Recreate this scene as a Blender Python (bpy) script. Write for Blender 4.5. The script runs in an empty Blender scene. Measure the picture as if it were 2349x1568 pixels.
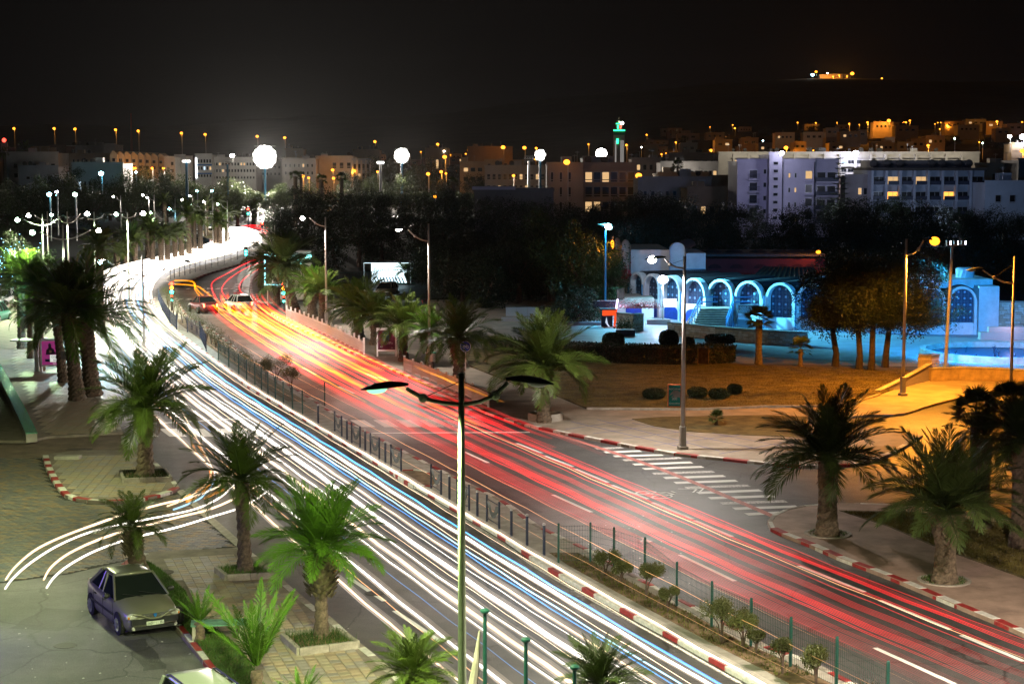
import bpy, bmesh, math, random
import numpy as np
from mathutils import Vector, Matrix, Euler
from mathutils.geometry import tessellate_polygon

random.seed(7)
RNG = np.random.default_rng(7)
SC = bpy.context.scene
COL = SC.collection

# ------------------------------------------------------------------ camera
HAZE = 0.00002
CAM_H = 13.5            # metres above the boulevard
FOC = 4000.0            # focal length in pixels of a 2349 px wide frame
PW, PH = 2349.0, 1568.0
PITCH = math.atan(404.0 / FOC)
cam_d = bpy.data.cameras.new('camera')
cam_d.sensor_width = 36.0
cam_d.lens = FOC / PW * 36.0
cam_d.clip_start = 0.5
cam_d.clip_end = 12000
cam = bpy.data.objects.new('camera', cam_d)
COL.objects.link(cam)
cam.location = (0, 0, CAM_H)
cam.rotation_euler = (math.pi / 2 - PITCH, 0, 0)
SC.camera = cam

# ------------------------------------------------------------------ world (a clear night over a lit town)
W = bpy.data.worlds.new('World')
SC.world = W
W.use_nodes = True
nt = W.node_tree
bg = nt.nodes['Background']
tc = nt.nodes.new('ShaderNodeTexCoord')
sep = nt.nodes.new('ShaderNodeSeparateXYZ')
rmp = nt.nodes.new('ShaderNodeValToRGB')
nt.links.new(tc.outputs['Generated'], sep.inputs[0])
nt.links.new(sep.outputs['Z'], rmp.inputs[0])
rmp.color_ramp.elements[0].position = 0.0
rmp.color_ramp.elements[0].color = (0.0014, 0.0012, 0.0013, 1)
rmp.color_ramp.elements[1].position = 0.35
rmp.color_ramp.elements[1].color = (0.0009, 0.0009, 0.0011, 1)
nt.links.new(rmp.outputs[0], bg.inputs[0])
bg.inputs[1].default_value = 1.0

SC.view_settings.view_transform = 'Standard'
SC.view_settings.look = 'None'
SC.view_settings.exposure = 0.0
SC.view_settings.gamma = 1.0
SC.view_settings.use_curve_mapping = False
SC.render.engine = 'CYCLES'
cy = SC.cycles
cy.use_denoising = True
cy.use_light_tree = True
cy.max_bounces = 4
cy.diffuse_bounces = 2
cy.glossy_bounces = 2
cy.transmission_bounces = 3
cy.volume_bounces = 0
cy.transparent_max_bounces = 40
cy.sample_clamp_indirect = 4.0
cy.sample_clamp_direct = 0.0
cy.caustics_reflective = False
cy.caustics_refractive = False

# ------------------------------------------------------------------ measuring the place from the photograph
CA, SA = math.cos(PITCH), math.sin(PITCH)
def ray(u, v):
    x = (u - PW / 2) / FOC; y = (PH / 2 - v) / FOC
    return Vector((x, CA + SA * y, -SA + CA * y))
def G(u, v, z=0.0):
    d = ray(u, v); t = (z - CAM_H) / d.z
    return Vector((d.x * t, d.y * t, z))
def Q(u, v, Y):
    d = ray(u, v); t = Y / d.y
    return Vector((d.x * t, Y, CAM_H + d.z * t))
def G2(u, v): p = G(u, v); return Vector((p.x, p.y))
def px(Y): return Y / FOC

def smooth(pts, step=1.0):
    """Catmull-Rom through 2-D or 3-D points, resampled about every step metres"""
    pts = [Vector(p) for p in pts]
    out = []
    n = len(pts)
    for i in range(n - 1):
        p0 = pts[max(i - 1, 0)]; p1 = pts[i]; p2 = pts[i + 1]; p3 = pts[min(i + 2, n - 1)]
        k = max(1, int((p2 - p1).length / step))
        for j in range(k):
            t = j / k
            out.append(0.5 * ((2 * p1) + (p2 - p0) * t + (2 * p0 - 5 * p1 + 4 * p2 - p3) * t * t + (3 * p1 - p0 - 3 * p2 + p3) * t ** 3))
    out.append(pts[-1].copy())
    return out
def resample(pts, step):
    """even spacing along a polyline"""
    L = [0.0]
    for a, b in zip(pts, pts[1:]): L.append(L[-1] + (b - a).length)
    n = max(1, int(round(L[-1] / step))); out = []; j = 0
    for i in range(n + 1):
        s = L[-1] * i / n
        while j < len(L) - 2 and L[j + 1] < s: j += 1
        seg = L[j + 1] - L[j]
        out.append(pts[j].lerp(pts[j + 1], (s - L[j]) / seg if seg > 1e-9 else 0))
    return out
def offset2(pts, d):
    """offset a 2-D polyline to its left by d"""
    out = []
    for i, p in enumerate(pts):
        a = pts[max(i - 1, 0)]; b = pts[min(i + 1, len(pts) - 1)]
        t = (b - a); t.normalize()
        out.append(Vector((p.x - t.y * d, p.y + t.x * d)))
    return out
def inside(poly, x, y):
    c = False; n = len(poly); j = n - 1
    for i in range(n):
        xi, yi = poly[i][0], poly[i][1]; xj, yj = poly[j][0], poly[j][1]
        if (yi > y) != (yj > y) and x < (xj - xi) * (y - yi) / (yj - yi) + xi: c = not c
        j = i
    return c

# ------------------------------------------------------------------ materials
MATS = {}
def _new(name):
    m = bpy.data.materials.new(name); m.use_nodes = True
    MATS[name] = m
    return m, m.node_tree, m.node_tree.nodes['Principled BSDF']
def mat(name, col, rough=0.7, var=0.25, scale=3.0, bump=0.0, bscale=40.0, metal=0.0, spec=0.4, col2=None, lo=0.35, hi=0.7, detail=6, wet=0.0):
    if name in MATS: return MATS[name]
    m, t, b = _new(name)
    c = t.nodes.new('ShaderNodeTexCoord')
    n = t.nodes.new('ShaderNodeTexNoise'); n.inputs['Scale'].default_value = scale; n.inputs['Detail'].default_value = detail
    n.inputs['Roughness'].default_value = 0.65
    t.links.new(c.outputs['Object'], n.inputs['Vector'])
    r = t.nodes.new('ShaderNodeValToRGB')
    r.color_ramp.elements[0].position = lo; r.color_ramp.elements[1].position = hi
    c1 = [x * (1 - var) for x in col]; c2 = col2 if col2 else [min(1, x * (1 + var)) for x in col]
    r.color_ramp.elements[0].color = (*c1, 1); r.color_ramp.elements[1].color = (*c2, 1)
    t.links.new(n.outputs['Fac'], r.inputs[0]); t.links.new(r.outputs[0], b.inputs['Base Color'])
    b.inputs['Roughness'].default_value = rough; b.inputs['Metallic'].default_value = metal
    b.inputs['Specular IOR Level'].default_value = spec
    if wet:
        w = t.nodes.new('ShaderNodeTexNoise'); w.inputs['Scale'].default_value = 0.5; w.inputs['Detail'].default_value = 4
        t.links.new(c.outputs['Object'], w.inputs['Vector'])
        mr = t.nodes.new('ShaderNodeMapRange'); mr.inputs[1].default_value = 0.35; mr.inputs[2].default_value = 0.7
        mr.inputs[3].default_value = rough; mr.inputs[4].default_value = rough - wet
        t.links.new(w.outputs['Fac'], mr.inputs[0]); t.links.new(mr.outputs[0], b.inputs['Roughness'])
    if bump:
        n2 = t.nodes.new('ShaderNodeTexNoise'); n2.inputs['Scale'].default_value = bscale; n2.inputs['Detail'].default_value = 4
        t.links.new(c.outputs['Object'], n2.inputs['Vector'])
        bp = t.nodes.new('ShaderNodeBump'); bp.inputs['Strength'].default_value = bump; bp.inputs['Distance'].default_value = 0.02
        t.links.new(n2.outputs['Fac'], bp.inputs['Height']); t.links.new(bp.outputs[0], b.inputs['Normal'])
    return m
def emi(name, col, s, sample='AUTO'):
    if name in MATS: return MATS[name]
    m, t, b = _new(name)
    t.nodes.remove(b)
    e = t.nodes.new('ShaderNodeEmission'); e.inputs[0].default_value = (*col, 1); e.inputs[1].default_value = s
    t.links.new(e.outputs[0], t.nodes['Material Output'].inputs[0])
    m.cycles.emission_sampling = sample
    return m
def glowmat(name, col, s, sample='NONE'):
    """light that only adds: what lies behind the streak still shows through it"""
    m, t, b = _new(name); t.nodes.remove(b)
    e = t.nodes.new('ShaderNodeEmission'); e.inputs[0].default_value = (*col, 1); e.inputs[1].default_value = s
    c = t.nodes.new('ShaderNodeTexCoord'); n = t.nodes.new('ShaderNodeTexNoise'); n.inputs['Scale'].default_value = .09; n.inputs['Detail'].default_value = 5
    mp = t.nodes.new('ShaderNodeMapping'); oi = t.nodes.new('ShaderNodeObjectInfo'); t.links.new(c.outputs['Object'], mp.inputs[0]); t.links.new(oi.outputs['Random'], mp.inputs[1]); t.links.new(mp.outputs[0], n.inputs['Vector'])
    r = t.nodes.new('ShaderNodeMapRange'); r.inputs[1].default_value = .3; r.inputs[2].default_value = .7; r.inputs[3].default_value = s * .45; r.inputs[4].default_value = s * 1.5
    t.links.new(n.outputs['Fac'], r.inputs[0]); t.links.new(r.outputs[0], e.inputs[1])
    tr = t.nodes.new('ShaderNodeBsdfTransparent'); ad = t.nodes.new('ShaderNodeAddShader')
    t.links.new(e.outputs[0], ad.inputs[0]); t.links.new(tr.outputs[0], ad.inputs[1]); t.links.new(ad.outputs[0], t.nodes['Material Output'].inputs[0])
    m.cycles.emission_sampling = sample
    return m
def asphalt(name, base=0.05):
    m, t, b = _new(name)
    c = t.nodes.new('ShaderNodeTexCoord')
    def noise_(s, d=8, r=0.6):
        n = t.nodes.new('ShaderNodeTexNoise'); n.inputs['Scale'].default_value = s; n.inputs['Detail'].default_value = d
        n.inputs['Roughness'].default_value = r
        t.links.new(c.outputs['Object'], n.inputs['Vector']); return n
    def ramp(src, p0, v0, p1, v1):
        r = t.nodes.new('ShaderNodeValToRGB'); e = r.color_ramp.elements
        e[0].position = p0; e[0].color = (v0, v0, v0, 1); e[1].position = p1; e[1].color = (v1, v1, v1, 1)
        t.links.new(src, r.inputs[0]); return r
    def mul(a, b_):
        x = t.nodes.new('ShaderNodeMixRGB'); x.blend_type = 'MULTIPLY'; x.inputs[0].default_value = 1
        t.links.new(a, x.inputs[1]); t.links.new(b_, x.inputs[2]); return x
    big = ramp(noise_(0.12).outputs['Fac'], 0.35, 0.75, 0.7, 1.3)
    mid = ramp(noise_(1.3, 10, 0.75).outputs['Fac'], 0.3, 0.7, 0.75, 1.35)
    grain = ramp(noise_(38, 3).outputs['Fac'], 0.35, 0.45, 0.7, 1.75)
    vo = t.nodes.new('ShaderNodeTexVoronoi'); vo.feature = 'DISTANCE_TO_EDGE'; vo.inputs['Scale'].default_value = 0.22
    wv = t.nodes.new('ShaderNodeMixRGB'); wv.blend_type = 'ADD'; wv.inputs[0].default_value = 0.8
    t.links.new(c.outputs['Object'], wv.inputs[1]); t.links.new(noise_(0.7, 6).outputs['Color'], wv.inputs[2])
    t.links.new(wv.outputs[0], vo.inputs['Vector'])
    crack = ramp(vo.outputs['Distance'], 0.0, 0.35, 0.010, 1.0)
    rgb = t.nodes.new('ShaderNodeRGB'); rgb.outputs[0].default_value = (base, base * 0.97, base * 0.96, 1)
    o = mul(mul(mul(mul(rgb.outputs[0], big.outputs[0]).outputs[0], mid.outputs[0]).outputs[0], grain.outputs[0]).outputs[0], crack.outputs[0])
    t.links.new(o.outputs[0], b.inputs['Base Color'])
    rr = ramp(noise_(0.35).outputs['Fac'], 0.3, 0.58, 0.7, 0.40)
    t.links.new(rr.outputs[0], b.inputs['Roughness'])
    bp = t.nodes.new('ShaderNodeBump'); bp.inputs['Strength'].default_value = 0.5; bp.inputs['Distance'].default_value = 0.01
    t.links.new(grain.outputs[0], bp.inputs['Height']); t.links.new(bp.outputs[0], b.inputs['Normal'])
    return m
def paint(name, col, wear=0.5):
    """road paint worn through to the asphalt in flecks"""
    m, t, b = _new(name)
    c = t.nodes.new('ShaderNodeTexCoord'); n = t.nodes.new('ShaderNodeTexNoise')
    n.inputs['Scale'].default_value = 9; n.inputs['Detail'].default_value = 10; n.inputs['Roughness'].default_value = 0.75
    t.links.new(c.outputs['Object'], n.inputs['Vector'])
    r = t.nodes.new('ShaderNodeValToRGB'); e = r.color_ramp.elements
    e[0].position = wear - 0.08; e[0].color = (0.08, 0.08, 0.08, 1); e[1].position = wear; e[1].color = (*col, 1)
    t.links.new(n.outputs['Fac'], r.inputs[0]); t.links.new(r.outputs[0], b.inputs['Base Color'])
    b.inputs['Roughness'].default_value = 0.6
    return m
def leafmat(name, col, trans=0.25, var=0.4):
    m, t, b = _new(name)
    oi = t.nodes.new('ShaderNodeObjectInfo'); c = t.nodes.new('ShaderNodeTexCoord')
    n = t.nodes.new('ShaderNodeTexNoise'); n.inputs['Scale'].default_value = 1.2; n.inputs['Detail'].default_value = 3
    t.links.new(c.outputs['Object'], n.inputs['Vector'])
    r = t.nodes.new('ShaderNodeValToRGB'); e = r.color_ramp.elements
    e[0].position = 0.3; e[0].color = (*[x * (1 - var) for x in col], 1); e[1].position = 0.72; e[1].color = (*[x * (1 + var) for x in col], 1)
    t.links.new(n.outputs['Fac'], r.inputs[0])
    h = t.nodes.new('ShaderNodeHueSaturation')
    mr = t.nodes.new('ShaderNodeMapRange'); mr.inputs[3].default_value = 0.7; mr.inputs[4].default_value = 1.3
    t.links.new(oi.outputs['Random'], mr.inputs[0]); t.links.new(mr.outputs[0], h.inputs['Value']); t.links.new(r.outputs[0], h.inputs['Color'])
    t.links.new(h.outputs[0], b.inputs['Base Color'])
    b.inputs['Roughness'].default_value = 0.45; b.inputs['Specular IOR Level'].default_value = 0.35
    tr = t.nodes.new('ShaderNodeBsdfTranslucent'); t.links.new(h.outputs[0], tr.inputs[0])
    mx = t.nodes.new('ShaderNodeMixShader'); mx.inputs[0].default_value = trans
    t.links.new(b.outputs[0], mx.inputs[1]); t.links.new(tr.outputs[0], mx.inputs[2])
    t.links.new(mx.outputs[0], t.nodes['Material Output'].inputs[0])
    return m

M = dict(
    asphalt=asphalt('asphalt', 0.075), lot=asphalt('lot asphalt', 0.10),
    lawnb=leafmat('lawn blades', (0.115, 0.090, 0.025)),
    soil=mat('soil', (0.20, 0.13, 0.08), 0.95, 0.5, 2.5, 0.8, 20),
    ground=mat('dark ground', (0.03, 0.028, 0.02), 0.95, 0.4, 0.3),
    hill=mat('hillside scrub', (0.035, 0.026, 0.02), 0.95, 0.5, 0.02),
    lawn=mat('lawn', (0.11, 0.085, 0.032), 0.9, 0.55, 1.2, 0.9, 30),
    grass=leafmat('grass blades', (0.06, 0.12, 0.02)),
    walk=mat('pavement joint', (0.23, 0.19, 0.16), 0.75, 0.25, 2.0, 0.5, 15),
    stamped=mat('stamped concrete', (0.36, 0.25, 0.20), 0.7, 0.3, 1.0, 0.8, 7),
    plaza=mat('plaza concrete', (0.34, 0.36, 0.38), 0.55, 0.22, 0.6, 0.3, 8, wet=0.15),
    tan=mat('tan concrete', (0.30, 0.25, 0.20), 0.75, 0.25, 0.8, 0.4, 10),
    conc=mat('concrete', (0.36, 0.33, 0.29), 0.8, 0.25, 2.0, 0.4, 12),
    kred=mat('red kerb paint', (0.32, 0.03, 0.03), 0.6, 0.35, 5.0, 0.3, 20, detail=9),
    kwhite=mat('white kerb paint', (0.62, 0.60, 0.56), 0.65, 0.25, 5.0, 0.3, 20, detail=9),
    kgrey=mat('grey kerb', (0.33, 0.29, 0.25), 0.8, 0.3, 4.0, 0.3, 20),
    white=paint('road paint', (0.72, 0.72, 0.70), 0.40), worn=paint('worn road paint', (0.62, 0.60, 0.58), 0.50),
    pinkp=paint('red cycle lane paint', (0.5, 0.16, 0.14), 0.48),
    bluep=mat('blue joint paint', (0.04, 0.05, 0.22), 0.6, 0.3, 5),
    steel=mat('galvanised steel', (0.50, 0.50, 0.50), 0.4, 0.15, 6, metal=0.6),
    polew=mat('white pole paint', (0.55, 0.53, 0.50), 0.45, 0.12, 3, metal=0.1),
    poleg=mat('green pole paint', (0.46, 0.58, 0.36), 0.45, 0.12, 3, metal=0.1),
    blupole=mat('blue pole paint', (0.03, 0.22, 0.42), 0.45, 0.1, 3),
    greenm=mat('dark green metal', (0.012, 0.06, 0.05), 0.4, 0.2, 6),
    navy=mat('navy metal', (0.025, 0.035, 0.07), 0.4, 0.2, 6),
    headsh=mat('lamp shell', (0.05, 0.06, 0.05), 0.4, 0.2, 6),
    whitefence=mat('white fence paint', (0.82, 0.82, 0.85), 0.5, 0.12, 6),
    black=mat('black plastic', (0.02, 0.02, 0.022), 0.45, 0.2, 6),
    trunk=mat('palm trunk', (0.13, 0.095, 0.065), 0.9, 0.5, 9, 0.9, 25),
    boots=mat('palm leaf bases', (0.12, 0.10, 0.05), 0.85, 0.5, 9, 0.6, 30),
    bark=mat('tree bark', (0.09, 0.06, 0.045), 0.9, 0.45, 4, 0.8, 14),
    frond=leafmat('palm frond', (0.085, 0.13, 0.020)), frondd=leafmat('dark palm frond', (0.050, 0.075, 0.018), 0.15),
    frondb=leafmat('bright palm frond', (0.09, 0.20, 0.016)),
    dead=mat('dry frond', (0.22, 0.14, 0.07), 0.9, 0.4, 5),
    dates=mat('date clusters', (0.25, 0.12, 0.03), 0.8, 0.4, 9),
    leafd=leafmat('dark tree leaves', (0.022, 0.034, 0.014), 0.15),
    leafm=leafmat('green tree leaves', (0.035, 0.06, 0.018), 0.25),
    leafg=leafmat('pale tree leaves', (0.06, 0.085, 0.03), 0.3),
    hedge=leafmat('hedge leaves', (0.02, 0.03, 0.012), 0.1),
    bush=leafmat('shrub leaves', (0.085, 0.095, 0.026), 0.2), weed=leafmat('weed blades', (0.12, 0.12, 0.03)),
    glass=mat('dark window glass', (0.01, 0.012, 0.016), 0.3, 0.1, 1, spec=0.3),
    litw=emi('lit window warm', (1.0, 0.62, 0.28), 0.8), litc=emi('lit window cool', (0.65, 0.85, 1.0), 1.4),
    lity=emi('lit window orange', (1.0, 0.38, 0.06), 2.2),
)
EL = dict(
    w=emi('lamp glass white', (1.0, 0.93, 0.85), 45), g=emi('lamp glass green white', (0.62, 1.0, 0.72), 40),
    c=emi('lamp glass cyan white', (0.40, 0.90, 1.0), 60), o=emi('lamp glass sodium', (1.0, 0.30, 0.015), 4),
    d=emi('lamp glass pale green', (0.30, 1.0, 0.52), 1.7), f=emi('stadium lamp glass', (1.0, .97, .9), 6),
    p=emi('lamp glass violet white', (0.80, 0.80, 1.0), 45),
)
LC = dict(w=(1.0, 0.90, 0.78), g=(0.66, 1.0, 0.52), c=(0.12, 0.68, 1.0), o=(1.0, 0.35, 0.03), p=(0.72, 0.74, 1.0), d=(0.88, 1.0, 0.50), f=(1.0, .84, .68))

# ------------------------------------------------------------------ mesh building
class MB:
    def __init__(s): s.v = []; s.f = []; s.m = []
    def add(s, vs, fs, mi=0):
        o = len(s.v); s.v.extend([tuple(p) for p in vs]); s.f.extend([tuple(i + o for i in f) for f in fs]); s.m.extend([mi] * len(fs)); return s
    def box(s, x0, y0, z0, x1, y1, z1, mi=0):
        return s.add([(x0, y0, z0), (x1, y0, z0), (x1, y1, z0), (x0, y1, z0), (x0, y0, z1), (x1, y0, z1), (x1, y1, z1), (x0, y1, z1)],
                     [(0, 3, 2, 1), (4, 5, 6, 7), (0, 1, 5, 4), (1, 2, 6, 5), (2, 3, 7, 6), (3, 0, 4, 7)], mi)
    def obox(s, c, ax, L, Wd, H, mi=0, ch=0.0):
        """box with centre-bottom c, long axis ax (2-D), length, width, height; ch chamfers the top edges"""
        a = Vector((ax[0], ax[1], 0)).normalized(); b = Vector((-a.y, a.x, 0)); c = Vector(c)
        def ring(l, w, z): return [c + a * sx * l / 2 + b * sy * w / 2 + Vector((0, 0, z)) for sx, sy in ((-1, -1), (1, -1), (1, 1), (-1, 1))]
        vs = ring(L, Wd, 0) + ring(L, Wd, H - ch)
        fs = [(0, 3, 2, 1), (0, 1, 5, 4), (1, 2, 6, 5), (2, 3, 7, 6), (3, 0, 4, 7)]
        if ch:
            vs += ring(L - 2 * ch, Wd - 2 * ch, H)
            fs += [(4, 5, 9, 8), (5, 6, 10, 9), (6, 7, 11, 10), (7, 4, 8, 11), (8, 9, 10, 11)]
        else: fs += [(4, 5, 6, 7)]
        return s.add(vs, fs, mi)
    def tube(s, pts, rad, n=8, mi=0, cap=True):
        pts = [Vector(p) for p in pts]
        R = rad if isinstance(rad, (list, tuple)) else [rad] * len(pts)
        vs = []; fs = []
        up = Vector((0, 0, 1))
        for i, p in enumerate(pts):
            t = pts[min(i + 1, len(pts) - 1)] - pts[max(i - 1, 0)]
            if t.length < 1e-9: t = Vector((0, 0, 1))
            t.normalize()
            a = t.cross(up) if abs(t.z) < 0.95 else t.cross(Vector((0, 1, 0)))
            a.normalize(); b = a.cross(t)
            for k in range(n):
                g = 2 * math.pi * k / n
                vs.append(p + (a * math.cos(g) + b * math.sin(g)) * R[i])
        for i in range(len(pts) - 1):
            for k in range(n):
                k2 = (k + 1) % n
                fs.append((i * n + k, i * n + k2, (i + 1) * n + k2, (i + 1) * n + k))
        if cap:
            fs.append(tuple(reversed(range(n)))); fs.append(tuple(range((len(pts) - 1) * n, len(pts) * n)))
        return s.add(vs, fs, mi)
    def lathe(s, prof, n=12, c=(0, 0, 0), mi=0, jag=0.0):
        vs = []; fs = []
        for i, (r, z) in enumerate(prof):
            for k in range(n):
                g = 2 * math.pi * (k + 0.5 * (i % 2)) / n
                rr = r * (1 + (jag if (k + i) % 2 else -jag))
                vs.append((c[0] + rr * math.cos(g), c[1] + rr * math.sin(g), c[2] + z))
        for i in range(len(prof) - 1):
            for k in range(n):
                k2 = (k + 1) % n
                fs.append((i * n + k, i * n + k2, (i + 1) * n + k2, (i + 1) * n + k))
        fs.append(tuple(reversed(range(n)))); fs.append(tuple(range((len(prof) - 1) * n, len(prof) * n)))
        return s.add(vs, fs, mi)
    def ell(s, c, rx, ry, rz, n=12, m=8, mi=0, half=0):
        """ellipsoid; half=1 upper, -1 lower"""
        a0, a1 = (-math.pi / 2, math.pi / 2) if half == 0 else ((0, math.pi / 2) if half > 0 else (-math.pi / 2, 0))
        vs = []; fs = []
        for i in range(m + 1):
            e = a0 + (a1 - a0) * i / m
            for k in range(n):
                g = 2 * math.pi * k / n
                vs.append((c[0] + rx * math.cos(e) * math.cos(g), c[1] + ry * math.cos(e) * math.sin(g), c[2] + rz * math.sin(e)))
        for i in range(m):
            for k in range(n):
                k2 = (k + 1) % n
                fs.append((i * n + k, i * n + k2, (i + 1) * n + k2, (i + 1) * n + k))
        return s.add(vs, fs, mi)
    def prism(s, poly, z0, z1, mi=0, mside=None):
        poly = [Vector((p[0], p[1])) for p in poly]
        area = sum(a.x * b.y - b.x * a.y for a, b in zip(poly, poly[1:] + poly[:1]))
        if area < 0: poly.reverse()
        n = len(poly)
        tr = tessellate_polygon([[Vector((p.x, p.y, 0)) for p in poly]])
        vs = [(p.x, p.y, z1) for p in poly]
        tf = []
        for a, b, c in tr:
            A, B, C_ = poly[a], poly[b], poly[c]
            cr = (B - A).x * (C_ - A).y - (B - A).y * (C_ - A).x
            tf.append((a, b, c) if cr > 0 else (a, c, b))
        s.add(vs, tf, mi)
        if z0 is not None and z0 < z1:
            vs = [(p.x, p.y, z0) for p in poly] + [(p.x, p.y, z1) for p in poly]
            s.add(vs, [(i, (i + 1) % n, n + (i + 1) % n, n + i) for i in range(n)], mi if mside is None else mside)
        return s
    def strip(s, L, R, z, mi=0):
        """flat ribbon between two 2-D polylines of equal length"""
        vs = [(p[0], p[1], z) for p in L] + [(p[0], p[1], z) for p in R]; n = len(L)
        return s.add(vs, [(i, i + n, i + n + 1, i + 1) for i in range(n - 1)], mi)
    def mesh(s, name, mats, smooth_=False):
        me = bpy.data.meshes.new(name)
        me.from_pydata(s.v, [], s.f)
        for m_ in (mats if isinstance(mats, (list, tuple)) else [mats]): me.materials.append(m_)
        if any(s.m): me.polygons.foreach_set('material_index', s.m)
        if smooth_: me.polygons.foreach_set('use_smooth', [True] * len(me.polygons))
        me.update(); return me
    def build(s, name, mats, parent=None, loc=None, rz=0.0, smooth_=False, **tags):
        o = bpy.data.objects.new(name, s.mesh(name, mats, smooth_)); COL.objects.link(o)
        if parent is not None: o.parent = parent
        if loc is not None: o.location = loc
        o.rotation_euler[2] = rz
        for k, v in tags.items(): o[k] = v
        return o
def inst(name, me, parent=None, loc=(0, 0, 0), rot=(0, 0, 0), scale=1.0, **tags):
    o = bpy.data.objects.new(name, me); COL.objects.link(o)
    if parent is not None: o.parent = parent
    o.location = loc; o.rotation_euler = rot
    o.scale = scale if isinstance(scale, (tuple, list)) else (scale, scale, scale)
    for k, v in tags.items(): o[k] = v
    return o
def thing(name, label, cat, loc=(0, 0, 0), rz=0.0, group=None):
    o = bpy.data.objects.new(name, None); COL.objects.link(o)
    o.location = loc; o.rotation_euler[2] = rz; o['label'] = label; o['category'] = cat
    o.empty_display_size = 0.2
    if group: o['group'] = group
    return o
def struct(name, mb, m, **k): return mb.build(name, m, kind='structure', **k)
def npmesh(name, V, F, mats, mi=None, smooth_=False):
    me = bpy.data.meshes.new(name)
    V = np.asarray(V, dtype=np.float32); F = np.asarray(F, dtype=np.int32)
    me.vertices.add(len(V)); me.vertices.foreach_set('co', V.ravel())
    k = F.shape[1]
    me.loops.add(F.size); me.loops.foreach_set('vertex_index', F.ravel())
    me.polygons.add(len(F)); me.polygons.foreach_set('loop_start', np.arange(0, F.size, k, dtype=np.int32))
    for m_ in (mats if isinstance(mats, (list, tuple)) else [mats]): me.materials.append(m_)
    if mi is not None: me.polygons.foreach_set('material_index', np.asarray(mi, dtype=np.int32))
    me.update(calc_edges=True); me.validate(); return me
def lamp(parent, loc, col, power, kind='POINT', radius=0.25, cone=150, blend=0.5, rot=None, name='lamp_light'):
    d = bpy.data.lights.new(name, kind); d.color = col; d.energy = power; d.shadow_soft_size = radius
    if kind == 'SPOT': d.spot_size = math.radians(cone); d.spot_blend = blend
    o = bpy.data.objects.new(name, d); COL.objects.link(o); o.parent = parent; o.location = loc
    if rot: o.rotation_euler = rot
    return o
_o = ['first', 'second', 'third', 'fourth', 'fifth', 'sixth', 'seventh', 'eighth', 'ninth', 'tenth', 'eleventh', 'twelfth', 'thirteenth',
       'fourteenth', 'fifteenth', 'sixteenth', 'seventeenth', 'eighteenth', 'nineteenth', 'twentieth']
_t = ['one', 'two', 'three', 'four', 'five', 'six', 'seven', 'eight', 'nine']
ORD = _o + [t_ + ('-' + _o[k] if k >= 0 else '') for t_ in ('twenty', 'thirty', 'forty', 'fifty', 'sixty') for k in range(0, 9)]
def text(s, parent, loc, size, m, rot=(math.pi / 2, 0, 0), align='LEFT', ext=0.004, sx=1.0, name='lettering', shear=0.0):
    c = bpy.data.curves.new(name, 'FONT'); c.body = s; c.size = size; c.extrude = ext; c.align_x = align; c.shear = shear
    c.resolution_u = 3
    c.materials.append(m)
    f = bpy.data.objects.new(name, c); me = bpy.data.meshes.new_from_object(f); bpy.data.objects.remove(f)
    if not me.materials: me.materials.append(m)
    o = inst(name, me, parent, loc, rot, (sx, 1, 1))
    return o
# ------------------------------------------------------------------ terrain
mb = MB(); mb.box(-9000, -300, -0.32, 9000, 9000, -0.30)
struct('ground', mb, M['ground'])
def hill_h(x, y):
    """the land climbs behind the town: low bank on the left, terraces on the right, the kasbah hill far behind"""
    h = 0.0
    s = lambda a, b, t: max(0.0, min(1.0, (t - a) / (b - a)))
    sm = lambda t: t * t * (3 - 2 * t)
    right = sm(s(-150, 420, x))
    h += sm(s(760, 1500, y)) * (22 + 26 * right) 
    h += sm(s(1500, 3600, y)) * (72 + 55 * math.exp(-((x - 640) / 900) ** 2) + 8 * math.sin(x * 0.0011))
    h += 4.0 * math.sin(x * 0.013 + y * 0.004) * sm(s(900, 1500, y))
    return h
V = []; F = []
xs = np.linspace(-1900, 2300, 106); ys = np.concatenate([np.linspace(700, 2000, 60), np.linspace(2040, 4600, 50)])
for y in ys:
    for x in xs: V.append((x, y, hill_h(x, y) - 0.2))
nx = len(xs)
for j in range(len(ys) - 1):
    for i in range(nx - 1): F.append((j * nx + i, j * nx + i + 1, (j + 1) * nx + i + 1, (j + 1) * nx + i))
o = inst('hills', npmesh('hills', V, F, M['hill']), kind='structure')
for p_ in o.data.polygons: p_.use_smooth = True

# ------------------------------------------------------------------ the boulevard, measured point by point
D2 = lambda L, z=0.0: [G2(*p) if z == 0 else Vector(G(p[0], p[1], z)[:2]) for p in L]
ML = D2([(2050, 1740), (1880, 1650), (1724, 1561), (1647, 1518), (1577, 1478), (1509, 1441), (1389, 1376), (1249, 1296), (1174, 1243), (1052, 1170), (907, 1085),
         (687, 953), (585, 896), (545, 863), (457, 798), (405, 758), (370, 723), (357, 697), (359, 684)])
MR = D2([(2200, 1700), (2040, 1625), (1912, 1561), (1837, 1521), (1760, 1498), (1670, 1446), (1550, 1383), (1425, 1318), (1350, 1273), (1214, 1206), (1145, 1155),
         (1022, 1093), (957, 1060), (882, 1020), (802, 978), (747, 945), (710, 920), (620, 862), (560, 820), (503, 775), (466, 751), (430, 730), (412, 708), (402, 688), (385, 676)])
ML2 = D2([(384, 646), (393, 634), (420, 624), (459, 613), (510, 600), (552, 588), (590, 571), (608, 556), (598, 541), (565, 531)])
MR2 = D2([(398, 652), (428, 646), (466, 631), (515, 616), (552, 604.5), (595, 586), (622, 568), (628, 553), (618, 540), (585, 530)])
SPL = smooth(ML + D2([(366, 664), (384, 646)]) + ML2[1:], 2.0)       # spine of the left carriageway
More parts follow.
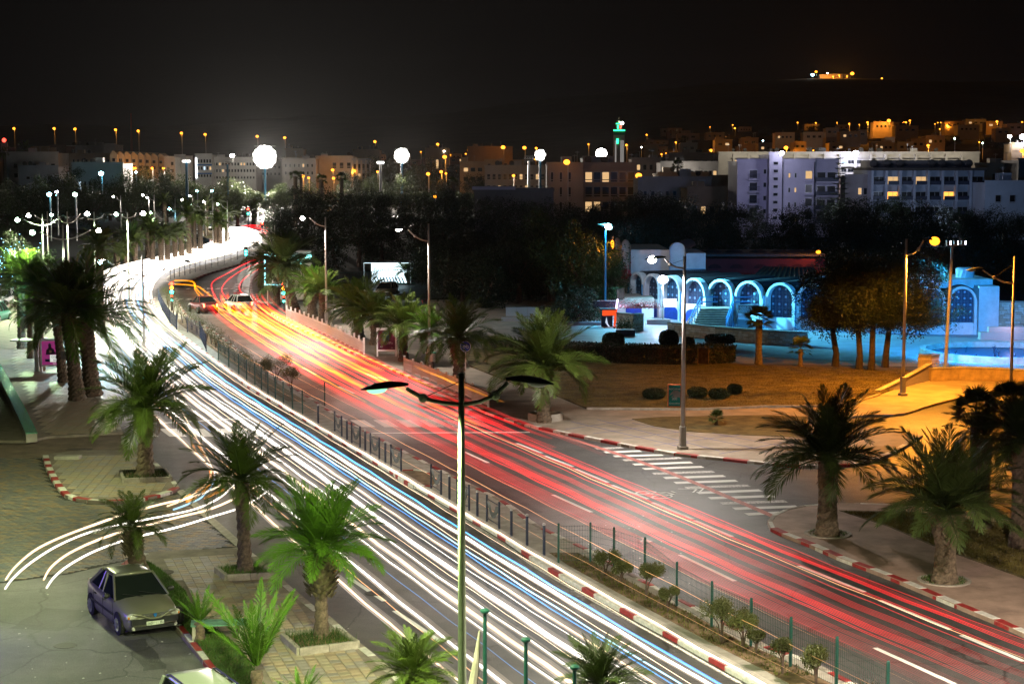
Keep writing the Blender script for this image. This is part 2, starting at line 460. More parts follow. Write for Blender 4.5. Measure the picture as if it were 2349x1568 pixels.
def relax(P_, n=14):
    for _ in range(n): P_ = [P_[0]] + [(a + b * 2 + c) / 4 for a, b, c in zip(P_, P_[1:], P_[2:])] + [P_[-1]]
    return P_
SPL = relax(SPL, 30)
SPR = smooth(MR[:-3] + D2([(405, 690), (408, 668), (420, 652), (432, 646)]) + MR2[2:], 2.0)
SPR_T = smooth(MR[:-6] + D2([(466, 745), (450, 722), (444, 700), (450, 678), (470, 655), (500, 636), (540, 618)]) + MR2[5:], 2.0); SPR_T = relax(SPR_T, 30)
RK = D2([(2560, 1560), (2349, 1463), (2292, 1436), (2207, 1401), (2129, 1368), (2054, 1336), (1982, 1308), (1917, 1283), (1854, 1254.5), (1794, 1231), (1767, 1218), (1760, 1202), (1772, 1187), (1805, 1173), (1849, 1165), (1922, 1160), (2094, 1165), (2202, 1178), (2349, 1205), (2560, 1250)])
RK2 = D2([(600, 708), (622, 720), (662, 745), (737, 778), (787, 802), (837, 823), (920, 860), (987, 889), (1050, 919), (1112, 949), (1193, 975), (1217, 981), (1292, 997), (1372, 1013), (1433, 1025), (1500, 1037), (1555, 1046), (1620, 1053), (1700, 1061), (1762, 1068), (1850, 1074), (1962, 1070), (1999, 1063), (2027, 1053), (2069, 1033), (2117, 1003)])
RK3 = D2([(592, 694), (578, 680), (573, 665), (574, 645), (584, 625), (605, 604), (632, 588), (652, 570), (656, 552)])
LKB = D2([(1080, 1720), (925, 1568), (850, 1501), (832, 1488), (760, 1424), (726, 1402), (650, 1337), (587, 1280), (560, 1264), (545, 1262)])
LKA = D2([(412, 1124), (404, 1110), (372, 1077), (350, 1058), (322, 1038)])
LKC = D2([(283, 996), (262, 958), (235, 922), (205, 886), (190, 868), (160, 833), (134, 780), (120, 722), (130, 690), (160, 655), (225, 632), (306, 608), (400, 583), (454, 562), (498, 545), (520, 534), (505, 524)])

road = [Vector((30, 26)), Vector((60, 30)), Vector((80, 60)), Vector((60, 112)), Vector((26, 110)), Vector((14, 94)), Vector((2, 93)), Vector((-18, 160)), Vector((-16, 168)), Vector((10, 200)), Vector((4, 212)), Vector((-24, 205)), Vector((-32, 300)),
        Vector((-20, 420)), Vector((-70, 640)), Vector((-200, 640)), Vector((-110, 400)), Vector((-64, 330)), Vector((-60, 240)), Vector((-56, 170)), Vector((-70, 100)), Vector((-70, 26))]
mb = MB(); mb.prism(road, None, 0.0)
struct('road', mb, M['asphalt'])

# car park asphalt and the interlocking pavers of the side street (left foreground)
lot = D2([(-900, 1345), (0, 1337), (160, 1316), (340, 1274), (300, 1330), (379, 1416), (462, 1520), (560, 1640), (600, 1800), (-900, 1800)])
mb = MB(); mb.prism(lot, None, 0.004); struct('car_park', mb, M['lot'])
PAV = D2([(-500, 1060), (0, 1050), (97, 1050), (118, 1100), (150, 1144), (215, 1156), (300, 1155), (420, 1128), (482, 1195), (551, 1254), (340, 1274), (160, 1316), (0, 1337), (-500, 1345)])
mb = MB(); mb.prism(PAV, None, 0.006); paver_base = struct('paver_street', mb, mat('paver joint', (0.04, 0.038, 0.035), 0.9, 0.3, 3))
APR = D2([(-400, 1022), (62, 1018), (110, 1006), (283, 996), (322, 1038), (185, 1038), (97, 1050), (-400, 1062)])
mb = MB(); mb.prism(APR, None, 0.008); struct('ramp', mb, mat('ramp concrete', (0.20, 0.15, 0.11), 0.8, 0.3, 1.2, 0.4, 10))

def clip_boxes(poly, w, h, ang=0.0, brick=False, gap=0.012):
    """rectangular pieces whose centre lies in poly, nearest first: (x, y)"""
    ca, sa = math.cos(ang), math.sin(ang)
    P_ = [(p[0] * ca + p[1] * sa, -p[0] * sa + p[1] * ca) for p in poly]
    x0 = min(p[0] for p in P_); x1 = max(p[0] for p in P_); y0 = min(p[1] for p in P_); y1 = max(p[1] for p in P_)
    out = []; j = 0; y = y0
    while y < y1:
        x = x0 + (w / 2 if (brick and j % 2) else 0)
        while x < x1:
            cx, cy_ = x + w / 2, y + h / 2
            hw, hh = w / 2, h / 2
            if all(inside(P_, cx + a * hw, cy_ + b * hh) for a, b in ((-1, -1), (1, -1), (1, 1), (-1, 1))):
                out.append((cx * ca - cy_ * sa, cx * sa + cy_ * ca))
            x += w
        y += h; j += 1
    out.sort(key=lambda p: p[1])
    return out
def in_view(x, y, m=40):
    if y < 35: return False
    u = x / y * FOC + PW / 2
    return -m < u < PW + m and y > 45.2 - 1.5
def tiles(parent, poly, w, h, z, mats, ang=0.0, brick=False, th=0.012, groove=True, one='tile', limit=300):
    cells = [c for c in clip_boxes(poly, w, h, ang, brick) if in_view(*c)]
    meshes = []
    for k, mt in enumerate(mats):
        for o_ in (0, 1):
            b = MB()
            b.obox((0, 0, 0), (1, 0), w - 0.016, h - 0.016, th, ch=0.004)
            if groove:      # raised ribs between grooves, alternating direction
                for r in range(5):
                    t = (r - 2) * (w - 0.05) / 5
                    if o_: b.obox((t, 0, th), (0, 1), h - 0.06, (w - 0.05) / 5 - 0.014, 0.004)
                    else: b.obox((0, t * h / w, th), (1, 0), w - 0.06, (h - 0.05) / 5 - 0.014, 0.004)
            meshes.append(b.mesh(one, mt))
    rest = MB()
    for i, (x, y) in enumerate(cells):
        k = RNG.integers(0, len(meshes)); dz = float(RNG.uniform(-0.002, 0.003))
        if i < limit: inst(one, meshes[k], parent, (x, y, z + dz), (float(RNG.normal(0, .004)), float(RNG.normal(0, .004)), ang))
        else:
            rest.obox((x, y, z + dz), (math.cos(ang), math.sin(ang)), w - 0.016, h - 0.016, th, mi=int(k) // 2)
    if rest.v: rest.build(one + '_field', mats, parent, kind='stuff')
    return len(cells)

tileA = mat('tile warm', (0.34, 0.29, 0.21), 0.55, 0.2, 3, 0.4, 60, wet=0.12); tileB = mat('tile grey', (0.28, 0.25, 0.23), 0.50, 0.2, 3, 0.4, 60, wet=0.14)
tileC = mat('tile pink', (0.36, 0.28, 0.20), 0.58, 0.2, 3, 0.4, 60, wet=0.12)
pavA = mat('paver grey', (0.17, 0.155, 0.14), 0.5, 0.25, 4, 0.4, 40); pavB = mat('paver brown', (0.24, 0.17, 0.11), 0.5, 0.25, 4, 0.4, 40)
pavC = mat('paver slate', (0.11, 0.11, 0.12), 0.45, 0.25, 4, 0.4, 40)

def slab(name, poly, z=0.13, m='walk', z0=-0.05, **k):
    mb = MB(); mb.prism(poly, z0, z); return struct(name, mb, M[m], **k)
def kerb(path, colours, L=1.0, Wd=0.28, H=0.15, name='kerb', side=-1, z=0.0, closed=False):
    """painted kerb: every stone its own piece, colours alternate"""
    pts = resample(smooth(path, 0.5), L)
    root = bpy.data.objects.new(name, None); COL.objects.link(root); root['kind'] = 'structure'
    cache = {}
    for i, (a, b) in enumerate(zip(pts, pts[1:])):
        d = b - a; l = d.length
        c = (a + b) / 2 + Vector((-d.y, d.x)).normalized() * side * Wd / 2
        if not in_view(c.x, c.y, 120) : continue
        key = (round(l, 1), colours[i % len(colours)])
        if key not in cache:
            mb_ = MB(); mb_.obox((0, 0, 0), (1, 0), key[0] - 0.012, Wd, H, ch=0.025); cache[key] = mb_.mesh('kerb_stone', M[key[1]])
        inst('kerb_stone', cache[key], root, (c.x, c.y, z - 0.01 + random.uniform(-.006, .006)), (0, random.uniform(-.006, .006), math.atan2(d.y, d.x)))
    return root

# sidewalk with palms beside the car park
SWB = LKB[:-1] + D2([(548, 1263), (345, 1273), (290, 1292), (275, 1304), (300, 1334), (379, 1416), (462, 1520), (560, 1640), (640, 1800)])
s = slab('sidewalk', SWB)
tiles(s, offset2([], 0) or D2([(352, 1278), (546, 1268), (585, 1286), (646, 1342), (722, 1406), (756, 1430), (828, 1494), (920, 1576), (980, 1640), (640, 1640), (600, 1560), (545, 1478), (445, 1400), (425, 1356), (372, 1310)], 0.13),
      0.30, 0.30, 0.131, [tileA, tileB, tileC], 0.30)
kerb(list(reversed(LKB)), ['kgrey', 'kwhite', 'kgrey'], 0.9, 0.26, side=-1)
kerb(D2([(330, 1276), (292, 1290), (274, 1303), (300, 1333), (379, 1416), (412, 1452), (462, 1520), (560, 1640)]), ['kwhite', 'kred'], 0.95, 0.26, side=1)
GRS = D2([(283, 1304), (298, 1294), (340, 1288), (371, 1308), (425, 1354), (446, 1404), (545, 1480), (600, 1560), (650, 1640), (585, 1640), (488, 1520), (432, 1448), (398, 1408), (318, 1330)], 0.15)
slab('grass_bed', GRS, 0.155, 'soil', 0.1)
# rounded island with the tall palm
ISL = D2([(97, 1050), (104, 1075), (115, 1098), (130, 1122), (150, 1142), (180, 1151), (215, 1155), (260, 1157), (300, 1154), (350, 1146), (395, 1133), (412, 1124), (404, 1110), (372, 1077), (350, 1058), (322, 1038), (185, 1038), (120, 1045)])
s = slab('sidewalk', ISL)
tiles(s, D2([(112, 1056), (125, 1090), (140, 1115), (162, 1134), (215, 1144), (300, 1143), (390, 1124), (396, 1112), (366, 1082), (340, 1058), (318, 1042), (190, 1043)], 0.13), 0.40, 0.40, 0.131, [tileA, tileB, tileC], 0.08)
kerb(D2([(97, 1050), (104, 1075), (115, 1098), (130, 1122), (150, 1142), (180, 1151), (215, 1155), (260, 1157), (300, 1154), (350, 1146), (395, 1133), (412, 1124)]), ['kwhite', 'kred'], 0.85, 0.30, side=1)
kerb(list(reversed(LKA)), ['kgrey', 'kwhite'], 0.8, 0.24, side=-1)
# sidewalk of the bus stop
SWC = LKC[:8] + D2([(60, 700), (0, 700), (-300, 760), (-500, 1010), (62, 1016), (110, 1006)])
s = slab('sidewalk', SWC)
tiles(s, D2([(112, 1000), (278, 990), (256, 958), (228, 922), (198, 886), (152, 833), (128, 790), (30, 790), (20, 830), (92, 990)], 0.13), 0.42, 0.42, 0.131, [tileA, tileC], 0.05)
kerb(LKC[:9], ['kgrey', 'kwhite'], 0.9, 0.26, side=1)
slab('verge', D2([(120, 722), (130, 692), (160, 657), (225, 634), (306, 610), (400, 585), (454, 564), (498, 547), (520, 535), (470, 540), (420, 560), (330, 575), (240, 592), (120, 620), (0, 650), (-100, 720), (0, 722)]), 0.12, 'lawn')
kerb(LKC[7:], ['kgrey', 'kwhite'], 1.2, 0.28, side=1)
# interlocking pavers
tiles(paver_base, PAV, 0.30, 0.19, 0.006, [pavA, pavB, pavC], -0.1, True, 0.01, False, 'paver')
# concrete gutter band and white edge line across the side street mouth
gl = resample(D2([(412, 1124), (482, 1190), (552, 1252)]), 0.6)
root = bpy.data.objects.new('gutter', None); COL.objects.link(root); root['kind'] = 'structure'
for a, b in zip(gl, gl[1:]):
    d = b - a; c = (a + b) / 2
    mb = MB(); mb.obox((0, 0, 0), (1, 0), d.length - 0.02, 0.34, 0.016, ch=0.004); mb.build('gutter_stone', M['conc'], root, (c.x, c.y, 0.008), math.atan2(d.y, d.x))

# ------------------------------------------------------------------ median
med = [p for p in smooth(ML, 1.5)] + list(reversed(smooth(MR, 1.5)))
slab('median', med, 0.12, 'conc')
kerb(ML, ['kwhite', 'kwhite', 'kred'], 0.95, 0.22, side=1)
kerb(MR, ['kgrey', 'kwhite', 'kred'], 0.95, 0.22, side=-1)
med2 = smooth(ML2, 2.0) + list(reversed(smooth(MR2, 2.0)))
slab('median', med2, 0.12, 'conc')
kerb(MR2, ['kwhite', 'kgrey'], 1.4, 0.3, side=-1); kerb(ML2, ['kwhite', 'kgrey'], 1.4, 0.3, side=1)
def medpt(t, f):
    """t in photo rows of the median (v), f 0..1 across it from the left kerb"""
    def at(L):
        Y = G2(0, t).y
        for a, b in zip(L, L[1:]):
            if (a.y - Y) * (b.y - Y) <= 0 and a.y != b.y: return a.lerp(b, (Y - a.y) / (b.y - a.y))
        return L[0]
    a = at(ML); b = at(MR); return a.lerp(b, f)
for v0, v1 in ((1275, 1660), (735, 925)):
    rows = np.linspace(v0, v1, 14)
    bed = [medpt(v, 0.30) for v in rows] + [medpt(v, 0.80) for v in reversed(rows)]
    slab('soil_bed', bed, 0.135, 'soil', 0.1)
bed = [Vector(p) for p in D2([(905, 1083), (920, 1079), (960, 1078), (985, 1086), (1000, 1100), (1005, 1112), (985, 1117), (950, 1112), (925, 1100)], 0.13)]
slab('soil_bed', bed, 0.14, 'soil', 0.1)
kerb(bed + bed[:1], ['kwhite', 'kred', 'kwhite'], 0.55, 0.14, 0.19, name='planting_bed_kerb', side=0)

# ------------------------------------------------------------------ right side
S4 = RK
slab('sidewalk', S4 + [Vector((40, 50))], 0.13, 'stamped')
kerb(list(RK)[:11], ['kwhite', 'kred'], 1.0, 0.30, side=-1)
kerb(list(RK)[10:], ['kwhite', 'kgrey'], 1.2, 0.2, side=-1)
slab('lawn', D2([(1925, 1170), (2090, 1172), (2349, 1205), (2560, 1250), (2560, 1420), (2349, 1326), (2197, 1271), (2134, 1248), (2037, 1206), (1980, 1188)], 0.14), 0.145, 'lawn', 0.1)
S5 = RK2[1:] + D2([(2087, 997), (2010, 985), (1950, 972), (1948, 960), (1977, 957), (2030, 956), (2074, 953), (2137, 933), (2224, 910), (2349, 886), (2700, 860), (2700, 700), (1300, 690), (1000, 690), (800, 690), (660, 700)])
slab('plaza_path', S5, 0.13, 'tan')
kerb(RK2[1:10], ['kwhite', 'kred'], 1.0, 0.28, side=1); kerb(RK2[9:23], ['kwhite', 'kred'], 1.25, 0.28, side=1)
kerb(RK2[22:], ['kwhite', 'kgrey'], 1.1, 0.28, side=1)
kerb(D2([(1948, 960), (1977, 957), (2030, 956), (2074, 953), (2137, 933), (2224, 910), (2349, 886)]), ['kgrey'], 1.3, 0.2, side=1)
slab('lawn', D2([(1060, 800), (1077, 838), (1174, 876), (1262, 900), (1346, 935), (1600, 936), (1762, 930), (1872, 930), (1959, 920), (2017, 903), (2074, 883), (2137, 846), (2112, 841), (1760, 835), (1380, 831), (1200, 800)], 0.2), 0.22, 'lawn', 0.1)
kerb(D2([(1346, 936), (1600, 937), (1762, 931), (1872, 931), (1959, 921), (2017, 904)], 0.2), ['kgrey'], 1.6, 0.16, 0.14, name='lawn_kerb', side=0, z=0.13)
slab('lawn', D2([(1450, 960), (1520, 955), (1762, 951), (1850, 955), (1850, 1002), (1712, 997), (1584, 989), (1500, 976)], 0.15), 0.15, 'lawn', 0.1)
slab('plaza', D2([(1240, 780), (1432, 800), (1762, 819), (2112, 834), (2152, 857), (2700, 866), (2700, 700), (1240, 700)], 0.14), 0.15, 'plaza', 0.1)
slab('sidewalk', RK3 + D2([(720, 560), (760, 640), (700, 690), (640, 697)]), 0.13, 'tan')
kerb(RK3, ['kwhite', 'kred'], 1.3, 0.3, side=-1)
# blue joint lines on the right sidewalk
root = bpy.data.objects.new('pavement_joint', None); COL.objects.link(root); root['kind'] = 'structure'
for a, b in [((1369, 967), (1650, 1040)), ((1450, 975), (1762, 1040)), ((1310, 972), (1560, 1030)), ((1560, 985), (1800, 1030)), ((1297, 990), (1460, 967)), ((1430, 1012), (1640, 985)), ((1500, 1027), (1720, 1000)), ((1650, 1047), (1810, 1018)), ((1360, 1000), (1560, 975))]:
    p, q = G2(*a), G2(*b); n = Vector((-(q - p).y, (q - p).x)).normalized() * 0.035
    mb = MB(); mb.strip([p - n, q - n], [p + n, q + n], 0.0); mb.build('joint_line', M['bluep'], root, (0, 0, 0.134))

# ------------------------------------------------------------------ painted markings
def quadline(a, b, w, m='white', z=0.005, name='lane_dash', parent=None):
    p, q = Vector(a), Vector(b); n = Vector((-(q - p).y, (q - p).x)).normalized() * w / 2
    mb = MB(); mb.add([(*(p - n), z), (*(q - n), z), (*(q + n), z), (*(p + n), z)], [(0, 1, 2, 3)])
    return mb.build(name, M[m], parent)
mk = bpy.data.objects.new('road_markings', None); COL.objects.link(mk); mk['kind'] = 'structure'
for a, b in [((2007, 1485), (2192, 1569)), ((2018, 1376), (2180, 1443)), ((2205, 1456), (2349, 1516)), ((1832, 1297), (1984, 1357)), ((1594, 1193), (1680, 1230)), ((1497, 1152), (1590, 1190)), ((1404, 1112), (1487, 1144)), ((1320, 1075), (1395, 1106)), ((1250, 1045), (1315, 1070)), ((1185, 1016), (1244, 1039)),
             ((1268, 1134), (1357, 1174)), ((1057, 1032), (1120, 1061)), ((1560, 1272), (1686, 1332)), ((777, 886), (812, 902)), ((695, 843), (724, 859)), ((868, 864), (905, 880)), ((840, 857), (865, 867)), ((800, 1324), (882, 1378)), ((905, 1400), (1010, 1470))]:
    quadline(G2(*a), G2(*b), 0.17, parent=mk)
q1 = smooth(MR[2:19], 1.0); quads = offset2(q1, -0.35)
mb = MB(); mb.strip(offset2(q1, -0.28), offset2(q1, -0.42), 0.005); mb.build('edge_line', M['worn'], mk)
q1 = smooth(ML[2:19], 1.0); mb = MB(); mb.strip(offset2(q1, 0.3), offset2(q1, 0.44), 0.005); mb.build('edge_line', M['worn'], mk)
q1 = smooth(D2([(2430, 1475), (2349, 1440), (2200, 1375), (2050, 1309), (1900, 1240), (1700, 1152), (1500, 1070), (1300, 1003), (1150, 960), (1080, 930)]), 1.0)
mb = MB(); mb.strip(offset2(q1, -0.16), offset2(q1, 0.16), 0.006); mb.build('cycle_lane_line', M['pinkp'], mk)
# zebra on the far carriageway and stop line
for u in (803, 856, 908, 961, 1015, 1068):
    a = G2(u, 963); b = G2(u + 33, 963); c = G2(u + 66 - 7, 979); d = G2(u + 26, 979)
    mb = MB(); mb.add([(*p, 0.005) for p in (a, d, c, b)], [(0, 1, 2, 3)]); mb.build('crossing_bar', M['white' if u < 950 else 'worn'], mk)
quadline(G2(842, 993), G2(1215, 991), 0.30, 'white', parent=mk, name='stop_line')
for u in (300, 365, 428, 490, 545):
    a = G2(u, 983); b = G2(u + 40, 983); c = G2(u + 64, 1001); d = G2(u + 24, 1001)
    mb = MB(); mb.add([(*p, 0.005) for p in (a, d, c, b)], [(0, 1, 2, 3)]); mb.build('crossing_bar', M['white'], mk)
quadline(G2(300, 974), G2(580, 958), 0.28, 'white', parent=mk, name='stop_line')
# hatched bars beside the slip road
for i, (a, b) in enumerate([((1367, 1029), (1428, 1026)), ((1387, 1037), (1470, 1034)), ((1408, 1046), (1520, 1043)), ((1430, 1055), (1562, 1050)), ((1453, 1065), (1587, 1060)), ((1476, 1075), (1612, 1070)), ((1498, 1086), (1637, 1081)), ((1524, 1096), (1662, 1091)), ((1548, 1107), (1690, 1102)), ((1573, 1118), (1718, 1113)), ((1600, 1130), (1745, 1124)), ((1627, 1142), (1775, 1137)), ((1654, 1154), (1803, 1149)), ((1683, 1166), (1829, 1161)), ((1712, 1179), (1792, 1175))]):
    quadline(G2(*a), G2(*b), 0.48, 'white' if i % 3 else 'worn', parent=mk, name='hatch_bar')
# junction crossings far away
for u in range(428, 590, 17): quadline(G2(u, 662), G2(u + 8, 662), 1.6, 'white', parent=mk, name='crossing_bar')
for u in range(408, 545, 20): quadline(G2(u, 686), G2(u + 10, 686), 1.8, 'worn', parent=mk, name='crossing_bar')
for v in (660, 668, 677): quadline(G2(478, v), G2(477, v + 4), 0.3, 'white', parent=mk)
for v in range(650, 700, 6): quadline(G2(545, v), G2(544.5, v + 3), 0.4, 'white', parent=mk)
for u in (300, 318, 335): quadline(G2(u, 687), G2(u + 8, 687), 1.6, 'white', parent=mk, name='crossing_bar')
for a, b in (((190, 836), (250, 846)), ((190, 856), (262, 850)), ((195, 866), (268, 872)), ((250, 846), (190, 856)), ((262, 852), (195, 866))): quadline(G2(*a), G2(*b), 0.14, 'white', parent=mk, name='bus_stop_line')
# repairs, covers and litter
patch = asphalt('patch asphalt', .045); pr = random.Random(12)
for i, (u, v, w, l, a) in enumerate([(1560, 1390, .9, 6, -.33), (1180, 1150, .8, 5, -.33), (1700, 1130, .5, 7, -.5), (700, 1290, 1.0, 4, -.33), (940, 1440, .7, 5, -.3), (120, 1420, 1.6, 2.4, .2), (330, 1500, .6, 3.2, -.4), (1400, 1190, .5, 8, -.33), (600, 800, 1.2, 6, -.3)]):
    p = G2(u, v); d = Vector((math.sin(a), math.cos(a))); n_ = Vector((d.y, -d.x)); mb = MB(); k = 9
    A = [p + d * l * (j / k - .5) - n_ * (w / 2 + pr.uniform(-.08, .08)) for j in range(k + 1)]; B_ = [p + d * l * (j / k - .5) + n_ * (w / 2 + pr.uniform(-.08, .08)) for j in range(k + 1)]
    mb.strip(A, B_, .0045 if v < 1400 or u > 500 else .008); mb.build('asphalt_patch', patch, mk)
for u, v in ((1480, 1240), (860, 1360), (1700, 1420), (700, 930), (150, 1480)):
    mb = MB(); mb.lathe([(.33, 0), (.31, .008)], 20); mb.build('manhole_cover', mat('iron cover', (.05, .045, .04), .5, .3, 20), mk, (*G2(u, v), .006))
V = []; F = []
for i in range(230):
    if i < 120: p = G2(pr.gauss(1440, 70), pr.gauss(1270, 55))
    elif i < 190: p = G2(pr.uniform(600, 1100), pr.uniform(850, 1500))
    else: p = G2(pr.uniform(0, 500), pr.uniform(1340, 1560))
    g = pr.uniform(0, 6.28); s_ = pr.uniform(.015, .05); o_ = len(V); V += [(p.x + s_ * math.cos(g + a), p.y + s_ * math.sin(g + a), .012 + .01 * (a > 2)) for a in (0, 1.5, 3.1, 4.9)]; F.append((o_, o_ + 1, o_ + 2, o_ + 3))
inst('litter', npmesh('litter', V, F, M['kwhite']), kind='stuff', label='scraps of paper scattered on the road')
# cyclist pictogram
pc = G2(1500, 1134); pic = bpy.data.objects.new('cycle_pictogram', None); COL.objects.link(pic); pic.location = (pc.x, pc.y, 0.007); pic.rotation_euler[2] = -1.0; pic.parent = mk
def ringflat(cx, cy_, r, w, z=0.0, n=20):
    mb = MB(); vs = []
    for k in range(n):
        g = 2 * math.pi * k / n
        vs += [(cx + (r - w) * math.cos(g), cy_ + (r - w) * math.sin(g), z), (cx + r * math.cos(g), cy_ + r * math.sin(g), z)]
    mb.add(vs, [(2 * k, 2 * k + 1, (2 * k + 3) % (2 * n), (2 * k + 2) % (2 * n)) for k in range(n)]); return mb
mb = ringflat(-0.55, 0, 0.34, 0.07); b2 = ringflat(0.55, 0, 0.34, 0.07); mb.add(b2.v, b2.f)
for a, b in (((-.55, 0), (-.1, .5)), ((-.1, .5), (.4, .5)), ((.4, .5), (.55, 0)), ((-.1, .5), (0, 0)), ((0, 0), (.4, .5)), ((-.55, 0), (0, 0)), ((-.2, .7), (.1, .7)), ((-.5, 1.1), (0, 1.5)), ((0, 1.5), (.5, 1.1)), ((-.5, 1.35), (0, 1.75)), ((0, 1.75), (.5, 1.35))):
    p, q = Vector(a), Vector(b); n = Vector((-(q - p).y, (q - p).x)).normalized() * 0.035
    mb.add([(*(p - n), 0), (*(q - n), 0), (*(q + n), 0), (*(p + n), 0)], [(0, 1, 2, 3)])
o = mb.build('cyclist_symbol', M['white'], pic)
o.scale = (1, 1.5, 1)
# ------------------------------------------------------------------ palms
def frond_mesh(name, m, curv, nl=40, side=0.34, w=0.03, up=0.35, seed=0):
    """one feather frond of length 1 along +x: arching midrib and two rows of folded leaflets"""
    r = np.random.default_rng(seed); V = []; F = []
    nseg = 9; P_ = []; T = []
    x = z = 0.0
    for i in range(nseg + 1):
        s = i / nseg; a = up * 0.3 - curv * s ** 1.5
        P_.append(np.array([x, 0.0, z])); T.append(np.array([math.cos(a), 0, math.sin(a)]))
        x += math.cos(a) / nseg; z += math.sin(a) / nseg
    for i in range(nseg):          # midrib
        ra = 0.016 * (1 - 0.8 * i / nseg); rb = 0.016 * (1 - 0.8 * (i + 1) / nseg); o = len(V)
        for p, rr in ((P_[i], ra), (P_[i + 1], rb)):
            V += [p + np.array([0, -rr, 0]), p + np.array([0, 0, rr * 1.1]), p + np.array([0, rr, 0])]
        F += [(o, o + 3, o + 4, o + 1), (o + 1, o + 4, o + 5, o + 2), (o, o + 2, o + 5, o + 3)]
    for i in range(nl):
        s = 0.13 + 0.86 * (i + 0.3 * r.random()) / nl
        k = min(int(s * nseg), nseg - 1); f = s * nseg - k
        p = P_[k] * (1 - f) + P_[k + 1] * f; t = T[k] * (1 - f) + T[k + 1] * f
        nrm = np.array([-t[2], 0, t[0]])
        for sd in (-1, 1):
            L = side * (math.sin(math.pi * min(1, s * 0.86 + 0.10)) ** 0.6) * (0.85 + 0.3 * r.random()) * (0.55 + 0.45 * min(1, (1 - s) * 4))
            fw = 0.55 + 0.55 * s + 0.12 * r.normal(); lift = 0.38 - 0.2 * s + 0.12 * r.normal()
            d = t * math.sin(fw) + np.array([0, sd * math.cos(fw), 0]) * math.cos(lift) + nrm * math.sin(lift) * math.cos(fw)
            d = d / np.linalg.norm(d)
            tip = p + d * L - np.array([0, 0, 0.10 * L]); mid = p + d * L * 0.45
            wv = t * (w * 0.5)
            o = len(V); V += [p - wv * 0.6, mid - wv, tip, mid + wv]; F += [(o, o + 1, o + 2, o + 3)]
    return npmesh(name, V, F, m)
stiff = None
def fronds_for(m, tag, nl, w=0.03, side=0.30):
    return [frond_mesh('frond', m, c, nl, side, w, seed=i + 3) for i, c in enumerate((0.45, 0.85, 1.25, 1.65))]
FR = dict(hi=fronds_for(M['frond'], 'a', 72, 0.020, 0.24), hid=fronds_for(M['frondd'], 'b', 72, 0.020, 0.24), hib=fronds_for(M['frondb'], 'c', 72, 0.020, 0.24),
          mid=fronds_for(M['frond'], 'd', 30, 0.05), midd=fronds_for(M['frondd'], 'e', 30, 0.05), lo=fronds_for(M['frond'], 'f', 18, 0.07, 0.28))
FR['up'] = [frond_mesh('frond', M['frondb'], .30, 64, .13, .018, seed=70 + i) for i in range(4)]
deadf = [frond_mesh('frond', M['dead'], 2.2, 20, 0.2, 0.03, seed=9)]
TRM = {}
def trunk_mesh(h, r, wide, key='palm'):
    k = (round(h, 1), round(r, 2), wide, key)
    if k in TRM: return TRM[k]
    mb = MB(); prof = []; n = max(6, int(h / 0.14))
    for i in range(n + 1):
        s = i / n; z = h * s
        rr = r * (1.25 - 0.30 * min(1, s * 5)) * (1 + 0.06 * math.sin(s * 9))
        if wide: rr *= 1 + 0.75 * max(0, (s - 0.45) / 0.55) ** 1.3
        prof.append((rr * (1.0 if i % 2 else 0.93), z))
    mb.lathe(prof, 12, jag=0.05)
    TRM[k] = mb.mesh('trunk', M['trunk'], False); return TRM[k]
BOOT = {}
def boots_mesh(r, h, n=90):
    k = (round(r, 2), round(h, 1))
    if k in BOOT: return BOOT[k]
    V = []; F = []
    rg = np.random.default_rng(3)
    for i in range(n):
        s = i / n; g = i * 2.39996; z = h * (s - 0.5)
        rr = r * (0.72 + 0.28 * math.sin(math.pi * min(1, s * 1.05)))
        c = np.array([math.cos(g) * rr * 0.8, math.sin(g) * rr * 0.8, z]); t = np.array([-math.sin(g), math.cos(g), 0]); out = np.array([math.cos(g), math.sin(g), 0.75]) * r * 0.34
        a = r * 0.20; o = len(V)
        V += [c - t * a, c + t * a, c + t * a * .6 + out, c - t * a * .6 + out, c - np.array([0, 0, a]) , c + out + np.array([0, 0, -a * .3])]
        F += [(o, o + 1, o + 2, o + 3), (o, o + 3, o + 5, o + 4), (o + 1, o + 4, o + 5, o + 2)]
    core = MB(); core.ell((0, 0, 0), r * 0.8, r * 0.8, h * 0.55, 12, 8)
    o = len(V); V += [np.array(v) for v in core.v]; F += [tuple(i + o for i in f) for f in core.f]
    BOOT[k] = npmesh('leaf_bases', V, F, M['boots']); return BOOT[k]
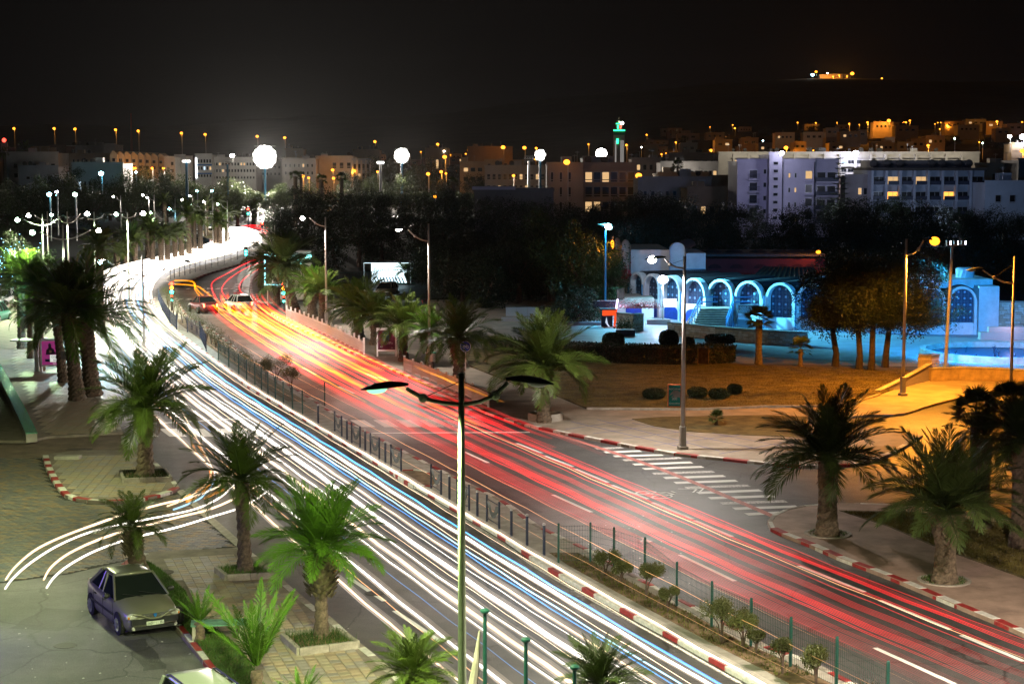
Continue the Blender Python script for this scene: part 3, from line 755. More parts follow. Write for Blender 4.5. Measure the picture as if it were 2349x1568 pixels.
def palm(u, vb, vc, R, label, n=44, kind='hi', tr=0.28, wide=False, up=0.25, z0=0.13, group=None, cx=None, boots=None, name='palm_tree', low=-0.28, high=1.45, hang=True, dates=0, seed=None, Y=None):
    """date palm: base pixel (u, vb), crown row vc, frond length R pixels"""
    b = G(u, vb, z0) if Y is None else Vector((Q(u, 380, Y).x, Y, z0))
    Y = b.y; H = Q(u, vc, Y).z - z0; L = R * px(Y)
    rg = random.Random(seed if seed is not None else int(u * 7 + vb))
    t = thing(name, label, 'palm tree', b, group=group)
    tr_o = inst('trunk', trunk_mesh(max(0.5, H - 0.1), tr, wide), t)
    dx = 0 if cx is None else (cx - u) * px(Y)
    if dx:
        tr_o.rotation_euler[1] = math.atan2(dx, H)
    if boots: inst('leaf_bases', boots_mesh(boots[0], boots[1]), t, (dx, 0, H - boots[1] * 0.62), kind='stuff')
    fs = FR[kind]
    for i in range(n):
        s = (i + 0.5) / n
        el = high + (low - high) * s ** 0.85 + rg.uniform(-.1, .1)
        az = i * 2.39996 + rg.uniform(-.25, .25)
        k = 0 if el > 1.0 else 1 if el > 0.5 else 2 if el > 0.0 else 3
        k = max(0, min(3, k + rg.choice((-1, 0, 0, 0, 1))))
        inst('frond', fs[k], t, (dx + .06 * math.cos(az), .06 * math.sin(az), H + 0.12 * (el - 0.4)), (rg.uniform(-.35, .35), -el, az), L * rg.uniform(.86, 1.08) * (1.0 if el < 1.1 else 0.85))
    if hang:
        for i in range(5): inst('frond', deadf[0], t, (dx, 0, H - 0.1), (0, 0.7 + rg.uniform(-.1, .3), rg.uniform(0, 6.28)), L * 0.5, label='dry hanging frond')
    if dates:
        mb = MB()
        for i in range(dates):
            g = rg.uniform(0, 6.28); c = Vector((dx + .45 * math.cos(g), .45 * math.sin(g), H - .25 - rg.uniform(0, .4)))
            for j in range(26):
                p = c + Vector((rg.gauss(0, .09), rg.gauss(0, .09), rg.gauss(0, .14))); mb.ell(p, .02, .02, .03, 4, 2)
            mb.tube([(dx, 0, H), tuple(c)], .012, 4)
        mb.build('date_cluster', M['dates'], t, kind='stuff')
    return t
def ring_planter(u, v, r, h=0.35, label='', m='conc', z=0.13):
    b = G(u, v, z); t = thing('round_planter', label, 'planter', b)
    mb = MB(); n = 28; th = 0.13; vs = []; fs = []
    for k in range(n):
        g = 2 * math.pi * k / n; c, s_ = math.cos(g), math.sin(g)
        vs += [((r - th) * c, (r - th) * s_, h - .12), ((r - th) * c, (r - th) * s_, h), (r * c, r * s_, h), (r * c, r * s_, 0)]
    for k in range(n):
        a, b_ = 4 * k, 4 * ((k + 1) % n)
        for j in range(3): fs.append((a + j, a + j + 1, b_ + j + 1, b_ + j))
    mb.add(vs, fs); mb.build('rim', M[m], t, smooth_=False)
    mb = MB(); mb.lathe([(r - th, h - .10), (0.01, h - .08)], 24); mb.build('soil', M['soil'], t)
    return t
def tuft_mesh(name, poly, n, hmin, hmax, m, w=0.012, seed=1, z=0.0):
    rg = np.random.default_rng(seed); xs_ = [p[0] for p in poly]; ys_ = [p[1] for p in poly]; V = []; F = []; k = 0; tries = 0
    while k < n and tries < n * 8:
        tries += 1
        x = rg.uniform(min(xs_), max(xs_)); y = rg.uniform(min(ys_), max(ys_))
        if not inside(poly, x, y): continue
        g = rg.uniform(0, 6.28); h = rg.uniform(hmin, hmax); dx, dy = math.cos(g) * w, math.sin(g) * w; l = rg.normal(0, h * .35, 2); o = len(V)
        V += [(x - dx, y - dy, z), (x + dx, y + dy, z), (x + l[0], y + l[1], z + h)]; F.append((o, o + 1, o + 2)); k += 1
    return npmesh(name, V, F, m)
def stuff(name, me, label=None, loc=(0, 0, 0)):
    o = inst(name, me, None, loc, kind='stuff')
    if label: o['label'] = label
    return o
def square_planter(us, label, h=0.22, z=0.13, mname='kgrey', tall=0.2):
    """planter with a low stone rim, corners given as pixels"""
    c = [G(*p, z) for p in us]; cen = sum(c, Vector()) / 4
    t = thing('square_planter', label, 'planter', (cen.x, cen.y, z))
    for a, b in zip(c, c[1:] + c[:1]):
        d = b - a; n = max(2, int(d.length / 0.6))
        for i in range(n):
            p = a.lerp(b, (i + .5) / n) - cen
            mb = MB(); mb.obox((0, 0, 0), (1, 0), d.length / n - .015, .14, h, ch=.015); mb.build('rim_stone', M[mname], t, (p.x, p.y, 0), math.atan2(d.y, d.x))
    pl = [((p - cen).x, (p - cen).y) for p in c]
    mb = MB(); mb.prism(pl, None, h - .08); mb.build('soil', M['soil'], t)
    o = inst('grass_tuft', tuft_mesh('grass_tuft', pl, 700, .05, tall, M['grass'], seed=int(cen.x * 9) & 255, z=h - .08), t, kind='stuff')
    return t

# left foreground palms and their planters
palm(333, 1094, 935, 168, 'date palm on the rounded island, its dark crown against the white trails', 50, 'hi', 0.36, cx=337, dates=3, seed=3)
square_planter([(284, 1108), (392, 1104), (378, 1084), (276, 1088)], 'low red-edged planter round the palm on the rounded island', mname='kgrey')
palm(563, 1318, 1100, 152, 'slim date palm leaning over the white trails beside the car park sidewalk', 46, 'hi', 0.24, cx=557, dates=2, seed=5)
square_planter([(496, 1313), (521, 1332), (628, 1326), (590, 1302)], 'square stone planter round the slim palm trunk')
palm(738, 1468, 1258, 178, 'bright green date palm with a swollen leaf-base collar in a grassy planter', 56, 'hib', 0.20, boots=(0.47, 1.2), dates=3, low=-.05, hang=False, seed=11)
square_planter([(649, 1468), (686, 1503), (820, 1486), (775, 1456)], 'square grassy planter round the bright green palm', tall=.28)
palm(318, 1312, 1205, 100, 'short shaggy palm at the car park corner by the grass bed', 32, 'hi', 0.30, cx=305, low=-.3, seed=8, boots=(0.36, .9))
palm(458, 1468, 1425, 80, 'small young palm in the grass bed beside the parked grey saloon', 15, 'up', 0.16, low=.35, hang=False, seed=4)
palm(590, 1610, 1530, 205, 'young palm with tall upright fronds near the bottom edge', 13, 'up', 0.16, low=.7, high=1.52, hang=False, seed=6)
palm(690, 1655, 1610, 88, 'small palm tips showing at the bottom edge left of the tiled sidewalk', 18, 'up', 0.16, low=.2, hang=False, seed=7)
palm(950, 1700, 1545, 125, 'leafy palm crown at the bottom edge beside the tall green lamp post', 50, 'hi', 0.22, seed=12)
palm(1375, 1720, 1572, 130, 'dark palm crown at the bottom edge between green posts', 50, 'hid', 0.22, seed=15)
# bus stop palms
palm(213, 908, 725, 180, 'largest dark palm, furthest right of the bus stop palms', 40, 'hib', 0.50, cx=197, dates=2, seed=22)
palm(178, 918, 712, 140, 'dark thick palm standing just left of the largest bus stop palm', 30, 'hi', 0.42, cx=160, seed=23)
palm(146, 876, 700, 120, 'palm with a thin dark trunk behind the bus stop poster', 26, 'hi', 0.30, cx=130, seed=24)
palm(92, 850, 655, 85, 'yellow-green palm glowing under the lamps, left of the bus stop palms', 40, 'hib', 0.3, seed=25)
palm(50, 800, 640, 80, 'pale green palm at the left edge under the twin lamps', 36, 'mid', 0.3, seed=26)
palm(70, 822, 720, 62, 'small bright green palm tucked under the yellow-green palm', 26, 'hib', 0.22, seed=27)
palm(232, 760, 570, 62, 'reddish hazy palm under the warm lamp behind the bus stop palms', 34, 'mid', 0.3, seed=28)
# palms in rows along the far left pavement
rows = [(269, 622, 578, 30), (289, 617, 572, 28), (310, 612, 552, 36), (350, 608, 530, 36), (370, 608, 545, 32), (385, 606, 540, 34), (402, 600, 538, 34), (417, 598, 530, 30), (434, 592, 492, 46), (446, 582, 500, 34), (460, 582, 502, 40), (495, 568, 506, 30), (505, 568, 512, 30), (521, 562, 490, 34), (340, 600, 516, 34), (300, 590, 540, 40), (280, 580, 545, 34), (378, 540, 462, 26), (474, 540, 470, 26), (500, 535, 468, 28), (545, 525, 490, 24)]
for i, (u, vb, vc, R) in enumerate(rows):
    palm(u, vb, vc, R, '%s palm behind the white trails' % ('near kerbside' if vb > 575 else 'far upper'), 26, 'lo' if vb < 600 else 'mid', 0.42, group='palms in the row behind the white trails', hang=False, seed=100 + i)
# right side row
palm(1248, 968, 838, 150, 'broad green palm in the round concrete planter', 52, 'hi', 0.36, wide=True, dates=3, seed=31)
ring_planter(1251, 962, 0.93, .38, 'round concrete planter at the foot of the broad green palm')
palm(1053, 884, 775, 118, 'palm behind the blue bicycle sign', 44, 'hi', 0.40, wide=True, seed=32)
palm(926, 828, 745, 92, 'palm beside the dark phone poster panel', 40, 'hi', 0.33, seed=33)
palm(985, 836, 765, 76, 'bright yellow-green palm between the poster panel and the bicycle sign', 34, 'hib', 0.26, seed=34)
palm(860, 790, 728, 78, 'palm left of the phone poster panel', 34, 'mid', 0.36, seed=35)
palm(823, 775, 705, 88, 'palm in front of the dark parked car', 40, 'mid', 0.42, wide=True, seed=36)
palm(742, 740, 668, 62, 'palm just right of the warm lamp pole by the white fence', 34, 'mid', 0.40, seed=37)
palm(716, 728, 668, 70, 'yellow-green palm left of the warm lamp pole by the white fence', 38, 'hib', 0.45, wide=True, seed=38)
palm(677, 718, 610, 98, 'large dark palm leaning over the lit billboard', 46, 'midd', 0.50, cx=652, seed=39)
palm(635, 700, 655, 50, 'low palm beneath the lit billboard', 26, 'midd', 0.36, seed=40)
palm(600, 660, 600, 34, 'small palm at the far corner right of the red trails', 26, 'lo', 0.36, seed=41)
palm(612, 640, 585, 36, 'small palm behind the far corner palm', 26, 'lo', 0.36, seed=42)
palm(582, 520, 482, 28, 'distant palm under the green and red signal', 24, 'lo', 0.5, seed=43)
palm(940, 650, 622, 30, 'blue-lit palm at the right end of the bicycle shelter', 26, 'midd', 0.3, seed=44, cx=930)
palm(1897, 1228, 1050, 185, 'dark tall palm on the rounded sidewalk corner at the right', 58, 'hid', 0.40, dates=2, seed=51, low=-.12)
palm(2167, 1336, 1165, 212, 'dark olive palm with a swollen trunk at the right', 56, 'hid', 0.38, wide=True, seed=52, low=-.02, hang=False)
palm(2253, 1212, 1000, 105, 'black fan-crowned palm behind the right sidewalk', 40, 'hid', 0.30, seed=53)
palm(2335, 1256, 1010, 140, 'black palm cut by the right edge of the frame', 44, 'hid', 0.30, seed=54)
for u, v, l in ((1899, 1224, 'round grassy cutout at the foot of the dark corner palm'), (2166, 1331, 'round grassy cutout at the foot of the swollen-trunk palm')):
    t = ring_planter(u, v, 0.86, 0.04, l, 'kgrey')
    pl = [(0.75 * math.cos(a * .4), .75 * math.sin(a * .4)) for a in range(16)]
    inst('grass_tuft', tuft_mesh('grass_tuft', pl, 500, .04, .12, M['grass'], seed=u, z=0.02), t, kind='stuff')

# fan palms
def fan_leaf():
    V = []; F = []; n = 15
    for i in range(n):
        g = -1.35 + 2.7 * i / (n - 1); L = 1.0 - .12 * abs(g); d = np.array([math.cos(g), math.sin(g), 0]); q = np.array([-d[1], d[0], 0]); o = len(V)
        b = np.array([0.9, 0, 0])
        V += [b, b + d * L * .55 - q * .055, b + d * L - np.array([0, 0, .18 * L]), b + d * L * .55 + q * .055]; F.append((o, o + 1, o + 2, o + 3))
    o = len(V); V += [(0, -.012, 0), (0.92, -.01, 0), (0.92, .01, 0), (0, .012, 0)]; F.append((o, o + 1, o + 2, o + 3))
    return npmesh('fan_leaf', V, F, M['frondd'])
FAN = fan_leaf()
def fanpalm(u, vb, vc, R, label, n=26, tr=.2, z0=.22, Y=None, group=None, seed=1, skirt=0):
    b = G(u, vb, z0) if Y is None else Vector((Q(u, 380, Y).x, Y, z0)); Y = b.y
    t = thing('fan_palm', label, 'palm tree', b, group=group); H = Q(u, vc, Y).z - z0; L = R * px(Y) / 1.85
    inst('trunk', trunk_mesh(H, tr, False), t); rg = random.Random(seed)
    for i in range(n):
        el = 1.4 - 1.9 * (i + .5) / n; az = i * 2.39996 + rg.uniform(-.2, .2)
        inst('fan_leaf', FAN, t, (0, 0, H), (rg.uniform(-.5, .5), -el, az), L * rg.uniform(.85, 1.1))
    return t
fanpalm(1740, 836, 733, 42, 'small fan palm silhouetted against the blue plaza', 34, .24, seed=3)
fanpalm(1836, 840, 800, 38, 'low spiky fan palm at the lawn edge near the big dark trees', 20, .16, seed=4)
fanpalm(2232, 1150, 945, 70, 'tall black fan palm against the orange path', 30, .2, z0=.13, seed=5)
fanpalm(2310, 1060, 925, 60, 'black fan palm at the right edge before the orange path', 30, .2, z0=.13, seed=6)
fanpalm(1555, 0, 380, 17, 'rooftop-high palm lit from below before the white apartment block', 34, .4, Y=480, seed=7, z0=0)
for i, (u, v, R, Y) in enumerate([(58, 345, 26, 620), (68, 362, 22, 640), (11, 352, 24, 600)]):
    if i < 2: palm(u, 440, v, R, ['tallest thin palm at the upper left', 'shorter thin palm behind the tallest one at the upper left'][i], 30, 'lo', 0.5, Y=Y, z0=0, seed=60 + i, hang=False)
t = thing('antenna_palm', 'palm-shaped phone mast with a red lamp on top at the left edge', 'mast', (Q(11, 380, 600).x, 600, 0))
H = Q(11, 350, 600).z; mb = MB(); mb.tube([(0, 0, 0), (0, 0, H)], [.9, .6], 10); mb.build('mast_pole', M['bark'], t)
for i in range(24): inst('frond', FR['lo'][i % 4], t, (0, 0, H), (0, -1.2 + .07 * i, i * 2.4), 3.4)
mb = MB(); [mb.box(x - .35, -.3, H, x + .35, .3, H + 3.4) for x in (-.8, 0, .8)]; mb.build('antenna_panel', M['steel'], t)
mb = MB(); mb.ell((0, 0, H + 4.2), .7, .7, .7); mb.build('warning_lamp', emi('red warning lamp', (1, .05, .03), 6), t)
for i, (u, v, Y) in enumerate([(677, 405, 330), (737, 412, 320), (783, 408, 330), (1808 / 4 + 587, 418, 300), (690, 402, 520), (155, 357, 780), (196, 362, 760), (337, 380, 700), (316, 384, 700)]):
    fanpalm(u, 0, v, 17 if Y < 500 else 11, 'palm crown poking above the dark treetops' if Y < 500 else 'palm before the distant left buildings', 22, .4, Y=Y, seed=70 + i, z0=0, group='palms above the dark treetops' if Y < 500 else 'palms before the distant left buildings')

# ------------------------------------------------------------------ leafy trees
def crown_mesh(name, n, leaf, m, seed, clumps=26, shape='round'):
    """crown of radius about 1: leaf-sized faces gathered in clumps with gaps between"""
    r = np.random.default_rng(seed)
    c = []
    while len(c) < clumps:
        p = r.normal(0, 1, 3); p /= np.linalg.norm(p); p *= r.uniform(0.35, 0.85)
        if shape == 'flat': p[2] *= 0.55
        if shape == 'tall': p[0] *= .55; p[1] *= .55; p[2] *= 1.1
        c.append(p)
    c = np.array(c); cr = r.uniform(0.16, 0.36, clumps)
    idx = r.integers(0, clumps, n)
    d = r.normal(0, 1, (n, 3)); d /= np.linalg.norm(d, axis=1)[:, None]
    P_ = c[idx] + d * (cr[idx] * r.uniform(0.5, 1.1, n))[:, None]
    a = r.normal(0, 1, (n, 3)); a /= np.linalg.norm(a, axis=1)[:, None]
    b = np.cross(a, r.normal(0, 1, (n, 3))); b /= np.linalg.norm(b, axis=1)[:, None]
    s = (leaf * r.uniform(.6, 1.3, n))[:, None]
    V = np.stack([P_ - a * s, P_ - b * s * .5, P_ + a * s, P_ + b * s * .5], 1).reshape(-1, 3)
    return npmesh(name, V, np.arange(n * 4).reshape(-1, 4), m)
CR = dict(n=[crown_mesh('crown', 11000, .026, M['leafd'], 80 + i, 46) for i in range(3)], d=[crown_mesh('crown', 9000, .030, M['leafd'], 20 + i, 40) for i in range(4)], m=[crown_mesh('crown', 9000, .028, M['leafm'], 30 + i, 32) for i in range(3)],
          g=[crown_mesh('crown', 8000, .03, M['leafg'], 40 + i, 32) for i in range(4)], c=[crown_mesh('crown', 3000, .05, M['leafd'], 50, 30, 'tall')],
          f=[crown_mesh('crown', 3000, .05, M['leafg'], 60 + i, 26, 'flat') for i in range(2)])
TT = {}
def tree_trunk(h, r):
    k = (round(h), round(r, 1))
    if k in TT: return TT[k]
    rg = random.Random(k[0]); mb = MB()
    mb.tube([(0, 0, 0), (.1 * h * .1, 0, h * .35), (0, .05, h * .62)], [r * 1.2, r * .9, r * .65], 8)
    for i in range(5):
        g = i * 1.3; e = rg.uniform(.2, .42) * h
        mb.tube([(0, 0, h * (.42 + .04 * i)), (math.cos(g) * e * .5, math.sin(g) * e * .5, h * .68), (math.cos(g) * e, math.sin(g) * e, h * .92)], [r * .5, r * .32, r * .1], 5)
    TT[k] = mb.mesh('trunk', M['bark']); return TT[k]
def tree(u, vt, Y, Rx, label, kind='d', group=None, Rz=None, zb=0.0, seed=0, vb=None, name='tree'):
    """tree at depth Y, top at pixel row vt, crown radius Rx metres"""
    top = Q(u, vt, Y).z; Rz = Rz or Rx * .95
    t = thing(name, label, 'tree', (Q(u, 380, Y).x, Y, zb), group=group)
    H = top - zb; cz = H - Rz * .93
    inst('trunk', tree_trunk(max(2, cz + Rz * .2), 0.28 if H < 9 else .4), t)
    rg = random.Random(seed * 31 + int(u))
    inst('crown', rg.choice(CR[kind]), t, (0, 0, cz), (0, 0, rg.uniform(0, 6.28)), (Rx, Rx, Rz))
    return t
def interp(tab, u):
    for (a, b), (c, d) in zip(tab, tab[1:]):
        if a <= u <= c: return b + (d - b) * (u - a) / (c - a)
    return tab[-1][1]
sky = [(600, 470), (640, 475), (687, 430), (720, 418), (760, 424), (800, 428), (850, 420), (880, 440), (920, 438), (960, 438), (1000, 425), (1040, 420), (1090, 426), (1130, 445), (1200, 452), (1260, 444), (1300, 458), (1340, 462), (1400, 448), (1450, 436), (1500, 430), (1560, 432), (1600, 450), (1650, 462), (1700, 458), (1760, 478), (1800, 475), (1887, 452), (1974, 440), (2037, 448), (2087, 446), (2160, 470), (2212, 472), (2262, 466), (2349, 482), (2420, 480)]
k = 0
for u in range(650, 2400, 52):
    k += 1; v = interp(sky, u); Y = 290 + 30 * math.sin(k * 2.1)
    side = 'the middle of the photo' if u < 1420 else 'the right hotels'
    tree(u + random.uniform(-12, 12), v + random.uniform(-4, 7), Y, random.uniform(3.4, 4.8), 'black treetop below ' + ('the floodlights' if u < 1420 else 'the right hotels'), 'd', 'black treetops of the unlit belt', zb=0, seed=k)
for u in range(690, 2400, 66):
    k += 1; v = interp(sky, u) + random.uniform(32, 60)
    tree(u + random.uniform(-15, 15), v, 235 + random.uniform(-15, 15), random.uniform(4, 5.2), 'unlit tree in the second row of the belt', 'd', 'unlit trees in the second row of the dark belt', seed=k)
for u in range(720, 1400, 74):
    k += 1
    if 790 < u < 1000: continue
    tree(u + random.uniform(-15, 15), interp(sky, u) + random.uniform(75, 110), 195 + random.uniform(-12, 12), random.uniform(3.6, 4.6), 'unlit park tree behind the shelter and lamps', 'd', 'unlit park trees behind the shelter', seed=k)
for i, (u, v, Y, R) in enumerate([(1600, 555, 205, 4), (1700, 560, 200, 4), (1760, 545, 215, 4.4), (1900, 520, 220, 5), (2060, 520, 220, 5), (2180, 545, 200, 4.4), (2290, 540, 195, 4.6), (2380, 560, 190, 4.6)]):
    tree(u, v, Y, R, 'dark tree behind the long red roof and blue hall', 'd', 'dark trees behind the blue hall', seed=90 + i)
# trees around the cyan lamp
tree(1330, 505, 160, 4.2, 'broadleaf tree nearest the cyan lamp, leaves catching its light', 'm', seed=1)
tree(1265, 475, 172, 4.6, 'tall broadleaf tree left of the cyan lamp', 'm', seed=2)
tree(1190, 520, 170, 4.2, 'dark broadleaf tree two places left of the cyan lamp', 'd', seed=3)
tree(1120, 560, 166, 3.8, 'dark park tree with a bare trunk behind the bicycle sign', 'd', seed=4)
tree(1400, 575, 158, 2.6, 'green-lit branch tips of the tree before the pink arches', 'm', seed=5)
tree(1320, 640, 148, 2.9, 'small black round tree before the terrace hedge', 'd', seed=6)
tree(1060, 560, 172, 3.6, 'dark park tree right of the bicycle shelter', 'd', seed=7)
tree(1000, 535, 196, 3.4, 'dark tree behind the second road lamp', 'd', seed=8)
for i, (u, v, Y, R) in enumerate([(1295, 625, 175, 1.7), (1345, 640, 172, 1.5), (1375, 650, 172, 1.3)]):
    tree(u, v, Y, R, ['orange-lit bush left of the small black tree', 'orange-lit bush behind the small black tree', 'orange-lit bush right of the small black tree'][i], 'g', seed=20 + i)
# the four-trunk group
for i, (u, vb, vt, Rx, Rz) in enumerate([(1916, 840, 592, 2.7, 3.0), (1970, 846, 566, 2.6, 3.3), (1998, 848, 572, 2.6, 3.2), (2030, 842, 578, 3.0, 3.0), (2085, 846, 610, 1.9, 2.5)]):
    b = G(u, vb, .22)
    if i == 4: continue
    t = thing('pepper_tree', ['leftmost of the four dark weeping trees on the lawn edge', 'second dark weeping tree from the left on the lawn edge', 'third dark weeping tree from the left on the lawn edge', 'rightmost of the four dark weeping trees, its crown reaching the orange lamp'][i], 'tree', b)
    H = Q(u, vt, b.y).z; zt = Q(u, 775, b.y).z
    mb = MB(); mb.tube([(0, 0, 0), (.05, 0, .9), (.12 * (i - 1.5), 0, zt), (.3 * (i - 1.5), 0, H * .7)], [.27, .2, .18, .1], 9); mb.build('trunk', mat('dark bark', (.04, .028, .022), .9, .45, 4, .8, 14), t)
    ox = [-.1, -.3, .3, 1.3][i]
    inst('crown', CR['n'][i % 3], t, (ox, 0, (H + zt) / 2), (0, 0, i), (Rx * 1.15, Rx, (H - zt) / 2 * 1.15))
    inst('crown', CR['n'][(i + 2) % 3], t, (ox, .5, (H + zt) / 2 - .3), (0, 0, i + 2), (Rx, Rx * .9, (H - zt) / 2))
    inst('hanging_foliage', CR['n'][(i + 1) % 3], t, (ox + [-.6, 0, .3, 1.2][i], .2, zt + 1.2), (0, 0, i * 2), (Rx, Rx * .8, 1.3), kind='stuff')
# street tree with blue leaf lights at the left
t = tree(30, 530, 165, 3.4, 'street tree wrapped in blue fairy lights at the left edge', 'm', seed=9)
mb = MB(); rg = random.Random(5)
for i in range(150): mb.ell((rg.gauss(-.2, 1.3), -1.8 + rg.gauss(0, .7), 4.7 + rg.gauss(0, 1.0)), .035, .035, .035, 4, 3)
mb.build('fairy_lights', emi('blue fairy light', (.25, .6, 1.0), 9), t, kind='stuff')
# greenish trees on the far left and behind the floodlights
lst = [(20, 405, 560, 9), (75, 400, 520, 8), (130, 392, 540, 9), (188, 378, 560, 9), (235, 380, 600, 8), (275, 388, 560, 9), (318, 386, 600, 9), (355, 384, 560, 10), (395, 396, 600, 9), (440, 392, 560, 10), (165, 398, 470, 8), (105, 420, 400, 6), (250, 410, 430, 6), (330, 408, 430, 6), (380, 412, 420, 6), (300, 425, 360, 5), (210, 420, 380, 6), (60, 430, 360, 6), (10, 440, 330, 6)]
for i, (u, v, Y, R) in enumerate(lst):
    tree(u, v, Y, R, 'olive tree crown in the dim wood left of the great floodlight', 'm' if i % 3 else 'g', 'trees in the dim wood at the upper left', seed=120 + i)
for i, (u, v, Y, R) in enumerate([(480, 420, 520, 6), (520, 412, 560, 8), (555, 405, 600, 9), (630, 415, 600, 8), (655, 425, 520, 6), (690, 412, 560, 8), (800, 398, 600, 7), (470, 438, 470, 5), (505, 432, 470, 5), (540, 436, 460, 5), (585, 440, 450, 4.5), (630, 445, 440, 4.5)]):
    tree(u, v, Y, R, 'tree washed pale green by the great floodlight', 'g', 'pale green trees under the great floodlight', seed=150 + i)
for i, (u, v, Y, R) in enumerate([(868, 362, 640, 9), (905, 352, 660, 11), (950, 352, 660, 11), (862, 392, 560, 5), (990, 375, 640, 8), (930, 395, 560, 6)]):
    tree(u, v, Y, R, 'tall pale tree glowing around the second floodlight', 'g', 'pale trees around the second floodlight', seed=170 + i)
for i, (u, v, Y, R) in enumerate([(880, 425, 470, 4), (920, 428, 470, 4), (960, 425, 470, 4), (840, 430, 460, 4), (1000, 424, 480, 4), (1080, 428, 480, 4), (1110, 432, 480, 4), (1060, 425, 520, 5)]):
    tree(u, v, Y, R, 'low yellow-green tree lit below the second floodlight', 'f', 'low yellow-green trees below the floodlights', seed=180 + i)
for i, (u, v, Y, R, k_) in enumerate([(1035, 375, 700, 5, 'c'), (1055, 378, 700, 5, 'c'), (1094, 392, 600, 7, 'm'), (1130, 395, 600, 7, 'm'), (1025, 400, 600, 6, 'd')]):
    tree(u, v, Y, R, ['left of two dark cypresses before the yellow block', 'right of two dark cypresses before the yellow block', 'green tree below the yellow block', 'green tree below the white balconied block', 'dark tree left of the cypresses'][i], k_, seed=190 + i)
# hill-side trees among the orange houses
rg = random.Random(4)
for i in range(60):
    u = rg.uniform(1560, 2349); Y = rg.uniform(820, 1380); x = Q(u, 380, Y).x; h = hill_h(x, Y)
    v = 380 - (h + rg.uniform(4, 8) - CAM_H) / Y * FOC
    tree(u, v, Y, rg.uniform(4, 7), 'dark tree among the orange-lit hillside houses', 'd', 'trees among the hillside houses', zb=h, seed=200 + i)
o = inst('norfolk_pine', None, None) if False else None
t = thing('norfolk_pine', 'tiered dark pine standing between the two nearest right hotels', 'tree', (Q(1927, 380, 315).x, 315, 0))
H = Q(1927, 350, 315).z; mb = MB(); mb.tube([(0, 0, 0), (0, 0, H)], [.3, .05], 6); mb.build('trunk', M['bark'], t)
mb = MB(); V = []; F = []
for i in range(13):
    z = H * (.25 + .74 * i / 13); L = 2.6 * (1 - i / 14) + .3
    for j in range(9):
        g = j * .7 + i * .4; d = np.array([math.cos(g), math.sin(g), 0]); q = np.array([-d[1], d[0], 0]); o_ = len(V)
        V += [(0, 0, z), d * L * .6 - q * .28 * L + [0, 0, z - .1], d * L + [0, 0, z + .15], d * L * .6 + q * .28 * L + [0, 0, z - .1]]; F.append((o_, o_ + 1, o_ + 2, o_ + 3))
inst('branches', npmesh('branches', V, F, M['leafd']), t, kind='stuff')

# ------------------------------------------------------------------ hedges, topiary, shrubs
def leafy(fn, n, leaf, m, seed, name='foliage'):
    """leaf faces scattered in a thin shell given by fn(rng)->point"""
    r = np.random.default_rng(seed); P_ = np.array([fn(r) for _ in range(n)])
    a = r.normal(0, 1, (n, 3)); a /= np.linalg.norm(a, axis=1)[:, None]
    b = np.cross(a, r.normal(0, 1, (n, 3))); b /= np.linalg.norm(b, axis=1)[:, None]; s = leaf
    V = np.stack([P_ - a * s, P_ - b * s * .6, P_ + a * s, P_ + b * s * .6], 1).reshape(-1, 3)
    return npmesh(name, V, np.arange(n * 4).reshape(-1, 4), m)
def topiary(u, v, rw, vt, label, squash=2.4, z0=.2, stems=0):
    b = G(u, v, z0); Y = b.y; t = thing('topiary_bush', label, 'topiary', b); W_ = rw * px(Y); H = Q(u, vt, Y).z - z0
    z1 = 0.35 if stems else 0.05; hz = (H - z1) / 2
    def f(r):
        d = r.normal(0, 1, 3); d /= (abs(d) ** squash).sum() ** (1 / squash); d *= r.uniform(.9, 1.03)
        return (d[0] * W_, d[1] * W_ * .8, z1 + hz + d[2] * hz)
    inst('foliage', leafy(f, 2600, .07, M['hedge'], int(u)), t)
    mb = MB(); mb.ell((0, 0, z1 + hz), W_ * .9, W_ * .7, hz * .88, 14, 10); mb.build('inner_twigs', M['bark'], t)
    if stems:
        for i in range(stems): 
            mb = MB(); x = (i - (stems - 1) / 2) * W_ * .55; mb.tube([(x * 1.1, 0, -.1), (x, 0, .3), (x * 1.2, 0, z1 + .35)], .05, 6); mb.build('stem', M['bark'], t)
    return t
topiary(1407, 800, 25, 763, 'squat clipped bush left of the row on the dark hedge', 3)
topiary(1534, 800, 22, 757, 'ball-shaped clipped bush, largest on the dark hedge')
topiary(1579, 800, 14, 774, 'small clipped bush just right of the white lamp pole', 3)
topiary(1651, 798, 33, 767, 'flat-topped mushroom-clipped bush on bare stems', 4, stems=3)
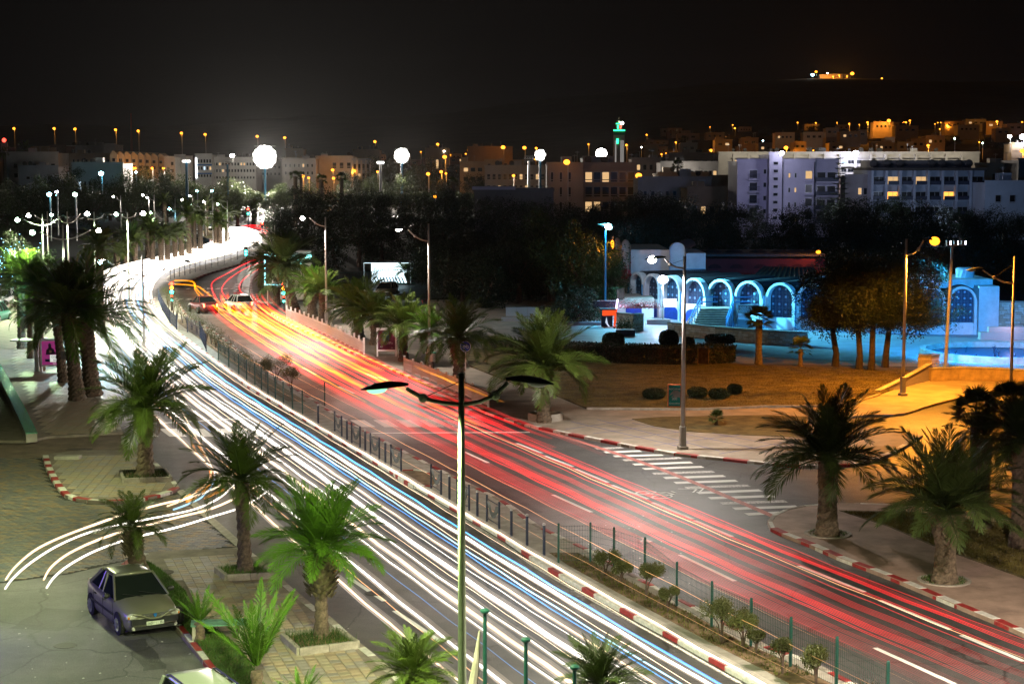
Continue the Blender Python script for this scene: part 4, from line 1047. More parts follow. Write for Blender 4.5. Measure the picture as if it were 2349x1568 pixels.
def hedge(pts, w, h, label, m='hedge', n=9000, leaf=.07, z0=.2, seed=4):
    P_ = [Vector(G(u, v, z0)) for u, v in pts]; c = sum(P_, Vector()) / len(P_)
    t = thing('clipped_hedge', label, 'hedge', (c.x, c.y, z0)); Q_ = [p - c for p in P_]
    cum = [0]
    for a, b in zip(Q_, Q_[1:]): cum.append(cum[-1] + (b - a).length)
    def f(r):
        s = r.uniform(0, cum[-1]); i = max(0, min(len(Q_) - 2, int(np.searchsorted(cum, s)) - 1)); tt = (s - cum[i]) / (cum[i + 1] - cum[i])
        a, b = Q_[i], Q_[i + 1]; p = a.lerp(b, tt); n_ = Vector((-(b - a).y, (b - a).x, 0)).normalized()
        k = r.integers(0, 5); y = r.uniform(-1, 1); z = r.uniform(0, 1)
        if k == 0: z = 1
        elif k < 3: y = -1
        elif k == 3: y = 1
        y += r.normal(0, .04); z += r.normal(0, .035)
        return tuple(p + n_ * y * w / 2 + Vector((0, 0, z * h)))
    inst('foliage', leafy(f, n, leaf, M[m], seed), t)
    mb = MB()
    for a, b in zip(Q_, Q_[1:]):
        d = b - a; m_ = (a + b) / 2; mb.obox((m_.x, m_.y, 0), (d.x, d.y), d.length + .1, w * .9, h * .94)
    mb.build('inner_twigs', M['bark'], t); return t
hedge([(1250, 822), (1330, 826), (1420, 829), (1520, 832), (1600, 833), (1660, 826)], 2.2, 1.15, 'long dark clipped hedge along the near edge of the blue plaza', n=12000)
hedge([(1130, 800), (1200, 812), (1290, 822)], 1.6, 0.8, 'dark low hedge behind the broad green palm', n=3500, seed=5)
for i, (u, v, w) in enumerate([(1500, 915, 26), (1600, 912, 22), (1650, 915, 24), (1685, 905, 16)]):
    topiary(u, v, w, v - 24, ['leftmost dark mound of shrubs on the lawn left of the sign', 'dark shrub mound on the lawn just right of the lamp pole', 'wide dark shrub mound right of the lamp pole', 'last dark shrub mound on the lawn'][i])
fanpalm(1643, 974, 958, 24, 'small spiky agave plant in the narrow lawn strip', 30, .1, z0=.15, seed=12)

def shrub(u, v, H_px, W_px, label, leafs=2600, group=None, seed=1, bare=False):
    H_px *= 1.12; W_px *= 1.3
    b = G(u, v, .135); Y = b.y; H = H_px * px(Y); W_ = W_px * px(Y); t = thing('median_shrub', label, 'shrub', b, group=group)
    rg = random.Random(seed); mb = MB(); tips = []
    for i in range(6 if not bare else 16):
        g = rg.uniform(0, 6.28); e = rg.uniform(.2, .8) * W_ / 2
        p1 = Vector((math.cos(g) * e * .25, math.sin(g) * e * .25, H * .45)); p2 = Vector((math.cos(g) * e, math.sin(g) * e, H * rg.uniform(.7, .95)))
        mb.tube([(0, 0, 0), p1, p2], [.028, .018, .007], 5); tips.append(p2)
    mb.build('stem', M['bark'], t)
    if not bare:
        def f(r):
            c = tips[r.integers(0, len(tips))]; d = r.normal(0, 1, 3); d /= np.linalg.norm(d)
            q = np.array(c) + d * W_ * .25 * r.uniform(.3, 1); q[2] = max(q[2], H * .2); return q
        inst('foliage', leafy(f, leafs, .028, M['bush'], seed), t)
    return t
sh = [(1388, 1318, 46, 50, 'double shrub at the start of the lower green fence'), (1425, 1335, 40, 40, 'shrub second along the lower green fence'), (1482, 1372, 72, 62, 'leafy shrub third along the lower green fence'), (1532, 1403, 50, 40, 'thin leaning shrub fourth along the lower green fence'),
      (1655, 1475, 92, 78, 'spreading shrub with bare forked stems by the lower green fence'), (1705, 1492, 78, 62, 'dense shrub right of the spreading forked one'), (1735, 1500, 50, 40, 'low shrub between the last tall ones'), (1795, 1545, 78, 56, 'bright-topped shrub near the bottom of the median'), (1872, 1572, 74, 70, 'twin-stemmed shrub by the last green fence posts'),
      (632, 890, 62, 52, 'tall dark shrub at the start of the upper green fence gap'), (668, 905, 55, 44, 'dark shrub before the zebra crossing on the median'), (610, 880, 45, 40, 'smaller dark shrub left of the tall one on the median')]
for i, s_ in enumerate(sh): shrub(*s_, seed=i + 2)
shrub(1985, 1600, 46, 70, 'bare twiggy shrub at the very bottom of the median', bare=True, seed=44)
for i in range(22):
    v = 700 + i * 8.2; p = medpt(v, .55); u = p.x / p.y * FOC + PW / 2
    shrub(u, v, 40 - i * .4, 40, 'dark shrub of the continuous hedge on the upper median', 700, 'shrubs of the upper median hedge', seed=60 + i)
# ground cover
stuff('grass', tuft_mesh('grass', GRS, 26000, .04, .11, M['grass'], .008, 3, .155), 'green grass of the narrow bed beside the parked saloon')
for i, (v0, v1) in enumerate(((1280, 1560), (740, 920))):
    rows_ = np.linspace(v0, v1, 12); bed = [medpt(v, .30) for v in rows_] + [medpt(v, .80) for v in reversed(rows_)]
    stuff('weeds', tuft_mesh('weeds', bed, 1500, .03, .14, M['weed'], .02, 5 + i, .135), 'weeds in the median soil bed')
lawnp = D2([(1200, 870), (1262, 900), (1346, 933), (1600, 934), (1872, 928), (2017, 901), (2110, 850), (1760, 838), (1400, 838)], .22)
stuff('lawn_grass', tuft_mesh('lawn_grass', lawnp, 50000, .03, .07, M['lawnb'], .014, 8, .22), 'short dim grass of the big lawn')
lp2 = D2([(1935, 1173), (2090, 1175), (2349, 1208), (2349, 1322), (2197, 1268), (2134, 1245), (2037, 1204)], .145)
stuff('lawn_grass', tuft_mesh('lawn_grass', lp2, 16000, .03, .09, M['lawnb'], .025, 9, .145), 'dim grass behind the two large right palms')
# ------------------------------------------------------------------ street lamps
HEADM = {}
def head_meshes(L=0.95):
    if 'h' not in HEADM:
        mb = MB(); n = 10
        prof = [(-.5, .03, .02), (-.42, .12, .05), (-.2, .19, .11), (.1, .19, .13), (.35, .13, .09), (.5, .05, .05)]
        vs = []; fs = []
        for x, w, h in prof:
            for k in range(n):
                g = math.pi * k / (n - 1); vs.append((x, w * math.cos(g), h * math.sin(g)))
        for i in range(len(prof) - 1):
            for k in range(n - 1): fs.append((i * n + k, (i + 1) * n + k, (i + 1) * n + k + 1, i * n + k + 1))
            fs.append((i * n, i * n + n - 1, (i + 1) * n + n - 1, (i + 1) * n))
        mb.add(vs, fs); HEADM['h'] = mb.mesh('lamp_head', M['headsh'], True)
        mb.m = []
        for c in EL:
            b = MB(); b.ell((-.16, 0, -.005), .22, .15, .11, 12, 5, half=-1); HEADM[c] = b.mesh('lamp_lens', EL[c], True)
            b = MB(); b.ell((-.14, 0, -.03), .20, .17, .17, 14, 10); HEADM[c + 'B'] = b.mesh('lamp_lens', EL[c], True)
        b = MB(); b.ell((-.16, 0, -.005), .22, .15, .09, 12, 5, half=-1); HEADM['off'] = b.mesh('lamp_lens', mat('unlit lamp glass', (.35, .37, .36), .15), True)
    return HEADM
def street_lamp(u, vb, vt, heads, label, m='polew', jv=None, z0=.13, Y=None, plinth=True, power=1500, r=.085, group=None, stay=True, name='street_lamp', big=True, cone=160):
    """heads: (u, v, colour or None, relative power)"""
    b = G(u, vb, z0) if Y is None else Vector((Q(u, 380, Y).x, Y, z0)); Y = b.y
    t = thing(name, label, 'street lamp', b, group=group); H = Q(u, vt, Y).z - z0
    mb = MB(); mb.tube([(0, 0, .25), (0, 0, H * .78), (0, 0, H)], [r * 1.15, r * .85, r * .7], 12); mb.build('pole', M[m], t, smooth_=True)
    if plinth:
        mb = MB(); mb.obox((0, 0, 0), (1, .25), .42, .42, .16, ch=.02); mb.build('plinth', M['conc'], t)
        mb = MB(); mb.obox((0, 0, .16), (1, .25), .26, .26, .95, ch=.02); mb.build('base_box', M[m], t)
    hm = head_meshes()
    for (hu, hv, c, p) in heads:
        hp = Q(hu, hv, Y) - b; hp.y = 0
        zj = (Q(u, jv, Y).z - z0) if jv else max(hp.z - abs(hp.x) * .35 - .3, 1.0)
        s = 1 if hp.x > 0 else -1; ex = hp.x - s * .45
        pts = [(0, 0, zj), (hp.x * .25, 0, zj + .02 + (hp.z - zj) * .08), (hp.x * .5, 0, zj + (hp.z - zj) * .45), (ex, 0, hp.z + .03)]
        pts = smooth([Vector(q) for q in pts], .2)
        mb = MB(); mb.tube(pts, .045, 8); mb.build('arm', M[m], t, smooth_=True)
        mid = pts[len(pts) // 2]; mb = MB(); mb.ell(tuple(mid), .1, .1, .1, 8, 6); mb.build('arm_joint', M[m], t)
        if stay: mb = MB(); mb.tube([(0, 0, zj + (H - zj) * .75), tuple(mid)], .009, 4); mb.build('stay_wire', M['black'], t)
        h = inst('lamp_head', hm['h'], t, (hp.x, 0, hp.z + .04), (0, -.10, 0 if s < 0 else math.pi), 1.0)
        key = ('off' if not c else (c + 'B' if big else c))
        ls = inst('lamp_lens', hm[key], h)
        if c and big and p > 1.2: ls.scale = [min(1.5, p ** .5 * .5)] * 3
        if c and p > 0:
            lamp(t, (hp.x - s * -.1, 0, hp.z - .35), LC[c], power * p, 'SPOT', .22, cone, .2, rot=(0, -s * .16, 0))
    return t
SL = street_lamp
# left side, twin-armed
SL(103, 728, 491, [(44, 504, 'g', 5), (150, 498, None, 0)], 'twin-arm lamp furthest left, greenish left lamp lit and right one dark', jv=517)
SL(114, 700, 485, [(69, 494, 'w', 5)], 'lamp with a bright warm head reaching left, second from the left', jv=505)
SL(160, 730, 486, [(121, 492, 'g', 3), (196, 490, 'w', 5)], 'twin-arm lamp with a small green-white left and warm right head', jv=512)
SL(151, 800, 515, [(79, 533, 'g', 4.5), (222, 528, 'w', 4)], 'nearest twin-arm lamp at the left, green head left and blazing white head right', jv=549)
SL(221, 710, 486, [(190, 500, None, 0), (250, 491, None, 0)], 'unlit twin-arm lamp between the lit ones at the left', jv=503)
SL(297, 715, 487, [(270, 491, 'g', 4), (324, 489, 'w', 6.0)], 'symmetrical twin-arm lamp with green-white and warm heads', jv=500)
SL(331, 806, 585, [(233, 601, 'c', 3), (425, 600, None, 0)], 'twin-arm lamp on the left pavement with a cyan-white left head', jv=632)
for i, (u, vt, hu, hv, c, Y) in enumerate([(275, 449, 262, 451, 'w', 300), (352, 447, 330, 447, 'w', 280), (340, 455, 339, 453, 'w', 320), (400, 455, 391, 479, 'c', 255), (440, 446, 437, 449, 'w', 330), (470, 455, 469, 462, 'w', 330), (486, 458, 420, 458, 'w', 300), (520, 460, 501, 468, 'g', 290), (374, 487, 349, 488, 'g', 245), (487, 466, 440, 470, 'g', 330), (205, 448, 130, 448, 'c', 480)]):
    SL(u, 0, vt, [(hu, hv, c, .5)], 'distant lamp glowing over the far palms' if i else 'distant lamp nearest the dark wood', Y=Y, jv=None, plinth=False, stay=False, power=1800, group='distant lamps over the far palms', z0=0, r=.1)
# right side, single-armed
SL(749, 744, 498, [(698, 500, 'w', 4.2)], 'white lamp post by the white fence, its warm head lit', jv=519)
SL(985, 838, 513, [(920, 527, 'w', 2.8)], 'white lamp post behind the palms with a barely glowing head', jv=553, big=False)
SL(1566, 1030, 588, [(1503, 595, 'w', 4.4)], 'tall white lamp post carrying the crocodile park sign, head blazing', jv=616, r=.10, power=1500)
SL(2071, 907, 548, [(2136, 552, 'o', 15)], 'lamp post with the orange sodium head at the right', jv=586, z0=.13, r=.09, cone=162)
SL(2318, 917, 588, [(2236, 620, None, 0)], 'unlit lamp post near the right edge', jv=650)
SL(645, 575, 480, [(604, 492, None, 0)], 'far unlit lamp post above the junction', jv=507, z0=.13)
SL(631, 600, 517, [(614, 525, None, 0)], 'farthest unlit lamp post right of the red signals', jv=535)
SL(1061, 1836, 855, [(882, 893, 'd', 11), (1215, 880, None, 0)], 'tall green lamp post in front with a green-lit left head', 'poleg', jv=928, r=.085, cone=172, big=False, power=900, z0=.13)
# unseen street lamps, added outside the frame to light the foreground
SL(0, 0, 0, [(0, 0, None, 0)], 'x', Y=50) if False else None
aim = lambda x, y, z: tuple(Vector((x, y, z)).to_track_quat('-Z', 'Y').to_euler())
def unseen_lamp(x, y, hx, c, p, label, H=9.0):
    t = thing('street_lamp', label, 'street lamp', (x, y, .13))
    mb = MB(); mb.tube([(0, 0, 0), (0, 0, H)], [.1, .07], 10); mb.build('pole', M['poleg'], t)
    mb = MB(); mb.tube([(0, 0, H - .5), (hx * .5, 0, H - .2), (hx, 0, H)], .045, 8); mb.build('arm', M['poleg'], t)
    h = inst('lamp_head', head_meshes()['h'], t, (hx, 0, H)); inst('lamp_lens', head_meshes()[c], h)
    lamp(t, (hx, 0, H - .3), LC[c], p, 'SPOT', .22, 165, .35); return t
unseen_lamp(-22, 68, 1.6, 'd', 4400, 'unseen car park lamp added just past the left edge')
unseen_lamp(-12.5, 31, -1.4, 'd', 6000, 'unseen sidewalk lamp added just below the frame')
unseen_lamp(14.6, 38, -1.4, 'f', 16000, 'unseen right sidewalk lamp added just below the frame')

t = thing('added_sign', 'violet sign box on a post, added unseen past the left edge for its light', 'sign', (-18.5, 47.5, 0)); mb = MB(); mb.tube([(0, 0, 0), (0, 0, 2.2)], .06, 8); mb.build('post', M['steel'], t); mb = MB(); mb.box(-.12, -.7, 2.0, .12, .7, 3.0); mb.build('sign_box', emi('violet sign light', (.30, .08, 1.0), 8), t); lamp(t, (.5, 0, 2.4), (.14, .07, 1.0), 1100, 'SPOT', .4, 110, .6, rot=(0, math.radians(-80), 0))  # unseen sign, added to throw violet light on the saloon
# cyan plaza lamp, violet plaza lamp, flood mast on the plaza
SL(1388, 738, 516, [(1390, 519, 'c', .001)], 'slim blue pole with the blazing cyan lamp by the trees', 'blupole', jv=519, stay=False, plinth=False, z0=.15)
for o in list(COL.objects):
    if str(o.get('label', '')).startswith('slim blue pole'):
        lamp(o, (.3, -.5, 8.3), LC['c'], 8000, 'SPOT', .25, 120, .5, rot=aim(8, -4, -9)); lamp(o, (.3, -.5, 8.3), LC['c'], 90000, 'SPOT', .25, 72, .9, rot=aim(23, -15, -8)); lamp(o, (0, -.4, 8.6), LC['c'], 1500, 'SPOT', .3, 170, .3)  # more spots than the one lamp, added to light the plaza
        for c_ in o.children:
            if c_.name.startswith('lamp_head'): c_.scale = (1.5, 1.5, 1.5)
o = bpy.data.objects['street_lamp'] if False else None
def post_top(u, vb, vt, c, p, label, m='blupole', z0=.15, rad=.5, r=.06, Y=None, pw=1, name='plaza_lamp', col=None):
    b = G(u, vb, z0) if Y is None else Vector((Q(u, 380, Y).x, Y, z0)); t = thing(name, label, 'lamp', b); H = Q(u, vt, b.y).z - z0
    mb = MB(); mb.tube([(0, 0, 0), (0, 0, H - .1)], [r * 1.3, r], 10); mb.build('pole', M[m], t)
    mb = MB(); mb.ell((0, 0, H), rad, rad, rad * .8, 14, 10); mb.build('lamp_globe', EL[c], t, smooth_=True)
    l = lamp(t, (0, 0, H - rad - .1), col or LC[c], p, 'SPOT', .3, 170, .3); return t
post_top(1520, 742, 641, 'p', 1500, 'short white lamp before the hall arches', 'polew', rad=.42)
t = thing('plaza_lamp', 'floodlight cluster on a grey pole above the round fountain, barely lit', 'lamp', G(2168, 855, .15)); Yp = G(2168, 855, .15).y; H = Q(2178, 562, Yp).z - .15
mb = MB(); mb.tube([(0, 0, 0), (.25, 0, H)], [.13, .09], 10); mb.build('pole', M['steel'], t)
mb = MB(); mb.box(-.1, -.04, H - .04, 1.0, .04, H + .04); mb.build('crossbar', M['steel'], t)
for i, x in enumerate((.02, .5, .98)):
    mb = MB(); mb.box(x - .16, -.2, H + .02, x + .16, .1, H + .3); k_ = mb.build('floodlight', M['black'], t)
    mb = MB(); mb.box(x + .05, -.215, H + .05, x + .09, -.202, H + .27); mb.build('lamp_strip', EL['p'], k_)
aim = lambda x, y, z: tuple(Vector((x, y, z)).to_track_quat('-Z', 'Y').to_euler())
lamp(t, (1.1, .6, H + .1), (.03, .36, 1.0), 36000, 'SPOT', .3, 95, .5, rot=aim(9, 24, -9)); lamp(t, (1.1, .2, H), (.02, .36, .9), 9000, 'SPOT', .3, 120, .6, rot=aim(6, 4, -9))  # strong blue spots added to the cluster to colour plaza and hall
# stadium floodlight masts
def flood(u, vt, vb, Y, wid, hgt, c, p, label, m='blupole', r=.35, rows=3, cols=5, lit=True, group=None):
    t = thing('floodlight_mast', label, 'floodlight', (Q(u, 380, Y).x, Y, 0), group=group); H = Q(u, vt, Y).z
    mb = MB(); mb.tube([(0, 0, 0), (0, 0, H - hgt / 2)], [r * 1.3, r], 10); mb.build('mast_pole', M[m], t)
    mb = MB(); mb.box(-wid / 2, -.15, H - hgt / 2 - .2, wid / 2, .15, H - hgt / 2); mb.box(-wid / 2, -.15, H + hgt / 2, wid / 2, .15, H + hgt / 2 + .2); mb.build('lamp_rack', M['steel'], t)
    k = (.95 if rows > 2 else .5) * wid / cols; gl = MB(); gl.lathe([(k * .2, -.25), (k, -.2), (k * 1.04, .2), (k * .6, .45)], 14)
    me = gl.mesh('floodlight_lamp', EL['f'] if lit else M['steel'])
    n = rows * cols
    for i in range(n):
        if rows > 2: r_ = wid / 2 * math.sqrt((i + .5) / n); x, z = r_ * math.cos(i * 2.39996), r_ * math.sin(i * 2.39996)
        else: x, z = -wid / 2 + wid * (i % cols + .5) / cols, 0
        inst('floodlight_lamp', me, t, (x, -.35, H + z), (math.pi / 2, 0, 0))
    if lit and p: lamp(t, (0, -2.5, H), LC[c], p, 'SPOT', 1.2, 140, .6, rot=(math.radians(-62), 0, 0))
    return t
flood(608, 360, 440, 620, 7.4, 7.4, 'w', 600000, 'great stadium floodlight, the brightest light in the photo', cols=11, rows=11)
flood(922, 357, 450, 560, 4.2, 4.2, 'w', 100000, 'second stadium floodlight, right of the great one', cols=9, rows=9)
flood(1239, 356, 434, 520, 2.6, 2.6, 'w', 16000, 'small bright floodlight on a blue mast left of the minaret', cols=5, rows=5)
flood(428, 370, 455, 480, 2.2, .7, 'w', 5000, 'thin blue mast with a faint cluster left of the great floodlight', cols=4, rows=1)
flood(522, 372, 445, 560, 3.0, 1.4, 'w', 0, 'unlit blue mast just left of the great floodlight', lit=False, cols=4, rows=1)
flood(873, 373, 448, 480, 2.0, .7, 'w', 3000, 'thin dark mast with a small lit rack left of the second floodlight', m='steel', cols=4, rows=1)
flood(1213, 364, 430, 520, 2.6, 1.2, 'w', 0, 'unlit dark mast just left of the small bright floodlight', m='steel', lit=False, cols=4, rows=1)
t = thing('roof_floodlight', 'blazing floodlight on the roof of the grey block beside the minaret', 'floodlight', (Q(1379, 380, 421).x, 421, Q(1379, 364, 421).z))
mb = MB(); mb.tube([(0, 0, 0), (0, 0, .9)], .12, 8); mb.build('bracket', M['steel'], t); mb = MB(); mb.ell((0, -.3, 1.2), 1.35, .5, 1.25, 16, 10); mb.build('floodlight_lamp', EL['w'], t)
lamp(t, (0, -2.2, 1.0), LC['w'], 26000, 'POINT', .8)

# ------------------------------------------------------------------ traffic signals
SIG = dict(red=emi('signal red', (1, .04, .02), 14), amb=emi('signal amber', (1, .35, .02), 12), grn=emi('signal green', (.05, 1, .75), 16), wht=emi('pedestrian white', (.75, .95, 1), 10))
def signal(u, vb, vt, Y, label, lits, low=None, z0=.12, arm=None):
    """lits: colours from top to bottom (None unlit)"""
    b = G(u, vb, z0) if Y is None else Vector((Q(u, 380, Y).x, Y, z0)); t = thing('traffic_signal', label, 'traffic light', b); H = Q(u, vt, b.y).z - z0
    mb = MB(); mb.tube([(0, 0, 0), (0, 0, H)], .06, 8); mb.build('post', M['navy'], t)
    def headbox(z, s, cols):
        k_ = MB(); k_.box(-.16 * s, -.2, z - .48 * s, .16 * s, 0, z + .48 * s); hb = k_.build('signal_box', M['black'], t)
        for i, c in enumerate(cols):
            b_ = MB(); zz = z + (.3 - .3 * i) * s; b_.lathe([(.1 * s, 0), (.13 * s, .02), (.10 * s, .05)], 12); o = b_.build('signal_lens', SIG[c] if c else M['glass'], hb, (0, -.2, zz)); o.rotation_euler[0] = math.pi / 2
    headbox(H + .1, 1.3, lits)
    if low: headbox(H * .58, .7, low)
    return t
signal(396, 712, 662, None, 'traffic signal on the median nose showing red over blue-green', ['red', 'amb', 'grn'], ['red', None, 'grn'])
signal(652, 714, 664, None, 'traffic signal beside the white fence showing red over blue-green', ['red', 'amb', 'grn'], ['red', None, 'grn'])
signal(565, 612, 578, None, 'blue-green signal where the far trails turn', [None, 'grn', 'grn'])
signal(568, 560, 486, 300, 'small signal above the far junction, red over green', ['red', None, 'grn'], z0=0)
signal(600, 560, 514, 290, 'signal at the far right of the junction showing white and red', ['wht', 'red', None], z0=0)
t = thing('signal_gantry', 'dark signal arm reaching over the left pavement palms', 'traffic light', G(195, 690, .13)); Yp = G(195, 690).y
H = Q(195, 560, Yp).z; mb = MB(); mb.tube([(0, 0, 0), (0, 0, H)], .1, 8); mb.build('post', M['black'], t)
e = Q(262, 552, Yp) - t.location; mb = MB(); mb.tube([(0, 0, H - .1), (e.x * .4, 0, H + .1), (e.x, 0, H + .4)], .06, 8); mb.build('arm', M['black'], t)
mb = MB(); mb.box(e.x - .2, -.2, H - .5, e.x + .2, .1, H + .9); mb.build('signal_box', M['black'], t)
t = thing('signal_gantry', 'slim dark arm hanging over the red carriageway from the right palms', 'traffic light', G(657, 700, .13)); Yp = G(657, 700).y
H = Q(657, 590, Yp).z; mb = MB(); mb.tube([(0, 0, 0), (0, 0, H)], .09, 8); mb.build('post', M['polew'], t)
e = Q(575, 571, Yp) - t.location; mb = MB(); mb.tube([(0, 0, H), (e.x * .5, 0, H + .5), (e.x, 0, e.z)], .05, 8); mb.build('arm', M['polew'], t)

# ------------------------------------------------------------------ white railing along the right kerb
def railing(pts, npost, label, h=1.0, z0=.13):
    P_ = smooth([G(u, v, z0) for u, v in pts], .5); P_ = resample(P_, sum((b - a).length for a, b in zip(P_, P_[1:])) / npost)
    c = P_[len(P_) // 2].copy(); t = thing('white_railing', label, 'railing', c)
    post = MB(); post.obox((0, 0, 0), (1, 0), .13, .13, h, ch=.01); post.obox((0, 0, h), (1, 0), .14, .14, .04, ch=.01); pm = post.mesh('post', M['whitefence'])
    for p in P_: inst('post', pm, t, p - c)
    for a, b in zip(P_, P_[1:]):
        d = b - a; ang = math.atan2(d.y, d.x); L = d.length; nb = max(4, int(L / .115))
        mb = MB(); mb.box(.05, -.015, .14, L - .05, .015, .18); mb.box(.05, -.015, .82, L - .05, .015, .86); mb.box(.05, -.01, .5, L - .05, .01, .52)
        mb.build('rail', M['whitefence'], t, a - c, ang)
        for k in range(nb):
            x = L * (k + .5) / nb
            inst('baluster', BAL, t, (a - c) + d * ((k + .5) / nb), (0, 0, ang))
    return t
_b = MB(); _b.box(-.020, -.012, .1, .020, .012, .90); BAL = _b.mesh('baluster', M['whitefence'])
railing([(658, 731), (700, 748), (760, 774), (800, 794), (835, 812)], 17, 'upper white railing beside the yellow trails', 1.15)
railing([(928, 852), (980, 872), (1040, 898), (1084, 918)], 8, 'lower white railing between poster panel and broad palm')
railing([(1086, 920), (1120, 934)], 2, 'bent last panel of the lower white railing', .35)

# ------------------------------------------------------------------ green mesh fences and posts of the median
def mesh_fence(pix, label, h=1.25, m='greenm', z0=.13, vw=.09, panel=True):
    P_ = [G(u, v, z0) for u, v in pix]; c = P_[0].copy(); t = thing('mesh_fence', label, 'fence', c)
    pb = MB(); pb.obox((0, 0, 0), (1, 0), .07, .07, h + .12, ch=.01); pm = pb.mesh('post', M[m])
    for i, (a, b) in enumerate(zip(P_, P_[1:] + [None])):
        inst('post', pm, t, a - c)
        if b is None: break
        d = b - a; L = d.length; n = max(2, int(L / vw)); mb = MB()
        for k in range(1, n): mb.box(L * k / n - .0035, -.0035, .06, L * k / n + .0035, .0035, h + .03)
        for z in (.08, .3, .5, .7, .9, 1.1, h): mb.box(0, -.004, z - .004, L, .004, z + .004)
        mb.build('wire_panel', M[m], t, a - c, math.atan2(d.y, d.x))
    return t
mesh_fence([(1281, 1290), (1354, 1288), (1408, 1300), (1479, 1325), (1552, 1388), (1632, 1437), (1722, 1480), (1813, 1528), (1918, 1578), (2035, 1640)], 'long green mesh fence on the lower median', 1.25)
mesh_fence([(405, 756), (430, 762), (473, 808), (500, 820)][0:2] + [(459, 775), (473, 806)], 'dark mesh fence on the median nose after the junction', 1.2, 'navy')
mesh_fence([(501, 826), (525, 842), (548, 858), (566, 872), (585, 882), (600, 894), (615, 904), (632, 916), (650, 928), (671, 941), (694, 950), (745, 930)], 'green mesh fence on the upper median before the zebra', 1.2)
mesh_fence([(363, 688), (372, 712), (390, 742), (406, 756)], 'short fence wrapping the tip of the median', 1.1, 'navy')
far = smooth([G(u, v, .12) for u, v in [(391, 641), (430, 630), (459, 620), (500, 609), (552, 593), (580, 577), (600, 560)]], 1.0); far = resample(far, 2.6)
mesh_fence([((p.x / p.y) * FOC + PW / 2, 0) for p in far][:0] or [(391, 641), (400, 638), (412, 635), (424, 632), (436, 628), (448, 624), (459, 621), (472, 618), (486, 614), (500, 610), (515, 606), (530, 601), (545, 596), (560, 590), (572, 583), (582, 576), (592, 567)], 'far mesh fence dividing the white and red trails', 1.5, 'black', vw=.22)

def bollard(u, v, label, H=1.0, z0=.12, r=.05, cap=True, m='navy', group=None, name='bollard'):
    b = G(u, v, z0); t = thing(name, label, 'bollard', b, group=group)
    mb = MB(); mb.lathe([(r, 0), (r, H - .08)], 12); mb.build('post', M[m], t)
    if cap: mb = MB(); mb.lathe([(r * 1.05, H - .08), (r * 1.05, H - .02), (r * .8, H)], 12); mb.build('cap', M['steel'], t)
    return t
bl = [(730, 970), (833, 1010), (874, 1035), (920, 1063), (1062, 1092), (1094, 1132), (1131, 1145), (1174, 1229), (1209, 1250), (1248, 1272)]
bl = [(730, 971), (796, 1008), (838, 1034), (884, 1062), (1031, 1145), (1095, 1184), (1173, 1229), (1209, 1251), (1248, 1274)]
for i, (u, v) in enumerate(bl): bollard(u, v, '%s slim navy post from the top of the median walkway' % ORD[i], 1.02 if i < 7 else 1.15)
def barrier(a, b, label, H=1.0, z0=.12):
    p, q = G(*a, z0), G(*b, z0); d = q - p; L = d.length; t = thing('median_barrier', label, 'barrier', p, math.atan2(d.y, d.x))
    pb = MB(); pb.lathe([(.042, 0), (.042, H), (.03, H + .03)], 10); pm = pb.mesh('post', M['navy'])
    inst('post', pm, t); inst('post', pm, t, (L, 0, 0))
    mb = MB(); mb.tube([(0, 0, H - .12), (L, 0, H - .12)], .02, 6); mb.build('top_rail', M['navy'], t)
    mb = MB(); mb.tube([(0, 0, .14), (L, 0, .14)], .02, 6); mb.build('bottom_rail', M['navy'], t)
    pts = [Vector((L * s, 0, H - .14 - (H - .42) * math.sin(math.pi * s) ** .8)) for s in [i / 14 for i in range(15)]]
    mb = MB(); mb.tube([(p_.x, p_.y, p_.z) for p_ in pts], .014, 6)
    n = len(pts); vs = [(p_.x, -.004, p_.z) for p_ in pts] ; inner = [(L * .5 + (p_.x - L * .5) * .62, -.004, H - .14 - (H - .30 - p_.z) * .0 if False else min(H - .2, p_.z + .20)) for p_ in pts]
    mb.add(vs + inner, [(i, i + 1, n + i + 1, n + i) for i in range(n - 1)]); mb.build('curved_plate', mat('dark plate', (.10, .11, .12), .5), t)
    return t
for i, (a, b) in enumerate([((768, 988), (784, 1000)), ((807, 1016), (826, 1026)), ((850, 1042), (870, 1053)), ((897, 1070), (920, 1081)), ((989, 1119), (1012, 1134)), ((1049, 1155), (1076, 1171)), ((1117, 1195), (1145, 1213))]):
    barrier(a, b, '%s crescent-plate barrier from the top of the median walkway' % ORD[i])
for i, (u, v) in enumerate([(284, 1017), (291, 1023), (298, 1030)]):
    b = G(u, v, .02); t = thing('steel_bollard', ['left', 'middle', 'right'][i] + ' of three stubby steel bollards at the ramp', 'bollard', b)
    mb = MB(); mb.lathe([(.13, 0), (.13, .34), (.11, .36)], 16); mb.build('tube', M['steel'], t, smooth_=False)
# green posts with mushroom caps at the bottom edge
def cap_post(u, vb, vt, label, r=.055, flag=False):
    b = G(u, vb, .13); t = thing('mushroom_post', label, 'post', b); H = Q(u, vt, b.y).z - .13
    mb = MB(); mb.lathe([(r, 0), (r * .9, H * .6), (r * .75, H - .12)], 12); mb.build('post', M['greenm'], t)
    mb = MB(); mb.lathe([(r * .8, H - .12), (r * 1.9, H - .07), (r * 1.9, H - .03), (r, H)], 14); mb.build('mushroom_cap', M['greenm'], t)
    if flag:
        mb = MB(); mb.tube([(-.12, 0, H - .5), (-.22, 0, H - 1.4), (-.38, 0, H - 2.4)], [.02, .09, .13], 8); mb.build('furled_flag', mat('furled cloth', (.35, .32, .27), .9), t)
    return t
cap_post(1113, 1760, 1395, 'tallest green mushroom-capped post with a furled flag', flag=True)
cap_post(1206, 1790, 1461, 'middle green mushroom-capped post at the bottom edge')
